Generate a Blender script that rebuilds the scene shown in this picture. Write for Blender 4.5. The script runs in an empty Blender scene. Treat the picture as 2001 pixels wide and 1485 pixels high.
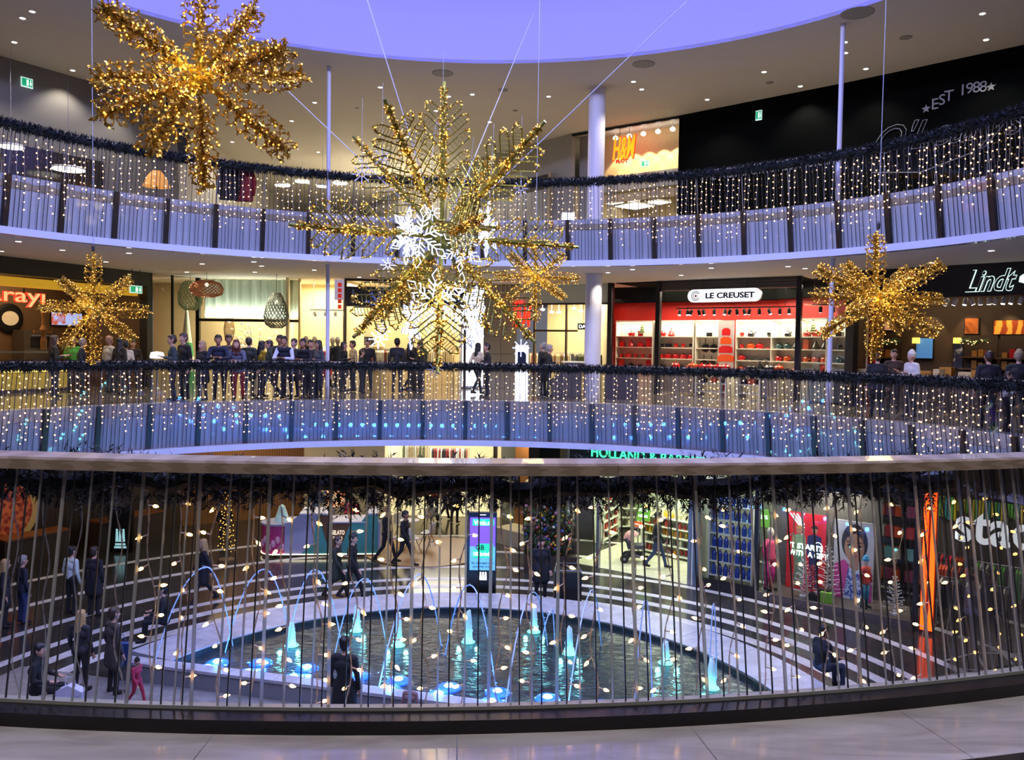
import bpy, math, random
from mathutils import Vector as V, Matrix, Euler

random.seed(7)
SC = bpy.context.scene
COL = SC.collection
R = math.radians

# ------------------------------------------------------------------ camera
FPX = 1600.0; W_PX, H_PX = 2001.0, 1485.0; EYE = 1.65
cam_d = bpy.data.cameras.new('camera'); cam_d.sensor_width = 36.0
cam_d.lens = 36.0 * FPX / W_PX; cam_d.clip_end = 300; cam_d.clip_start = .05
cam = bpy.data.objects.new('camera', cam_d); COL.objects.link(cam)
CAM_R = Euler((R(90 - 2.36), 0, 0)).to_matrix() @ Matrix.Rotation(R(0.86), 3, 'Z')
cam.matrix_world = Matrix.Translation((0, 0, EYE)) @ CAM_R.to_4x4()
SC.camera = cam

# ------------------------------------------------------------------ world, exposure
wd = bpy.data.worlds.new('world'); SC.world = wd; wd.use_nodes = True
wd.node_tree.nodes['Background'].inputs[0].default_value = (.62, .6, .72, 1)
wd.node_tree.nodes['Background'].inputs[1].default_value = .25
SC.view_settings.view_transform = 'Standard'; SC.view_settings.look = 'None'
SC.view_settings.gamma = 1; SC.view_settings.use_curve_mapping = False
SC.view_settings.exposure = 0.0
SC.cycles.use_denoising = True; SC.cycles.use_adaptive_sampling = True; SC.cycles.adaptive_threshold = .05
SC.cycles.max_bounces = 6; SC.cycles.transparent_max_bounces = 16
SC.cycles.glossy_bounces = 3; SC.cycles.diffuse_bounces = 3
SC.cycles.caustics_reflective = False; SC.cycles.caustics_refractive = False
SC.cycles.sample_clamp_indirect = 4.0; SC.cycles.use_light_tree = True

def add_light(name, kind, loc, power, color=(1, 1, 1), size=.1, size_y=None, aim=None, spot=None, parent=None, blend=.6):
    d = bpy.data.lights.new(name, kind); d.energy = power; d.color = color
    if kind == 'AREA':
        d.size = size
        if size_y: d.shape = 'RECTANGLE'; d.size_y = size_y
    else:
        d.shadow_soft_size = size
    if kind == 'SPOT':
        d.spot_size = R(spot or 90); d.spot_blend = blend
    o = bpy.data.objects.new(name, d); COL.objects.link(o)
    o.location = loc
    if aim is not None:
        o.rotation_euler = (V(aim) - V(loc)).to_track_quat('-Z', 'Y').to_euler()
    if parent is not None:
        o.parent = parent; o.location = V(loc) - parent.location
    return o

# light from the hall's luminous dome is the dome mesh itself (built with the ceilings)

# ------------------------------------------------------------------ pixels to places
def ray(px, py):
    d = V(((px - W_PX / 2) / FPX, -(py - H_PX / 2) / FPX, -1.0))
    return CAM_R @ d
CAMP = V((0, 0, EYE))
def at_y(px, py, Y):
    d = ray(px, py); return CAMP + d * (Y / d.y)
def at_z(px, py, z):
    d = ray(px, py); return CAMP + d * ((z - EYE) / d.z)
def floor_at(px, Y, z=0.0):
    d = ray(px, 676); return V((d.x * Y / d.y, Y, z))

class Plane:
    """upright plane through two plan points; local axes: u along, z up, n towards the hall"""
    def __init__(s, p0, p1, off=0.0):
        p0, p1 = V((p0[0], p0[1], 0)), V((p1[0], p1[1], 0))
        s.u = (p1 - p0).normalized(); s.len = (p1 - p0).length
        n = V((s.u.y, -s.u.x, 0))
        c = V((-1.1, 14, 0))
        if n.dot(c - p0) < 0: n = -n
        s.n = n; s.o = p0 + n * off
        s.M = Matrix(((s.u.x, 0, s.n.x, s.o.x), (s.u.y, 0, s.n.y, s.o.y), (0, 1, 0, 0), (0, 0, 0, 1)))
    def hit(s, px, py):
        d = ray(px, py); t = (s.o - CAMP).dot(s.n) / d.dot(s.n)
        return CAMP + d * t
    def uz(s, px, py):
        h = s.hit(px, py); return (h - s.o).dot(s.u), h.z
    def w(s, u, z, n=0.0):
        return s.o + s.u * u + s.n * n + V((0, 0, z))
    def rect(s, x0, y0, x1, y1):
        ym = (y0 + y1) / 2; xm = (x0 + x1) / 2
        return s.uz(x0, ym)[0], s.uz(x1, ym)[0], s.uz(xm, y1)[1], s.uz(xm, y0)[1]

# ------------------------------------------------------------------ materials
MATS = {}
def lin(c):
    if isinstance(c, str):
        c = [int(c[i:i + 2], 16) / 255 for i in (0, 2, 4)]
        c = [x / 12.92 if x <= .04045 else ((x + .055) / 1.055) ** 2.4 for x in c]
    return (c[0], c[1], c[2], 1.0)
def mat(name, col, rough=.5, metal=0.0, emit=0.0, ecol=None, noise=None, bump=0.0, sample=False, coat=0.0, trans=0.0, spec=.5):
    if name in MATS: return MATS[name]
    m = bpy.data.materials.new(name); m.use_nodes = True; nt = m.node_tree
    b = nt.nodes['Principled BSDF']
    c = lin(col)
    b.inputs['Base Color'].default_value = c
    b.inputs['Roughness'].default_value = rough
    b.inputs['Metallic'].default_value = metal
    b.inputs['Coat Weight'].default_value = coat; b.inputs['Specular IOR Level'].default_value = spec
    b.inputs['Transmission Weight'].default_value = trans
    sc, am = noise if noise else (12.0, .12)
    tc = nt.nodes.new('ShaderNodeTexCoord')
    nz = nt.nodes.new('ShaderNodeTexNoise'); nz.inputs['Scale'].default_value = sc; nz.inputs['Detail'].default_value = 3
    nt.links.new(tc.outputs['Object'], nz.inputs['Vector'])
    mx = nt.nodes.new('ShaderNodeMix'); mx.data_type = 'RGBA'
    mx.inputs[6].default_value = c
    mx.inputs[7].default_value = (c[0] * (1 - am * 2), c[1] * (1 - am * 2), c[2] * (1 - am * 2), 1)
    nt.links.new(nz.outputs['Fac'], mx.inputs[0]); nt.links.new(mx.outputs[2], b.inputs['Base Color'])
    if bump:
        bp = nt.nodes.new('ShaderNodeBump'); bp.inputs['Strength'].default_value = bump
        bp.inputs['Distance'].default_value = .02
        nt.links.new(nz.outputs['Fac'], bp.inputs['Height']); nt.links.new(bp.outputs['Normal'], b.inputs['Normal'])
    if emit:
        b.inputs['Emission Color'].default_value = lin(ecol) if ecol else c
        b.inputs['Emission Strength'].default_value = emit
        m.cycles.emission_sampling = 'FRONT_BACK' if sample else 'NONE'
    MATS[name] = m
    return m
def glass(name, tint=(1, 1, 1), refl=1.0, rough=.02):
    if name in MATS: return MATS[name]
    m = bpy.data.materials.new(name); m.use_nodes = True; nt = m.node_tree; nt.nodes.clear()
    o = nt.nodes.new('ShaderNodeOutputMaterial'); t = nt.nodes.new('ShaderNodeBsdfTransparent')
    t.inputs[0].default_value = (*tint, 1)
    g = nt.nodes.new('ShaderNodeBsdfGlossy'); g.inputs['Roughness'].default_value = rough
    f = nt.nodes.new('ShaderNodeFresnel'); f.inputs[0].default_value = 1.45
    mu = nt.nodes.new('ShaderNodeMath'); mu.operation = 'MULTIPLY'; mu.inputs[1].default_value = refl
    mx = nt.nodes.new('ShaderNodeMixShader')
    nt.links.new(f.outputs[0], mu.inputs[0]); nt.links.new(mu.outputs[0], mx.inputs[0])
    nt.links.new(t.outputs[0], mx.inputs[1]); nt.links.new(g.outputs[0], mx.inputs[2])
    nt.links.new(mx.outputs[0], o.inputs[0])
    MATS[name] = m
    return m
def pattern(name, kind, c1, c2, scale=5.0, rough=.5, emit=0.0, bump=0.0, metal=0.0, dist=2.0, stretch=None, thr=None, coat=0.0):
    """two-colour procedural material: wave / noise / voronoi / checker"""
    if name in MATS: return MATS[name]
    m = bpy.data.materials.new(name); m.use_nodes = True; nt = m.node_tree
    b = nt.nodes['Principled BSDF']; b.inputs['Roughness'].default_value = rough; b.inputs['Metallic'].default_value = metal
    b.inputs['Coat Weight'].default_value = coat
    tc = nt.nodes.new('ShaderNodeTexCoord'); mp = nt.nodes.new('ShaderNodeMapping')
    if stretch: mp.inputs['Scale'].default_value = stretch
    nt.links.new(tc.outputs['Object'], mp.inputs['Vector'])
    if kind == 'wave':
        t = nt.nodes.new('ShaderNodeTexWave'); t.inputs['Scale'].default_value = scale; t.inputs['Distortion'].default_value = dist
        t.inputs['Detail'].default_value = 3; out = t.outputs['Fac']
    elif kind == 'voronoi':
        t = nt.nodes.new('ShaderNodeTexVoronoi'); t.inputs['Scale'].default_value = scale; out = t.outputs['Distance']
    elif kind == 'checker':
        t = nt.nodes.new('ShaderNodeTexChecker'); t.inputs['Scale'].default_value = scale; out = t.outputs['Fac']
    else:
        t = nt.nodes.new('ShaderNodeTexNoise'); t.inputs['Scale'].default_value = scale; t.inputs['Detail'].default_value = 5
        t.inputs['Distortion'].default_value = dist * .3; out = t.outputs['Fac']
    nt.links.new(mp.outputs['Vector'], t.inputs['Vector'])
    rp = nt.nodes.new('ShaderNodeValToRGB')
    lo, hi = thr if thr else (.35, .65)
    rp.color_ramp.elements[0].position = lo; rp.color_ramp.elements[1].position = hi
    rp.color_ramp.elements[0].color = lin(c1); rp.color_ramp.elements[1].color = lin(c2)
    nt.links.new(out, rp.inputs[0]); nt.links.new(rp.outputs[0], b.inputs['Base Color'])
    if emit:
        nt.links.new(rp.outputs[0], b.inputs['Emission Color']); b.inputs['Emission Strength'].default_value = emit
        m.cycles.emission_sampling = 'NONE'
    if bump:
        bp = nt.nodes.new('ShaderNodeBump'); bp.inputs['Strength'].default_value = bump; bp.inputs['Distance'].default_value = .03
        nt.links.new(out, bp.inputs['Height']); nt.links.new(bp.outputs['Normal'], b.inputs['Normal'])
    MATS[name] = m
    return m

# ------------------------------------------------------------------ mesh building
class MB:
    def __init__(s, xf=None):
        s.v = []; s.f = []; s.mi = []; s.xf = xf; s.cur = 0
    def _add(s, vs, fs):
        b = len(s.v)
        for p in vs:
            p = V(p)
            s.v.append(s.xf @ p if s.xf is not None else p)
        for f in fs:
            s.f.append([b + i for i in f]); s.mi.append(s.cur)
        return s
    def quad(s, a, b, c, d): return s._add([a, b, c, d], [(0, 1, 2, 3)])
    def box(s, x0, x1, y0, y1, z0, z1):
        vs = [(x, y, z) for x in (x0, x1) for y in (y0, y1) for z in (z0, z1)]
        return s._add(vs, [(0, 1, 3, 2), (4, 6, 7, 5), (0, 4, 5, 1), (2, 3, 7, 6), (0, 2, 6, 4), (1, 5, 7, 3)])
    def cbox(s, c, sz, rot=None):
        c = V(c); hx, hy, hz = sz[0] / 2, sz[1] / 2, sz[2] / 2
        vs = [V((x, y, z)) for x in (-hx, hx) for y in (-hy, hy) for z in (-hz, hz)]
        if rot is not None: vs = [rot @ p for p in vs]
        return s._add([c + p for p in vs], [(0, 1, 3, 2), (4, 6, 7, 5), (0, 4, 5, 1), (2, 3, 7, 6), (0, 2, 6, 4), (1, 5, 7, 3)])
    def prism(s, poly, h, axis='z', base=0.0):
        """extrude a 2-d polygon; axis z: (x,y)->xy; axis n: (u,z) in plane coords extruded along n"""
        n = len(poly)
        if axis == 'z': vs = [(x, y, base) for x, y in poly] + [(x, y, base + h) for x, y in poly]
        elif axis == 'y': vs = [(x, base, z) for x, z in poly] + [(x, base + h, z) for x, z in poly]
        else: vs = [(base, y, z) for y, z in poly] + [(base + h, y, z) for y, z in poly]
        fs = [tuple(range(n - 1, -1, -1)), tuple(range(n, 2 * n))]
        fs += [(i, (i + 1) % n, n + (i + 1) % n, n + i) for i in range(n)]
        return s._add(vs, fs)
    def tube(s, pts, r, n=6, closed=False, cap=True):
        pts = [V(p) for p in pts]; m = len(pts)
        rr = r if isinstance(r, (list, tuple)) else [r] * m
        up = None; vs = []; 
        for i, p in enumerate(pts):
            a = pts[(i - 1) % m] if (i > 0 or closed) else p
            b = pts[(i + 1) % m] if (i < m - 1 or closed) else p
            t = (b - a)
            if t.length < 1e-9: t = V((0, 0, 1))
            t.normalize()
            if up is None:
                up = V((0, 0, 1)) if abs(t.z) < .9 else V((1, 0, 0))
            x = t.cross(up)
            if x.length < 1e-6: x = t.cross(V((1, .3, 0)))
            x.normalize(); y = x.cross(t); up = y
            for k in range(n):
                q = 2 * math.pi * k / n
                vs.append(p + (x * math.cos(q) + y * math.sin(q)) * rr[i])
        fs = []
        for i in range(m if closed else m - 1):
            for k in range(n):
                j = (i + 1) % m
                fs.append((i * n + k, i * n + (k + 1) % n, j * n + (k + 1) % n, j * n + k))
        if cap and not closed:
            fs.append(tuple(range(n - 1, -1, -1))); fs.append(tuple((m - 1) * n + k for k in range(n)))
        return s._add(vs, fs)
    def lathe(s, prof, c=(0, 0, 0), n=16, sx=1.0, sy=1.0, rot=None):
        c = V(c); vs = []
        for r, z in prof:
            for k in range(n):
                q = 2 * math.pi * k / n
                p = V((r * math.cos(q) * sx, r * math.sin(q) * sy, z))
                vs.append(c + (rot @ p if rot is not None else p))
        fs = []
        for i in range(len(prof) - 1):
            for k in range(n):
                fs.append((i * n + k, i * n + (k + 1) % n, (i + 1) * n + (k + 1) % n, (i + 1) * n + k))
        if prof[0][0] > 1e-6: fs.append(tuple(range(n - 1, -1, -1)))
        if prof[-1][0] > 1e-6: fs.append(tuple((len(prof) - 1) * n + k for k in range(n)))
        return s._add(vs, fs)
    def ball(s, c, r, n=10, m=6, rot=None):
        r = r if isinstance(r, (tuple, list)) else (r, r, r)
        pr = [(math.sin(math.pi * i / m), -math.cos(math.pi * i / m)) for i in range(m + 1)]
        c = V(c); vs = []
        for a, z in pr:
            for k in range(n):
                q = 2 * math.pi * k / n
                p = V((a * math.cos(q) * r[0], a * math.sin(q) * r[1], z * r[2]))
                vs.append(c + (rot @ p if rot is not None else p))
        fs = [(i * n + k, i * n + (k + 1) % n, (i + 1) * n + (k + 1) % n, (i + 1) * n + k) for i in range(m) for k in range(n)]
        return s._add(vs, fs)
    def mesh(s, name, mats):
        me = bpy.data.meshes.new(name)
        me.from_pydata([tuple(p) for p in s.v], [], s.f)
        for m in (mats if isinstance(mats, (list, tuple)) else [mats]): me.materials.append(m)
        if any(s.mi): me.polygons.foreach_set('material_index', s.mi)
        me.update()
        return me
    def build(s, name, mats, parent=None, smooth=False, world=True, origin=None):
        """world=True: coordinates are world ones, stored relative to the parent's (or own) origin"""
        if world:
            if parent is not None: o0 = world_loc(parent)
            else:
                if origin is None:
                    lo = V((min(p.x for p in s.v), min(p.y for p in s.v), min(p.z for p in s.v)))
                    hi = V((max(p.x for p in s.v), max(p.y for p in s.v), max(p.z for p in s.v)))
                    origin = V(((lo.x + hi.x) / 2, (lo.y + hi.y) / 2, lo.z))
                o0 = V(origin)
            s.v = [p - o0 for p in s.v]
        me = s.mesh(name, mats)
        if smooth: me.polygons.foreach_set('use_smooth', [True] * len(me.polygons))
        o = bpy.data.objects.new(name, me); COL.objects.link(o)
        if parent is not None: o.parent = parent
        elif world: o.location = o0
        return o
def world_loc(o):
    l = V(o.location)
    while o.parent is not None:
        o = o.parent; l = l + V(o.location)
    return l
def tag(o, label, cat, group=None, kind=None):
    o['label'] = label; o['category'] = cat
    if group: o['group'] = group
    if kind: o['kind'] = kind
    return o
def struct(o, label, cat): return tag(o, label, cat, None, 'structure')
def thing(name, label, cat, loc=(0, 0, 0), group=None):
    o = bpy.data.objects.new(name, None); COL.objects.link(o); o.location = loc
    o.empty_display_size = .1
    return tag(o, label, cat, group)
def inst(name, me, parent=None, loc=(0, 0, 0), rot=None, scale=None):
    o = bpy.data.objects.new(name, me); COL.objects.link(o); o.location = loc
    if rot is not None:
        if isinstance(rot, Matrix): o.rotation_euler = rot.to_euler()
        else: o.rotation_euler = rot
    if scale is not None: o.scale = scale if not isinstance(scale, (int, float)) else (scale,) * 3
    if parent is not None: o.parent = parent
    return o
def text_mesh(body, size, extrude=.02, shear=0.0, spacing=1.0, align='CENTER', offset=0.0, bold=0.0, res=3):
    c = bpy.data.curves.new('lettering', 'FONT'); c.body = body; c.size = size; c.extrude = extrude
    c.shear = shear; c.space_character = spacing; c.align_x = align; c.align_y = 'CENTER'; c.offset = bold
    c.resolution_u = res
    o = bpy.data.objects.new('lettering', c); COL.objects.link(o)
    dg = bpy.context.evaluated_depsgraph_get()
    me = bpy.data.meshes.new_from_object(o.evaluated_get(dg))
    bpy.data.objects.remove(o); bpy.data.curves.remove(c)
    return me
def text_on(pl, body, u, z, n, height, m, parent=None, width=None, name='lettering', **kw):
    """lettering standing on a plane, u/z centre, fitted to width if given"""
    me = text_mesh(body, 1.0, extrude=.0, **kw)
    xs = [v.co.x for v in me.vertices]; ys = [v.co.y for v in me.vertices]
    w0, h0 = max(xs) - min(xs), max(ys) - min(ys); cx, cy = (max(xs) + min(xs)) / 2, (max(ys) + min(ys)) / 2
    sy = height / h0; sx = (width / w0) if width else sy
    # give the letters thickness
    mb = MB(pl.M); th = .02
    for p in me.polygons:
        vs = [me.vertices[i].co for i in p.vertices]
        a = [((q.x - cx) * sx + u, (q.y - cy) * sy + z, n + th) for q in vs]
        mb._add(a, [tuple(range(len(a)))])
    ed = {}
    for p in me.polygons:
        vi = list(p.vertices)
        for i in range(len(vi)):
            k = (vi[i], vi[(i + 1) % len(vi)]); kk = (min(k), max(k))
            ed[kk] = ed.get(kk, 0) + 1
    for (a, b), c in ed.items():
        if c == 1:
            p, q = me.vertices[a].co, me.vertices[b].co
            P = ((p.x - cx) * sx + u, (p.y - cy) * sy + z); Q = ((q.x - cx) * sx + u, (q.y - cy) * sy + z)
            mb.quad((P[0], P[1], n), (Q[0], Q[1], n), (Q[0], Q[1], n + th), (P[0], P[1], n + th))
    bpy.data.meshes.remove(me)
    return mb.build(name, m, parent)
def pbox(pl, name, m, rect, n0, n1, parent=None, pad=0.0):
    u0, u1, z0, z1 = pl.rect(*rect)
    return MB(pl.M).box(min(u0, u1) - pad, max(u0, u1) + pad, z0, z1, n0, n1).build(name, m, parent)

# ------------------------------------------------------------------ the oval well of the hall
CX, CY, EA, EB = -1.1, 14.0, 11.7, 10.6
def ell(th, off=0.0, z=0.0):
    """point on the oval; th=0 farthest from the camera, clockwise; off outwards from the well"""
    x, y = EA * math.sin(th), EB * math.cos(th)
    n = V((math.sin(th) / EA, math.cos(th) / EB, 0)).normalized()
    return V((CX + x + n.x * off, CY + y + n.y * off, z))
def ell_n(th): return V((math.sin(th) / EA, math.cos(th) / EB, 0)).normalized()
_T = []; _L = 0.0; _p = None
for i in range(3601):
    th = -math.pi + 2 * math.pi * i / 3600
    q = ell(th)
    if _p is not None: _L += (q - _p).length
    _T.append((_L, th)); _p = q
PERIM = _L
def th_at(s):
    """angle at arc length s measured from th=0 clockwise"""
    s = (s + PERIM / 2) % PERIM
    lo, hi = 0, 3600
    while hi - lo > 1:
        m = (lo + hi) // 2
        if _T[m][0] <= s: lo = m
        else: hi = m
    a, b = _T[lo], _T[hi]
    f = (s - a[0]) / max(b[0] - a[0], 1e-9)
    return a[1] + (b[1] - a[1]) * f
def s_at(th):
    i = (th + math.pi) / (2 * math.pi) * 3600
    return _T[int(i)][0] - PERIM / 2
def sweep(mb, prof, th0, th1, n, closed_prof=True):
    """sweep a profile of (off, z) along the oval"""
    k = len(prof); vs = []; full = abs(th1 - th0 - 2 * math.pi) < 1e-6
    m = n if full else n + 1
    for i in range(m):
        th = th0 + (th1 - th0) * i / n
        for off, z in prof: vs.append(ell(th, off, z))
    fs = []
    for i in range(n):
        j = (i + 1) % m
        for a in range(k if closed_prof else k - 1):
            b = (a + 1) % k
            fs.append((i * k + a, j * k + a, j * k + b, i * k + b))
    if closed_prof and not full:
        fs.append(tuple(range(k))); fs.append(tuple((m - 1) * k + a for a in range(k - 1, -1, -1)))
    return mb._add(vs, fs)
PI = math.pi
# ------------------------------------------------------------------ structure materials
M_white = mat('painted_white', 'cfcdd6', .5, noise=(2, .03))
M_fascia = mat('fascia_white_gloss', 'c9cdde', .25, noise=(1.5, .04), coat=.6)
M_ceil = mat('ceiling_plaster', 'd9d1c4', .8, noise=(1, .03))
M_ceil_top = mat('ceiling_plaster_grey', 'b6b1a7', .8, noise=(1, .03))
M_polish = pattern('polished_stone_floor', 'noise', '6d6354', '857a69', 2.5, rough=.09, coat=.3)
M_marble = pattern('white_marble', 'noise', 'b9b4b2', 'd6d2d0', 1.3, rough=.13, dist=6, stretch=(1, 4, 1))
M_black = mat('black_stone', '0b0a0c', .3, noise=(20, .2))
M_darkfloor = pattern('dark_granite_floor', 'noise', '2b2925', '3b3833', 3, rough=.16)
M_inlay = pattern('white_granite_inlay', 'noise', 'b4b2ac', 'd0cec8', 4, rough=.3)
M_wood = pattern('pale_wood_handrail', 'wave', '9a8a78', 'b3a394', 3, rough=.32, dist=5, stretch=(.6, .6, 14), coat=.25)
M_steel = mat('brushed_steel', '9fa3aa', .38, .75, noise=(40, .1))
M_pale = mat('pale_aluminium', 'c9ccd2', .45, .3, noise=(40, .05))
M_bar = mat('dark_steel_bar', '35353a', .3, .8, noise=(30, .1))
M_post = mat('bronze_post', '4a4642', .28, .85, noise=(30, .1))
M_glass = glass('railing_glass', (.97, .985, .98), .8)
M_pane = glass('shop_glass', (.96, .98, .97), .75)
M_glow_white = mat('lamp_white', 'ffffff', .5, emit=9, ecol='fff6ea')
M_trim = mat('lamp_trim', 'd8d6d0', .4)
M_blackwall = mat('black_wall', '050706', .9, spec=.05, noise=(1, .2))
M_greywall = mat('grey_wall', '8e8c86', .7, noise=(1, .04))
M_palewall = mat('pale_wall', 'b9b4aa', .7, noise=(1, .04))

Z_UP, Z_LO, Z_CEIL, Z_MIDCEIL, Z_LOCEIL = 5.4, -5.4, 10.0, 4.05, -1.35
OUT = 26.0
def ring_plate(name, z, off0, off1, m, label, cat, th=.06, down=True):
    a, b = (z - th, z) if down else (z, z + th)
    o = sweep(MB(), [(off0, a), (off0, b), (off1, b), (off1, a)], -PI, PI, 120).build(name, m, None, origin=(CX, CY, a))
    return struct(o, label, cat)

floor_mid = ring_plate('floor', 0.0, .62, OUT, M_polish, 'polished stone walkway floor around the oval well, middle level', 'floor', .3)
ring_plate('floor_upper', Z_UP, 0.02, OUT, pattern('pale_stone_floor', 'noise', '9a8f7c', 'b0a591', 2.5, rough=.15), 'stone walkway floor of the upper gallery', 'floor', .3)
ring_plate('ceiling_middle', Z_MIDCEIL, .03, OUT, M_ceil, 'plaster ceiling over the middle gallery with downlights', 'ceiling', .06, False)
ring_plate('ceiling_lower', Z_LOCEIL, .03, OUT, M_ceil, 'plaster ceiling over the lower shops', 'ceiling', .06, False)
c = sweep(MB(), [(0, Z_CEIL), (0, Z_CEIL + .1), (40, Z_CEIL + .1), (40, Z_CEIL)], -PI, PI, 120).build('ceiling_top', M_ceil_top, None, origin=(CX, CY, Z_CEIL))
struct(c, 'grey plaster ceiling with an oval opening to the blue dome', 'ceiling')

# marble slabs of the border round the well, dark band behind them
fb = bpy.data.objects.new('floor_border', None); COL.objects.link(fb); fb.location = (0, 3, 0)
struct(fb, 'white marble border slabs along the railing kerb', 'floor')
sN = s_at(PI - 1e-6)
M_bandstone = pattern('dark_band_stone', 'noise', '1b191b', '2a272a', 3, rough=.2)
NT = 72
for i in range(NT):
    a, b = -PI + 2 * PI * (i + .13) / NT, -PI + 2 * PI * (i + 1.13) / NT
    near = math.cos((a + b) / 2) < -.8
    g = .0022 / EA
    mb = MB(); k = 6
    for r0, r1, z0, z1 in ((.0, .47, -.3, 0),):
        sweep(mb, [(r0, z0), (r0, z1), (r1, z1), (r1, z0)], a + g, b - g, k)
    mb.build('slab', M_marble, fb)
    mb = MB(); sweep(mb, [(.474, -.3), (.474, 0), (.617, 0), (.617, -.3)], a + g, b - g, k)
    mb.build('band_slab', M_bandstone, fb)

# slab edges: sloped white fascia and projecting lip, on both galleries
def edge(name, z, label):
    mb = MB()
    sweep(mb, [(0.0, z - .0), (.17, z - 1.2), (-.05, z - 1.2), (-.05, z - 1.37), (.35, z - 1.35), (.35, z - .02)], -PI, PI, 160)
    o = mb.build(name, M_fascia, None, origin=(CX, CY, z - 1.4))
    return struct(o, label, 'fascia')
edge('trim_1', 0.0, 'white fascia band along the edge of the middle gallery slab')
edge('trim_2', Z_UP, 'white fascia band along the edge of the upper gallery slab')
k = sweep(MB(), [(.02, 0), (.02, .06), (-.09, .06), (-.09, -.02), (.0, -.02)], PI - .75, PI + .75, 80).build('trim_3', M_black, None, origin=(CX, CY, 0))
struct(k, 'black stone kerb at the foot of the railing', 'kerb')

# luminous dome
M_dome = mat('luminous_dome_membrane', '6a68e8', .6, emit=1.0, ecol=(.19, .182, .72), sample=True, noise=(.3, .02))
mb = MB(); rows = []
NS, NR = 120, 10
vs = []; fs = []
prof = [(1.0, Z_CEIL), (1.0, Z_CEIL + 1.2)] + [(math.cos(t * PI / 2 / 8), Z_CEIL + 1.2 + 3.2 * math.sin(t * PI / 2 / 8)) for t in range(1, 8)] + [(.02, Z_CEIL + 4.4)]
for f_, z in prof:
    for i in range(NS):
        th = -PI + 2 * PI * i / NS
        vs.append((CX + EA * math.sin(th) * f_, CY + EB * math.cos(th) * f_, z))
for j in range(len(prof) - 1):
    for i in range(NS):
        fs.append((j * NS + i, j * NS + (i + 1) % NS, (j + 1) * NS + (i + 1) % NS, (j + 1) * NS + i))
mb._add(vs, fs)
d = mb.build('ceiling_dome', M_dome, None, smooth=True, origin=(CX, CY, Z_CEIL))
struct(d, 'glowing blue luminous dome above the oval opening', 'dome')

# ------------------------------------------------------------------ lower court floor
PC = V((-1.1, 14.1, 0))
def disc_ring(mb, r0, r1, z0, z1, a0=0, a1=2 * PI, n=96, c=PC):
    full = abs(a1 - a0 - 2 * PI) < 1e-6; m = n if full else n + 1; vs = []
    for i in range(m):
        q = a0 + (a1 - a0) * i / n; cs, sn = math.cos(q), math.sin(q)
        for r, z in ((r0, z0), (r0, z1), (r1, z1), (r1, z0)): vs.append((c.x + r * cs, c.y + r * sn, z))
    fs = []
    for i in range(n):
        j = (i + 1) % m
        for a in range(4): fs.append((i * 4 + a, j * 4 + a, j * 4 + (a + 1) % 4, i * 4 + (a + 1) % 4))
    if not full: fs += [(0, 1, 2, 3), tuple((m - 1) * 4 + a for a in (3, 2, 1, 0))]
    return mb._add(vs, fs)
fl = MB().prism([(PC.x + 42 * math.cos(2 * PI * i / 64), PC.y + 42 * math.sin(2 * PI * i / 64)) for i in range(64)], .3, base=Z_LO - .3).build('floor_lower', M_darkfloor)
struct(fl, 'dark polished granite floor of the lower court with white ring inlays', 'floor')
for r0, r1 in ((8.72, 9.05), (9.5, 9.8), (10.3, 10.55), (11.65, 11.9), (13.6, 13.85), (15.9, 16.15)):
    disc_ring(MB(), r0, r1, Z_LO - .02, Z_LO + .004, n=128).build('inlay_band', M_inlay, fl)

# ------------------------------------------------------------------ columns
def column(px, Y, r, z0, z1, m, label, n=24):
    p = floor_at(px, Y)
    t = thing('column', label, 'column', (p.x, p.y, z0)); t['kind'] = 'structure'
    MB().lathe([(r, z0), (r, z1)], (p.x, p.y, 0), n).build('shaft', m, t, smooth=False)
    MB().lathe([(r + .02, z1 - .05), (r + .02, z1)], (p.x, p.y, 0), n).build('collar', M_trim, t)
    return t
column(1158, 26.8, .27, 0, Z_MIDCEIL, M_white, 'thick round white column on the middle walkway')
column(1158, 26.8, .27, Z_UP, Z_CEIL, M_white, 'thick round white column on the upper gallery')
column(640, 25.1, .06, 0, Z_MIDCEIL, M_white, 'slim white post behind the middle railing near the leaning crowd', 12)
column(640, 25.1, .06, Z_UP, Z_CEIL, M_white, 'slim white post of the upper gallery near the open corridor', 12)
column(1622, 21.3, .06, 0, Z_MIDCEIL, M_white, 'slim white post in front of the red cookware shop', 12)
column(1628, 21.3, .06, Z_UP, Z_CEIL, M_white, 'slim white post in front of the black restaurant wall', 12)
p = floor_at(1365, 24.2); column(1365, 24.3, .05, Z_LO, Z_LOCEIL, M_steel, 'slim steel post beside the health shop on the lower level', 12)

for nm, z0, z1, lab in (('wall_near', 0, Z_MIDCEIL, 'middle'), ('wall_near_upper', Z_UP, Z_CEIL, 'upper'), ('wall_near_lower', Z_LO, Z_LOCEIL, 'lower')):
    o = sweep(MB(), [(8.5, z0), (8.5, z1), (8.8, z1), (8.8, z0)], R(112), R(248), 60).build(nm, mat('shop_wall_taupe', '6a6258', .6), None, origin=(CX, -8, z0))
    struct(o, f'taupe shop wall facing the marble border on the {lab} level', 'wall')
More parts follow.
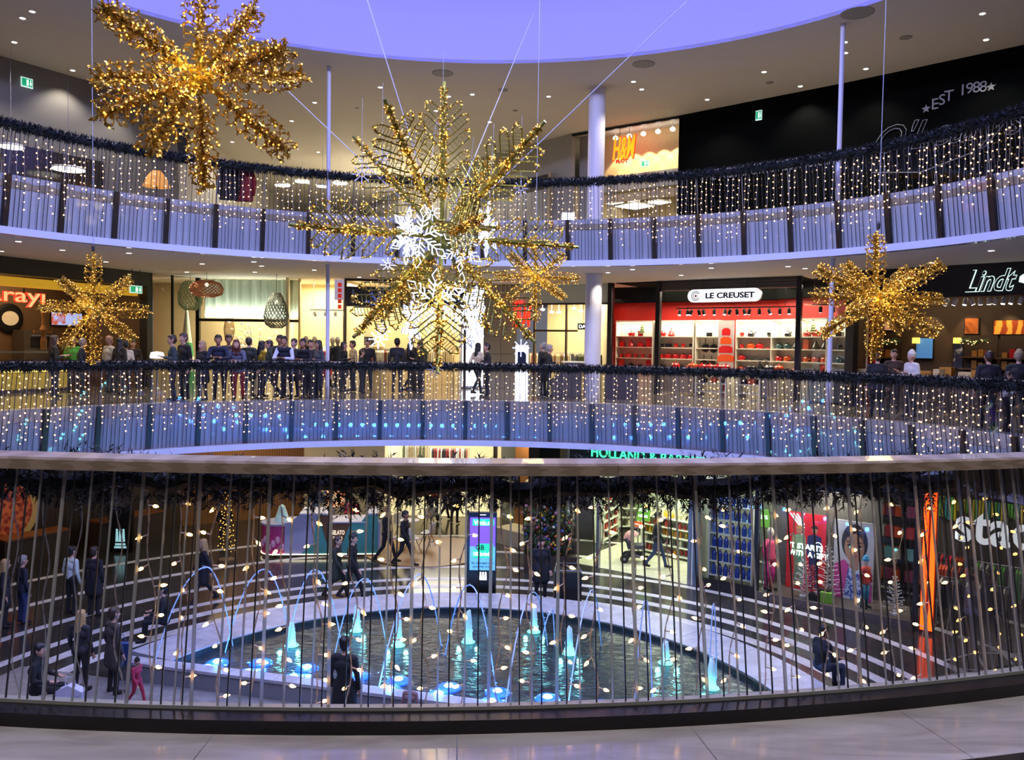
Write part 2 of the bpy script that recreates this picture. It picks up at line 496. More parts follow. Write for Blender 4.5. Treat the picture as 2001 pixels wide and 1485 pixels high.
# ------------------------------------------------------------------ downlights
dl_me = None
def downlight(px, py, z, label, group, power):
    global dl_me
    p = at_z(px, py, z)
    t = thing('downlight', label, 'ceiling lamp', (p.x, p.y, z), group)
    if dl_me is None:
        a = MB().lathe([(.06, -.012), (.095, -.012), (.1, 0), (.06, 0)], n=14).mesh('trim', M_trim)
        b = MB().lathe([(0, -.016), (.066, -.016), (.066, -.004)], n=14).mesh('lamp_disc', M_glow_white)
        dl_me = (a, b)
    inst('trim', dl_me[0], t); inst('lamp_disc', dl_me[1], t)
    add_light('lamp', 'SPOT', (p.x, p.y, z - .05), power, (1, .9, .76), .06, aim=(p.x, p.y, z - 3), spot=110, parent=t)
UPL = [(63, 22), (44, 35), (28, 82), (142, 137), (269, 169), (615, 200), (570, 236), (454, 277), (622, 297), (546, 310), (743, 170),
       (877, 188), (923, 184), (1072, 188), (957, 238), (955, 281), (1238, 159), (1254, 174), (852, 216), (796, 267), (705, 314),
       (1920, 26), (1927, 77), (1651, 82), (1652, 103), (1692, 134), (1493, 140), (1564, 168), (1382, 194)]
MIDL = [(36, 471), (2, 490), (122, 488), (252, 494), (207, 511), (395, 515), (365, 531), (496, 511), (511, 519), (498, 531),
        (614, 527), (702, 541), (793, 523), (1002, 526), (1188, 532), (1236, 526), (1120, 548), (1331, 537), (1390, 523), (1540, 520),
        (1573, 524), (1937, 489), (1822, 513)]
for a in UPL: downlight(a[0], a[1], Z_CEIL, 'small round recessed downlight in the top ceiling', 'downlights of the top ceiling', 265)
for a in MIDL: downlight(a[0], a[1], Z_MIDCEIL, 'small round recessed downlight over the middle walkway', 'downlights over the middle walkway', 170)
for i in range(9):
    th = PI + R(-48 + 12 * i); q = ell(th, 1.3 + 1.3 * (i % 2), Z_MIDCEIL)
    t = thing('downlight', 'small round recessed downlight over the marble border walkway', 'ceiling lamp', q, 'downlights over the marble border walkway')
    inst('trim', dl_me[0], t); inst('lamp_disc', dl_me[1], t)
    add_light('lamp', 'SPOT', q - V((0, 0, .05)), 125, (1, .9, .8), .06, aim=q - V((0, 0, 3)), spot=120, parent=t)
M_vent = mat('vent_grey', '8b887f', .7)
for px, py, r, lab in ((865, 143, .33, 'large round vent plate in the ceiling above the giant gold snowflake'), (1258, 125, .33, 'large round vent plate in the ceiling near the thick column'),
                  (1675, 25, .4, 'large round vent plate in the ceiling beside the slim post'), (983, 176, .16, 'small round ceiling plate beyond the dome edge'),
                  (1007, 216, .09, 'tiny round detector plate on the top ceiling'), (1770, 73, .16, 'small oval ceiling plate over the black wall'),
                  (1504, 161, .12, 'small grey plate on the ceiling before the black wall'), (698, 211, .07, 'tiny dark detector on the ceiling by the corridor')):
    p = at_z(px, py, Z_CEIL)
    o = MB().lathe([(r * .92, Z_CEIL - .02), (r, Z_CEIL - .012), (r, Z_CEIL)], (p.x, p.y, 0), 24).build('ceiling_vent', M_vent)
    tag(o, lab, 'vent')

# ------------------------------------------------------------------ walls of the upper gallery
def wall(name, p0, p1, z0, z1, m, label, th=.2):
    pl = Plane(p0, p1)
    o = MB(pl.M).box(0, pl.len, z0, z1, -th, 0).build(name, m)
    struct(o, label, 'wall'); return pl
M_leftwall = mat('taupe_wall', '6c6965', .75, noise=(1, .04))
wall('wall_left', (-17.2, 20.5), (-15.3, 24.5), Z_UP, Z_CEIL, M_leftwall, 'taupe upper gallery wall beyond the exit sign')
UWL = wall('wall_left_far', (-15.3, 24.5), (-13.5, 27.3), Z_UP, Z_CEIL, M_leftwall, 'taupe upper gallery wall with the exit sign')
wall('wall_left_corridor', (-13.5, 27.3), (-12.5, 30.7), Z_UP, Z_CEIL, M_leftwall, 'taupe wall at the mouth of the upper corridor')
wall('wall_corridor', (-12.5, 30.7), (-14, 52), Z_UP, Z_CEIL, M_palewall, 'pale side wall of the upper corridor')
wall('wall_back', (-14.5, 52), (-8, 52), Z_UP, Z_CEIL, M_palewall, 'pale end wall of the upper corridor')
wall('wall_curved_far', (-9.1, 50), (-2.4, 37.7), Z_UP, Z_CEIL, M_greywall, 'long grey wall running into the upper corridor')
UWR = wall('wall_curved', (-2.4, 37.7), (2.2, 32.4), Z_UP, Z_CEIL, M_greywall, 'grey wall with a dark slot beside the upper fashion shop')
UB1 = wall('wall_right', (5.85, 29.7), (10.4, 25.7), Z_UP, Z_CEIL, M_blackwall, 'black restaurant wall of the upper gallery with faint lettering')
UB2 = wall('wall_right_near', (10.4, 25.7), (13.9, 22.3), Z_UP, Z_CEIL, M_blackwall, 'black restaurant wall with the large script sign')
wall('wall_right_end', (13.9, 22.3), (17.5, 17), Z_UP, Z_CEIL, M_blackwall, 'black restaurant wall going on past the script sign')
pbox(UWR, 'slot', M_black, (905, 358, 1075, 384), .0, .02).name = 'wall_slot'
o = bpy.data.objects['wall_slot']; struct(o, 'dark window slit in the grey curved wall', 'wall slot')
add_light('corridor_light', 'AREA', (-8, 40, 9.8), 500, (1, .86, .62), 4, 9, aim=(-8, 40, 0))
add_light('corridor_uplight', 'AREA', (-6, 40.5, 6.5), 380, (1, .86, .6), 2, 6, aim=(-6, 40.5, 12))
# ------------------------------------------------------------------ balustrades
def off_bar(z): return -.075 - .17 * z
BAY = 1.27
def railing(z, s0, s1, label, near=False, post_shift=0.0):
    mid = ell(th_at((s0 + s1) / 2), 0, z)
    t = thing('balustrade', label, 'railing', mid)
    th0 = th_at(s0); th1 = th_at(s1)
    if th1 < th0: th1 += 2 * PI
    # handrail in lengths
    nseg = max(2, int(round((s1 - s0) / 3.9)))
    for i in range(nseg):
        a = th0 + (th1 - th0) * i / nseg; b = th0 + (th1 - th0) * (i + 1) / nseg
        g = .0012 / EA
        hp = [(-.16, z + 1.075), (-.155, z + 1.12), (-.165, z + 1.13), (-.335, z + 1.13), (-.345, z + 1.12), (-.345, z + 1.075)]
        sweep(MB(), hp, a + g, b - g, 24).build('handrail', M_wood, t)
    n = int((s1 - s0) / BAY)
    pm = None
    for i in range(n + 1):
        s = s0 + i * BAY + post_shift
        if s > s1: break
        a = th_at(s); nn = ell_n(a)
        lo, hi = z - 1.19, z + 1.07
        P0 = ell(a, off_bar(-1.19), lo); P1 = ell(a, off_bar(1.07), hi)
        if not near:
            tang = V((nn.y, -nn.x, 0))
            mb = MB()
            w, dpt = .06, .04
            vs = []
            for P in (P0, ell(a, off_bar(-.02), z - .02)):
                for sx, sy in ((-1, -1), (1, -1), (1, 1), (-1, 1)): vs.append(P + tang * w * sx + nn * dpt * sy)
            mb._add(vs, [(3, 2, 1, 0), (4, 5, 6, 7)] + [(k, (k + 1) % 4, 4 + (k + 1) % 4, 4 + k) for k in range(4)])
            mb.build('post', M_post, t)
            MB().tube([ell(a, off_bar(-.02), z - .02), P1], .014, 6).build('post_rod', M_steel, t)
        # pane between this post and the next
        a2 = th_at(min(s + BAY, s1))
        if s + .1 < s1:
            mb = MB(); ks = 4; vs = []
            if a2 < a: a2 += 2 * PI
            for k in range(ks + 1):
                q = a + (a2 - a) * (k / ks)
                sh = .004
                for (zz, oo) in ((lo if not near else z + .05, 0), (hi, 0)):
                    vs.append(ell(q, off_bar(zz - z) - .03, zz))
            mb._add(vs, [(2 * k, 2 * k + 2, 2 * k + 3, 2 * k + 1) for k in range(ks)])
            mb.build('glass_pane', M_glass, t)
    return t
rng = random.Random(3)
M_bar2 = mat('steel_rod', '55565c', .35, .7)
def bar_mesh(name, w, d, z0, z1, m):
    """leaning bar along local z, with local -y towards the well; origin at floor level"""
    mb = MB(); vs = []
    for zz in (z0, z1):
        yy = off_bar(zz)
        for sx, sy in ((-1, -1), (1, -1), (1, 1), (-1, 1)): vs.append((sx * w / 2, yy + sy * d / 2, zz))
    mb._add(vs, [(3, 2, 1, 0), (4, 5, 6, 7)] + [(k, (k + 1) % 4, 4 + (k + 1) % 4, 4 + k) for k in range(4)])
    return mb.mesh(name, m)
def place_on_oval(me, name, parent, s, z, twist=0.0):
    a = th_at(s); p = ell(a, 0, z); nn = ell_n(a)
    o = inst(name, me, parent, p - V(parent.location), (0, 0, math.atan2(nn.y, nn.x) - PI / 2 + twist))
    return o
S_L, S_R = s_at(R(-86)), s_at(R(92))
rail_mid = railing(0.0, S_L, S_R, 'glass and steel balustrade of the middle gallery below the shop fronts')
rail_up = railing(Z_UP, S_L, S_R, 'glass and steel balustrade of the upper gallery', post_shift=.45)
bm = bar_mesh('baluster', .012, .014, -1.19, 1.07, M_bar2)
for t, z, lo, hi in ((rail_mid, 0.0, R(-72), R(84)), (rail_up, Z_UP, R(-72), R(84))):
    s = s_at(lo); e = s_at(hi); k = 0
    while s < e and k < 300:
        place_on_oval(bm, 'baluster', t, s, z); k += 1
        s += rng.choice((.09, .1, .11, .13, .17))
# near railing
sC = PERIM / 2
rail_near = railing(0.0, sC - 5.2, sC + 5.6, 'balustrade of pale fins under a wooden handrail on the black kerb', near=True)
M_fin = bpy.data.materials.new('frosted_fin'); M_fin.use_nodes = True; _nt = M_fin.node_tree; _nt.nodes.clear()
_o = _nt.nodes.new('ShaderNodeOutputMaterial'); _d = _nt.nodes.new('ShaderNodeBsdfDiffuse'); _t = _nt.nodes.new('ShaderNodeBsdfRefraction'); _t.inputs['Roughness'].default_value = .4; _t.inputs['IOR'].default_value = 1.15; _m = _nt.nodes.new('ShaderNodeMixShader')
_n = _nt.nodes.new('ShaderNodeTexNoise'); _n.inputs['Scale'].default_value = 20; _r = _nt.nodes.new('ShaderNodeMapRange'); _r.inputs[3].default_value = .5; _r.inputs[4].default_value = .62
_nt.links.new(_n.outputs['Fac'], _r.inputs[0]); _nt.links.new(_r.outputs[0], _m.inputs[0])
_d.inputs[0].default_value = (.6, .6, .61, 1); _t.inputs[0].default_value = (.95, .97, 1, 1)
_nt.links.new(_d.outputs[0], _m.inputs[1]); _nt.links.new(_t.outputs[0], _m.inputs[2]); _nt.links.new(_m.outputs[0], _o.inputs[0])
flat = bar_mesh('baluster', .015, .006, .05, 1.08, M_fin)
flat2 = bar_mesh('baluster', .008, .006, .05, 1.08, M_fin)
thin = bar_mesh('baluster', .006, .006, .05, 1.08, M_bar2)
s = sC - 5.1
while s < sC + 5.5:
    place_on_oval(flat, 'flat_bar', rail_near, s, 0.0, rng.uniform(-.15, .15))
    w_ = rng.choice((.3, .34, .38)); seq = [thin, flat2, thin, flat2, thin]
    for i_, b_ in enumerate(seq[:4 if w_ < .33 else 5]):
        place_on_oval(b_, 'baluster', rail_near, s + w_ * (i_ + 1 + rng.uniform(-.3, .3)) / 6, 0.0)
    s += w_
sweep(MB(), [(-.078, .058), (-.078, .075), (-.115, .075), (-.115, .058)], th_at(sC - 5.2), th_at(sC + 5.6) + 2 * PI, 60).build('glass_channel', M_pale, rail_near)

# ------------------------------------------------------------------ garlands
M_fir = mat('fir_green', '0e1a13', .8, noise=(30, .25)); M_fir2 = mat('fir_green_dark', '070d0a', .6, noise=(30, .25))
def garland(name, z, s0, s1, off, r, dens, nlen, label, seed, core=.5):
    rg = random.Random(seed)
    mb = MB(); L = s1 - s0
    # core rope
    n = int(L / .16); pts = []; rr = []
    for i in range(n + 1):
        a = th_at(s0 + L * i / n)
        pts.append(ell(a, off + rg.uniform(-.02, .02), z + rg.uniform(-.02, .02))); rr.append(r * core * rg.uniform(.7, 1.1))
    mb.tube(pts, rr, 7)
    for i in range(int(L * dens)):
        s = s0 + rg.random() * L; a = th_at(s); nn = ell_n(a); tg = V((nn.y, -nn.x, 0))
        q = rg.random() * 2 * PI
        d0 = (nn * math.cos(q) + V((0, 0, 1)) * math.sin(q))
        base = ell(a, off, z) + d0 * r * .45
        d = (d0 + tg * rg.uniform(-.9, .9)).normalized()
        tip = base + d * nlen * rg.uniform(.6, 1.15)
        w = d.cross(V((rg.uniform(-1, 1), rg.uniform(-1, 1), rg.uniform(-1, 1)))).normalized() * nlen * .16
        mb.cur = rg.randint(0, 1)
        mb._add([base - w, base + w, tip], [(0, 1, 2)])
    mb.cur = 0
    o = mb.build(name, [M_fir, M_fir2])
    return tag(o, label, 'garland')
garland('garland', 1.02, S_L, S_R, -.36, .16, 420, .12, 'dark green fir garland wound along the middle gallery handrail below the shop fronts', 1)
garland('garland', Z_UP + 1.03, S_L, S_R, -.36, .16, 420, .12, 'dark green fir garland wound along the upper handrail', 2)
# near garland with separate sprigs of needles
rg = random.Random(5); mb = MB(); s0, s1 = sC - 4.9, sC + 2.9
pts = [ell(th_at(s0 + (s1 - s0) * i / 60), -.44 + rg.uniform(-.02, .02), .985 + rg.uniform(-.03, .03)) for i in range(61)]
mb.tube(pts, .05, 7)
for i in range(2700):
    s = s0 + rg.random() * (s1 - s0); a = th_at(s); nn = ell_n(a); tg = V((nn.y, -nn.x, 0))
    q = rg.random() * 2 * PI
    lump = .8 + .35 * math.sin(s * 7.3) * math.sin(s * 2.9 + 1)
    d0 = nn * math.cos(q) + V((0, 0, 1)) * math.sin(q)
    base = ell(a, -.44, .985) + d0 * .05
    d = (d0 + tg * rg.uniform(-1, 1)).normalized()
    ln = rg.uniform(.07, .14) * lump
    side = d.cross(V((rg.uniform(-1, 1), rg.uniform(-1, 1), rg.uniform(-1, 1)))).normalized(); up = d.cross(side)
    mb.cur = rg.randint(0, 1)
    for k in range(13):
        b = base + d * ln * (.15 + .85 * k / 13)
        ang = rg.random() * 2 * PI
        tip = b + (d * .6 + side * math.cos(ang) + up * math.sin(ang)).normalized() * rg.uniform(.026, .045)
        w = (tip - b).cross(d).normalized() * .0042
        mb._add([b - w, b + w, tip], [(0, 1, 2)])
mb.cur = 0
tag(mb.build('garland', [M_fir, M_fir2]), 'bushy fir garland tied behind the wooden handrail above the pale fins', 'garland')

# ------------------------------------------------------------------ curtains of fairy lights
M_wire = mat('clear_wire', 'a8a39a', .4); M_bulb = mat('warm_bulb', 'ffd9a0', .4, emit=8, ecol='ffbe74')
M_bulb_near = mat('warm_bulb_near', 'ffd9a0', .4, emit=16, ecol='ffb45a'); M_socket = mat('bulb_socket', 'd9d2c4', .35)
variants = []
for k in range(14):
    rg = random.Random(100 + k); mb = MB(); L = rg.uniform(1.25, 1.75)
    pts = [V((rg.uniform(-.008, .008), rg.uniform(-.008, .008), -L * i / 10)) for i in range(11)]
    mb.cur = 0; mb.tube(pts, .0045, 3)
    mb.cur = 1; zz = -rg.uniform(.05, .2)
    while zz > -L:
        c = V((rg.uniform(-.035, .035), rg.uniform(-.02, .02), zz)); r = rg.choice((.013, .016, .019))
        mb.ball(c, r, 5, 3); zz -= rg.uniform(.12, .22)
    variants.append(mb.mesh('strand', [M_wire, M_bulb]))
for z, lab in ((0.0, 'curtain of warm fairy light strands below the middle gallery garland'), (Z_UP, 'curtain of warm fairy light strands below the upper garland')):
    c = ell(0, -.33, z + 1.0)
    t = thing('light_curtain', lab, 'string lights', c)
    s = s_at(R(-70)); e = s_at(R(84)); k = 0; rg = random.Random(int(z) + 9)
    while s < e and k < 299:
        p = ell(th_at(s), -.37 - rg.uniform(0, .05), z + .9)
        inst('strand', variants[rg.randrange(14)], t, p - c, (0, 0, rg.random() * 6.28)); k += 1
        s += rg.choice((.1, .14, .18, .22, .3))
# near curtain
c = ell(PI, -.45, .95)
t = thing('light_curtain', 'curtain of fairy light strands hanging beside the pale railing fins', 'string lights', c)
bmb = MB(); bmb.cur = 0
bmb.tube([(0, 0, 0), (0, 0, .03)], .0035, 5); bmb.cur = 1
bmb.lathe([(.0035, .03), (.0085, .037), (.0075, .05), (.001, .062)], n=7)
bulb_me = bmb.mesh('bulb', [M_socket, M_bulb_near])
s = sC - 4.4; rg = random.Random(21); nb = 0
while s < sC + 1.9:
    a = th_at(s); p = ell(a, -.50 - rg.uniform(0, .04), .93); nn = ell_n(a)
    L = rg.uniform(1.25, 1.6); mb = MB(); m = 44
    ph = rg.random() * 6; base = []
    for i in range(m + 1):
        f = i / m
        base.append(V((.018 * math.sin(ph + f * 9) + .012 * math.sin(f * 23 + ph * 2), .01 * math.sin(f * 7), -L * f)))
    for tw in (0, PI):   # two wires twisted
        mb.tube([b + V((.0028 * math.cos(i * 1.1 + tw), .0028 * math.sin(i * 1.1 + tw), 0)) for i, b in enumerate(base)], .0019, 4)
    st = inst('strand', mb.mesh('strand', M_wire), t, p - c, (0, 0, math.atan2(nn.y, nn.x) - PI / 2))
    zz = .06 + rg.random() * .08
    while zz < L and nb < 300:
        i = int(zz / L * m); side = rg.choice((-1, 1))
        d = V((side * rg.uniform(.5, 1), rg.uniform(-.6, .3), rg.uniform(-.7, .15))).normalized()
        o = inst('bulb', bulb_me, st, base[i], d.to_track_quat('Z', 'Y').to_euler()); nb += 1
        zz += rg.uniform(.1, .16)
    s += rg.uniform(.15, .21)
# ------------------------------------------------------------------ floodlights in the dome
M_fix = mat('floodlight_body', '2a2a30', .4, .5); M_lens = mat('floodlight_lens', 'c8ccff', .3, emit=6, ecol='aab0ff')
for k, deg in enumerate((180, 225, 270, 315, 45, 90, 135)):
    th = R(deg) if deg <= 180 else R(deg - 360)
    p = V((CX + EA * .86 * math.sin(th), CY + EB * .86 * math.cos(th), Z_CEIL + 2.2))
    q = V((CX - EA * .55 * math.sin(th), CY - EB * .55 * math.cos(th), 1.0))
    t = thing('floodlight', 'blue-white floodlight fixed inside the luminous dome', 'floodlight', p, 'floodlights of the dome')
    d = (q - p).normalized(); rot = d.to_track_quat('Z', 'Y').to_matrix()
    MB().lathe([(.16, -.2), (.2, -.15), (.22, .1), (.2, .1)], p, 14, rot=rot).build('housing', M_fix, t)
    MB().lathe([(.0, .08), (.19, .08), (.19, .085)], p, 14, rot=rot).build('lens', M_lens, t)
    MB().tube([p - d * .1, p - d * .15 + V((0, 0, .35)), V((CX + EA * .9 * math.sin(th), CY + EB * .9 * math.cos(th), p.z + .3))], .025, 6).build('bracket', M_fix, t)
    add_light('lamp', 'SPOT', p + d * .15, 4800, (.52, .57, 1.0), .25, aim=q, spot=120, parent=t, blend=.5)

# ------------------------------------------------------------------ gold tinsel snowflakes
M_gold = mat('gold_tinsel', 'd0a030', .38, .65, noise=(25, .25)); M_gold2 = mat('gold_foil', 'e8bc4c', .3, .8, noise=(25, .2))
M_olive = mat('green_gold_rod', '8c8a3a', .35, .7, noise=(15, .2)); M_amber = mat('amber_bulb', 'ffb040', .4, emit=3.8, ecol='ffb84a')
def tinsel(mb, pts, rad, n, rg, size):
    """foil strips round a polyline"""
    seg = [(V(pts[i]), V(pts[i + 1])) for i in range(len(pts) - 1)]
    for _ in range(n):
        a, b = rg.choice(seg); p = a.lerp(b, rg.random())
        d = V((rg.gauss(0, 1), rg.gauss(0, 1), rg.gauss(0, 1))).normalized()
        e = d.cross(V((rg.gauss(0, 1), rg.gauss(0, 1), rg.gauss(0, 1)))).normalized()
        q = p + d * rad * rg.uniform(.2, 1); L = size * rg.uniform(.5, 1.3); w = size * rg.uniform(.18, .35)
        mb.cur = rg.randint(0, 1)
        mb._add([q - d * L * .4 - e * w, q - d * L * .4 + e * w, q + d * L * .6 + e * w * .6, q + d * L * .6 - e * w * .6], [(0, 1, 2, 3)])
def petal(L, w, ax, out, c):
    """closed pointed loop starting at c along out, ax across"""
    return [c, c + out * L * .25 + ax * w * .5, c + out * L * .8 + ax * w * .5, c + out * L, c + out * L * .8 - ax * w * .5, c + out * L * .25 - ax * w * .5]
def small_arm(L, seed, heavy=1.0):
    rg = random.Random(seed); mb = MB(); lb = MB()
    mb.cur = 2; mb.tube([(0, 0, .02), (0, 0, L)], [.012, .008], 5)
    tinsel(mb, [V((0, 0, .06)), V((0, 0, L * .97))], .042 * L, int(260 * heavy), rg, .04 * L)
    k = 0; z = .22 * L
    while z < L * .9:
        for sgn in (-1, 1):
            pl = (V((sgn, 0, 0)) if k % 2 == 0 else V((0, sgn, 0)))
            out = (pl * .75 + V((0, 0, .66))).normalized(); ax = out.cross(V((0, 1, 0)) if k % 2 == 0 else V((1, 0, 0))).normalized()
            ln = L * (.10 + .075 * math.sin(PI * z / L))
            lp = petal(ln, ln * .42, ax, out, V((0, 0, z)))
            mb.cur = 0; mb.tube(lp, .006 * L / 1.2, 4, closed=True)
            tinsel(mb, lp + [lp[0]], .022 * L, int(26 * heavy), rg, .032 * L)
            for q in (2, 3, 4):
                if rg.random() < .5:
                    lb.ball(lp[q] + V((rg.gauss(0, .01), rg.gauss(0, .01), rg.gauss(0, .01))), .0085 * L, 5, 3)
        z += L * .085 / 2 * (1.6 if k % 2 else .9); k += 1
    for i in range(int(22 * heavy)):
        a = rg.random() * 6.28; rr = .05 * L * rg.uniform(.5, 1.2)
        lb.ball((rr * math.cos(a), rr * math.sin(a), rg.uniform(.08, .97) * L), .0075 * L, 5, 3)
    return mb.mesh('arm', [M_gold, M_gold2, M_olive]), lb.mesh('bulbs', M_amber)
def place_arm(t, me, lb, d, spin, sc=1.0):
    d = V(d).normalized(); rot = d.to_track_quat('Z', 'Y').to_matrix() @ Matrix.Rotation(spin, 3, 'Z')
    a = inst('arm', me, t, (0, 0, 0), rot, sc)
    b = inst('arm_bulbs', lb, a); b['kind'] = 'stuff'
def cable(t, p, q, r=.006):
    return MB().tube([p, q], r, 5).build('cable', M_cable, t)
M_cable = mat('cable_grey', '9a9aa8', .5); M_cap = mat('cable_cap', '1c1c1e', .5)
def dirs_px(tips, c, Y, L):
    """arm directions from picture offsets: depth makes up the missing length, alternately to and from the viewer"""
    d0 = CAM_R.transposed() @ (c - CAMP); px0 = W_PX / 2 + d0.x / -d0.z * FPX; py0 = H_PX / 2 - d0.y / -d0.z * FPX; out = []
    for dx, dy, sg in tips:
        r = ray(px0 + dx, py0 + dy).normalized(); w = CAMP - c; b = w.dot(r); q = b * b - (w.length_squared - L * L)
        t = -b + (sg * math.sqrt(q) if q > 0 else 0.0)
        out.append((CAMP + r * t - c).normalized())
    return out
def gold_flake(px, py, Y, L, tips, seed, label, top_px, heavy=1.0):
    c = at_y(px, py, Y)
    t = thing('gold_snowflake', label, 'snowflake', c, None)
    A = small_arm(L, seed, heavy), small_arm(L, seed + 50, heavy)
    for i, d in enumerate(dirs_px(tips, c, Y, L)):
        place_arm(t, *A[i % 2], d, i * .7)
    mb = MB(); rg = random.Random(seed); mb.ball(c, .06 * L, 10, 6); tinsel(mb, [c - V((0, 0, .05)), c + V((0, 0, .05))], .1 * L, 120, rg, .06 * L)
    mb.build('hub', [M_gold, M_gold2], t)
    # hanging cable straight up to the dome
    top = V((c.x, c.y, 12.6)); st = c + V((0, 0, L * 1.0))
    cable(t, st, top)
    MB().lathe([(.012, 0), (.03, .02), (.03, .1), (.01, .14)], st, 8).build('cable_cap', M_cap, t)
    add_light('glow', 'POINT', c - V((0, .3, 0)), 20, (1, .78, .36), .25, parent=t)
    return t
gold_flake(390, 152, 9.0, 1.36, [(2, -185, 1), (112, -140, 1), (176, -55, -1), (208, -4, 1), (178, 150, -1), (8, 222, 1), (-105, 146, -1), (-206, 76, -1), (-212, 0, 1), (-200, -146, -1)],
           11, 'large gold tinsel snowflake hanging high, glowing amber, beside the blue dome', None, 1.3)
gold_flake(183, 603, 16.5, 1.14, [(0, -110, 1), (74, -62, 1), (112, 6, -1), (80, 62, -1), (-2, 112, 1), (-62, 78, -1), (-108, -4, 1), (-66, -58, -1), (10, 10, -1), (-20, -10, 1)],
           13, 'gold tinsel snowflake hanging in front of the bakery with the red sign', None)
gold_flake(1712, 585, 14.0, 1.18, [(0, -132, 1), (132, -70, -1), (70, -58, 1), (132, 2, 1), (124, 66, -1), (-6, 118, 1), (-110, 72, -1), (-128, -10, 1), (-118, -62, -1), (50, 60, 1), (-50, 30, -1), (-60, -70, 1)],
           17, 'gold tinsel snowflake hanging in front of the chocolate shop', None, 1.4)
gold_flake(1046, 541, 17.5, .98, [(0, -84, 1), (58, -44, -1), (86, 4, 1), (58, 42, -1), (0, 88, 1), (-54, 46, -1), (-80, -2, 1), (-52, -46, -1)],
           19, 'smaller gold tinsel snowflake hanging behind the giant one', None, 1.0)

# giant snowflake with ladder-shaped petals
BY = 12.0; BL = 2.30
bc = at_y(863, 463, BY)
bt = thing('giant_snowflake', 'giant gold snowflake with ladder-shaped petals hanging in the middle of the well', 'snowflake', bc)
def big_arm(seed, heavy):
    rg = random.Random(seed); mb = MB(); lb = MB(); L = BL
    mb.cur = 2; mb.tube([(0, 0, .1), (0, 0, L)], [.036, .026], 6)
    tinsel(mb, [V((0, 0, .55)), V((0, 0, L * .96))], .055, int(520 * heavy), rg, .055)
    for k, z in enumerate((.62, .92, 1.2, 1.48, 1.75)):
        ln = (.42, .52, .56, .5, .36)[k]
        for q in range(2 if heavy < 1 else 4):
            pl = [V((1, 0, 0)), V((-1, 0, 0)), V((0, 1, 0)), V((0, -1, 0))][q]
            if q > 1 and k > 2: continue
            out = (pl * .72 + V((0, 0, .69))).normalized(); ax = out.cross(V((0, 1, 0)) if q < 2 else V((1, 0, 0))).normalized()
            c = V((0, 0, z)); w = .13
            lp = [c + ax * w * .3, c + out * ln * .2 + ax * w * .5, c + out * ln * .82 + ax * w * .5, c + out * ln, c + out * ln * .82 - ax * w * .5, c + out * ln * .2 - ax * w * .5, c - ax * w * .3]
            mb.cur = 2; mb.tube(lp, .011, 4)
            for r in range(6):
                f = .22 + .6 * r / 5
                mb.tube([c + out * ln * f + ax * w * .5, c + out * ln * f - ax * w * .5], .005, 4)
            tinsel(mb, lp, .022, int(50 * heavy) + 24, rg, .032)
            for i in range(9):
                a = rg.randrange(6); lb.ball(lp[a].lerp(lp[a + 1], rg.random()) + V((rg.gauss(0, .01), rg.gauss(0, .01), rg.gauss(0, .01))), .0105, 5, 3)
    for i in range(50):
        a = rg.random() * 6.28
        lb.ball((.05 * math.cos(a), .05 * math.sin(a), rg.uniform(.5, .99) * L), .0095, 5, 3)
    return mb.mesh('arm', [M_gold, M_gold2, M_olive]), lb.mesh('bulbs', M_amber)
BA = big_arm(31, .6), big_arm(33, 1.0), big_arm(37, 1.3)
tips = [(5, -303, 1, 1), (-112, -270, -1, 1), (-172, -196, 1, 0), (202, -226, -1, 1), (102, -160, 1, 2), (267, 20, 1, 1), (-298, -24, -1, 1), (-172, 196, -1, 2), (182, 206, -1, 1),
        (97, 190, 1, 1), (-8, 266, -1, 1), (-70, 130, 1, 2), (85, -40, -1, 2), (-118, 165, 1, 2)]
for i, (dx, dy, sg, k) in enumerate(tips):
    d = dirs_px([(dx, dy, sg)], bc, BY, BL)[0]
    spin = 0
    rot_up = V((0, 1, 0))
    z = d; y = (V((0, 1, 0)) - z * z.y); y = y.normalized() if y.length > .2 else V((0, 0, 1)); x = y.cross(z)
    rot = Matrix((x, y, z)).transposed()
    a = inst('arm', BA[k][0], bt, (0, 0, 0), rot); b = inst('arm_bulbs', BA[k][1], a); b['kind'] = 'stuff'
mb = MB(); mb.ball(bc, .16, 12, 8)
for i in range(26):
    rg = random.Random(i); d = V((rg.gauss(0, 1), rg.gauss(0, 1), rg.gauss(0, 1))).normalized()
    mb.tube([bc, bc + d * .5], [.03, .012], 5)
mb.build('hub', M_olive, bt)
for q in (V((0, -.7, .9)), V((0, -.7, -.9)), V((.9, -.6, 0)), V((-.9, -.6, 0))): add_light('glow', 'POINT', bc + q, 18, (1, .8, .4), .25, parent=bt)
for px, py, Y in ((718, 0, 13.5), (1345, 0, 13.0), (998, 135, 18.0), (560, 175, 16.5)):
    q = at_y(px, py, Y); d = (q - bc); e = bc + d * ((12.4 - bc.z) / d.z)
    f = min(1.0, .94 / max(math.hypot((e.x - CX) / EA, (e.y - CY) / EB), .01)); 
    cable(bt, bc + d.normalized() * .3, e if f >= 1 else bc + d * ((10.6 - bc.z) / d.z), .008)

